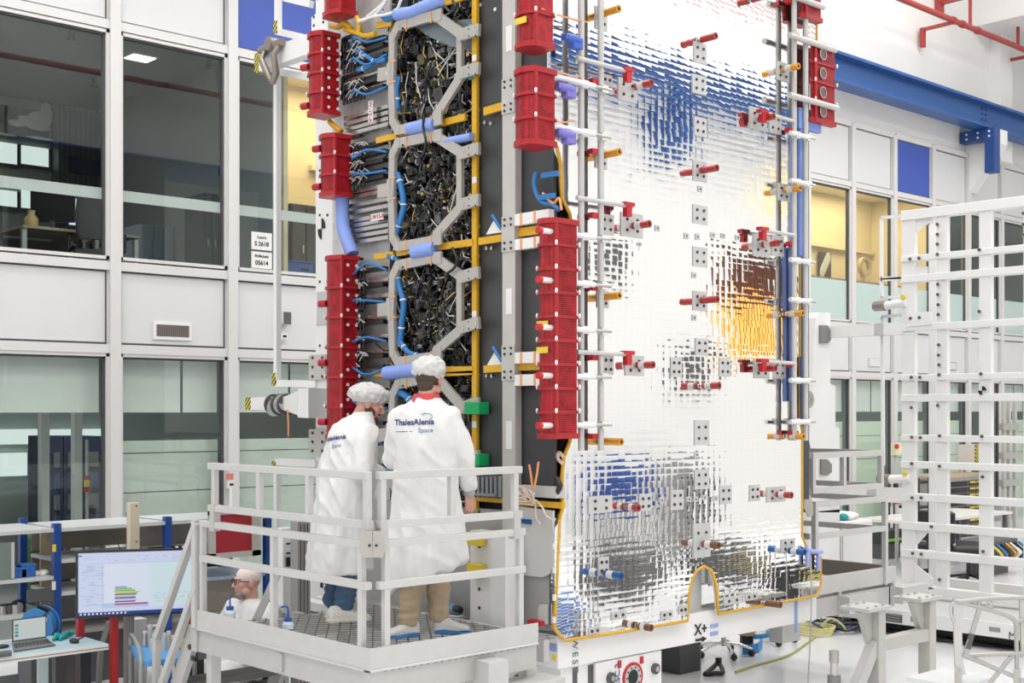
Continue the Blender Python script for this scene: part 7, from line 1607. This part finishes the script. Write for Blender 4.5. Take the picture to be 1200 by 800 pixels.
# worktop table with white top and office chairs
t = thing('white_table', 'white-topped table standing behind the lattice frame', 'table', (0, 0, 0)); YT = 9.9
a, c = onY(1074, 632, YT), onY(1166, 640, YT); zt = .80; b = MB(mat('table_white', (.74, .73, .70), .4)); b.box((a.x, YT, zt - .04), (c.x + .6, YT + 1.0, zt)); b.build('tabletop', t)
for x in (a.x + .1, c.x + .5):
    for y in (YT + .08, YT + .9): b = MB(DGREY); b.box((x - .03, y - .03, 0), (x + .03, y + .03, zt - .04)); b.build('leg', t)
def ochair(px, py, label, yaw):
    q = onZ(px, py, 0); t = thing('office_chair', label, 'chair', (0, 0, 0), local=True)
    b = MB(BLACK); b.cyl((0, 0, .1), (0, 0, .42), .03, n=12); b.build('column', t); b = MB(BLACK); b.cbox((0, 0, .46), (.46, .46, .08)); b.build('seat', t, bevel=.02); b = MB(BLACK); b.cbox((0, .24, .78), (.42, .06, .44)); b.cbox((0, .24, .52), (.06, .04, .2)); b.build('backrest', t, bevel=.02)
    for k in range(5): a = k * 1.2566; e = V((.30 * math.cos(a), .30 * math.sin(a), .07)); b = MB(BLACK); b.bar((0, 0, .11), e, .045, .035); l_ = b.build('leg', t); b = MB(BLACK); b.cyl(e - V((.015, 0, .035)), e + V((.015, 0, -.035)), .035, n=12); b.build('castor', l_)
    t.location = (q.x, q.y, 0); t.rotation_euler = (0, 0, yaw)
ochair(1136, 682, 'black office chair with castors at the white table, between the lattice uprights', .6)
ochair(1090, 676, 'black office chair half hidden by the left upright of the lattice frame', 2.0)
t, x0, x1, zt2, zb = fbox('grey_bin', 'grey plastic bin on the far bench, right part of the lattice frame', 'bin', 1164, 1192, 590, 612, 12.0, .5, MGREY, z0=None); b = MB(LGREY); b.box((x0 - .03, 11.97, zt2), (x1 + .03, 12.53, zt2 + .04)); b.build('lid', t)
fb, x0, x1, zt2, zb = fbox('far_bench', 'pale grey cabinet bench carrying the grey bin', 'bench', 1160, 1215, 612, 640, 11.95, .7, mat('bench_pale', (.55, .57, .56), .5), z0=0); b = MB(PAPER); q = onY(1181, 604 + 16, 11.94); b.box((q.x - .2, 11.93, q.z - .3), (q.x + .2, 11.95, q.z)); b.build('sheet', fb)
pp = thing('profile_frame', 'tall aluminium profile frame at the right behind the lattice frame', 'frame', (0, 0, 0)); YF = 11.0
for px in (1178, 1184, 1191): q = onY(px, 470, YF); b = MB(ALU); b.box((q.x - .03, YF, 0), (q.x + .03, YF + .06, q.z)); b.build('upright', pp)
for py in (500, 534, 566): a, c = onY(1175, py, YF), onY(1193, py, YF); b = MB(STEEL); b.box((a.x, YF - .02, a.z - .06), (c.x, YF + .08, a.z + .06)); b.build('bracket', pp)
eq = thing('cable_equipment', 'open dark equipment box full of coloured cables on the right', 'equipment', (0, 0, 0)); YE = 9.0
a, c = onY(1166, 636, YE), onY(1200, 656, YE); b = MB(DGREY); b.box((a.x, YE + .1, c.z), (c.x, YE + .6, a.z)); b.build('chassis', eq)
for i, m in enumerate((YELLOW, CABLEB, BLACK, ORANGE, PAPER, BLACK, CABLEB)):
    x = a.x + .1 + i * .14; b = MB(m); b.curve([(x, YE + .1, a.z - .05), (x + .05, YE, a.z - .15), (x + .15, YE + .02, c.z + .1), (x + .1, YE + .1, c.z)], .02, 6); b.build('cable', eq)
b = MB(DGREY); b.box((a.x + .1, YE + .2, 0), (c.x - .1, YE + .5, c.z)); b.build('foot', eq)
for (px, py0, py1, y, m, lb) in ((1051, 620, 600, 11.0, DGREY, 'slim dark post left of the lattice frame'),):
    q = onY(px, 590, y); b = MB(LGREY); b.cyl((q.x, y, 0), (q.x, y, q.z), .03, n=10); b.use(REDBR); b.cyl((q.x, y, q.z), (q.x, y, q.z + .06), .05, n=10); tag(b.build('stand_pole'), 'slim grey pole with red cap left of the lattice frame', 'pole')
t, x0, x1, zt2, zb = fbox('yellow_box', 'small cream control box with red button between the frame and the green window', 'box', 1050, 1057, 519, 533, 11.6, .1, mat('cream_box', (.78, .74, .5), .5)); b = MB(REDBR); q = onY(1051, 523, 11.58); b.cyl((q.x, 11.6, q.z), (q.x, 11.56, q.z), .04, n=12); b.build('button', t); b = MB(LGREY); b.box(((x0+x1)/2 - .03, 11.64, 0), ((x0+x1)/2 + .03, 11.7, zb)); b.build('post', t)
for k, (px0, px1, py0, m, lb) in enumerate(((1072, 1085, 595, WHITE, 'white upright cabinet seen low through the left bay of the lattice frame'), (1086, 1099, 590, mat('pale_lilac', (.68, .68, .74), .5), 'pale cabinet with pinned sheet beside the white upright cabinet'))):
    t, x0, x1, zt2, zb = fbox('upright_cabinet', lb, 'cabinet', px0, px1, py0, 620, 12.2, .5, m, z0=0); b = MB(m); b.box((x0 + .04, 12.18, .1), (x1 - .04, 12.2, zt2 - .05)); b.build('door', t)
b = MB(mat('cart_shelf', (.5, .56, .6), .4)); a, c = onY(1074, 579, 12.0), onY(1099, 590, 12.0)
t = thing('black_crate_rack', 'black open rack standing left of the wooden-topped drawer cabinet', 'rack', (0, 0, 0)); a, c = onY(1075, 560, 11.2), onY(1090, 600, 11.2)
for x in (a.x, c.x): 
    for y in (11.2, 11.6): b = MB(BLACK); b.box((x - .03, y - .03, 0), (x + .03, y + .03, a.z)); b.build('upright', t)
for zz in (.4, .8, a.z - .1): b = MB(BLACK); b.box((a.x, 11.2, zz), (c.x, 11.6, zz + .04)); b.build('shelf', t)
# ================================================================ equipment on the photographer's side: what the lower mirror tiles reflect
def rk_(name, label, cat, x, y, w_, d_, h_, m, rows, m2, z0=.08):
    t = thing(name, label, cat, (x, y, 0)); b = MB(m); b.box((x - w_/2, y - d_/2, z0), (x + w_/2, y + d_/2, h_)); b.build('casing', t, bevel=.008)
    for k in range(rows):
        zz = z0 + .06 + k * (h_ - z0 - .1) / rows; b = MB(m2[k % len(m2)]); b.box((x - w_/2 + .04, y + d_/2, zz), (x + w_/2 - .04, y + d_/2 + .02, zz + (h_ - z0 - .1) / rows - .03)); b.build('front_panel', t)
    for sx in (-1, 1):
        for sy in (-1, 1): b = MB(BLACK); b.cyl((x + sx * (w_/2 - .06), y + sy * (d_/2 - .06), 0), (x + sx * (w_/2 - .06), y + sy * (d_/2 - .06), z0), .03, n=10); b.build('foot', t)
rk_('equipment_rack', 'black equipment rack mirrored in the lower left tiles', 'rack', 12.6, .6, .8, .7, .60, DGREY, 9, (PAPER, BLACK, LGREY, BLACK))
rk_('equipment_rack', 'grey equipment rack mirrored low near the arched cut-out', 'rack', 14.4, 1.0, .7, .6, .55, DGREY, 6, (BLACK, PAPER, DGREY, YELLOW))
rk_('blue_cabinet', 'navy cabinet mirrored above the red banded handle', 'cabinet', 16.55, -3.0, .85, .6, 1.42, mat('cabinet_navy', (.02, .06, .26), .4), 2, (mat('cabinet_navy', (.02, .06, .26)), mat('cabinet_blue2', (.04, .12, .4), .4)), .85)
rk_('equipment_rack', 'dark rack mirrored right of the navy cabinet reflection', 'rack', 18.3, -3.0, .4, .6, 1.5, MGREY, 5, (BLACK, MGREY, BLACK))
rk_('tool_chest', 'light blue tool chest mirrored at the lower left corner', 'chest', 9.6, 2.2, .6, .5, .42, mat('chest_blue', (.10, .22, .55), .4), 4, (mat('chest_blue', (.1, .22, .55)), PAPER))
rk_('tool_chest', 'white and black tool chest mirrored at the bottom of the panel', 'chest', 11.2, 2.9, .9, .5, .5, WHITE, 5, (BLACK, PAPER, DGREY))
rk_('tool_chest', 'black tool chest mirrored right of the arched cut-out', 'chest', 13.4, 2.9, .8, .5, .55, BLACK, 4, (YELLOW, DGREY, PAPER))
rk_('equipment_rack', 'brown and black rack mirrored near the right edge', 'rack', 17.2, 1.4, .9, .6, .55, BROWN, 5, (BLACK, LGREY, REDBR))
r = random.Random(31)
for i in range(34):
    x, y = r.uniform(8.6, 17.5), r.uniform(-1.8, 3.4)
    if x < y * .35 + 8.2: continue
    h_ = r.uniform(.06, .30); m = r.choice((BLACK, BLACK, DGREY, MGREY, PAPER, BEAMB, STEEL, REDBR, YELLOW)); w_ = r.uniform(.12, .4)
    if any(abs(x - a) < .9 and abs(y - c) < .8 for a, c in ((12.6, .6), (14.4, 1.0), (9.6, 2.2), (11.2, 2.9), (13.4, 2.9), (17.2, 1.4))): continue
    t = thing('transport_case', 'small floor cases off to the side, seen only as specks in the lower tiles', 'case', (x, y, 0), 'floor cases mirrored in the lower tiles'); b = MB(m); b.box((x - w_/2, y - .12, 0), (x + w_/2, y + .12, h_)); b.build('shell', t); b = MB(DGREY); b.box((x - w_/2 - .004, y - .124, h_), (x + w_/2 + .004, y + .124, h_ + .015)); b.build('lid', t)
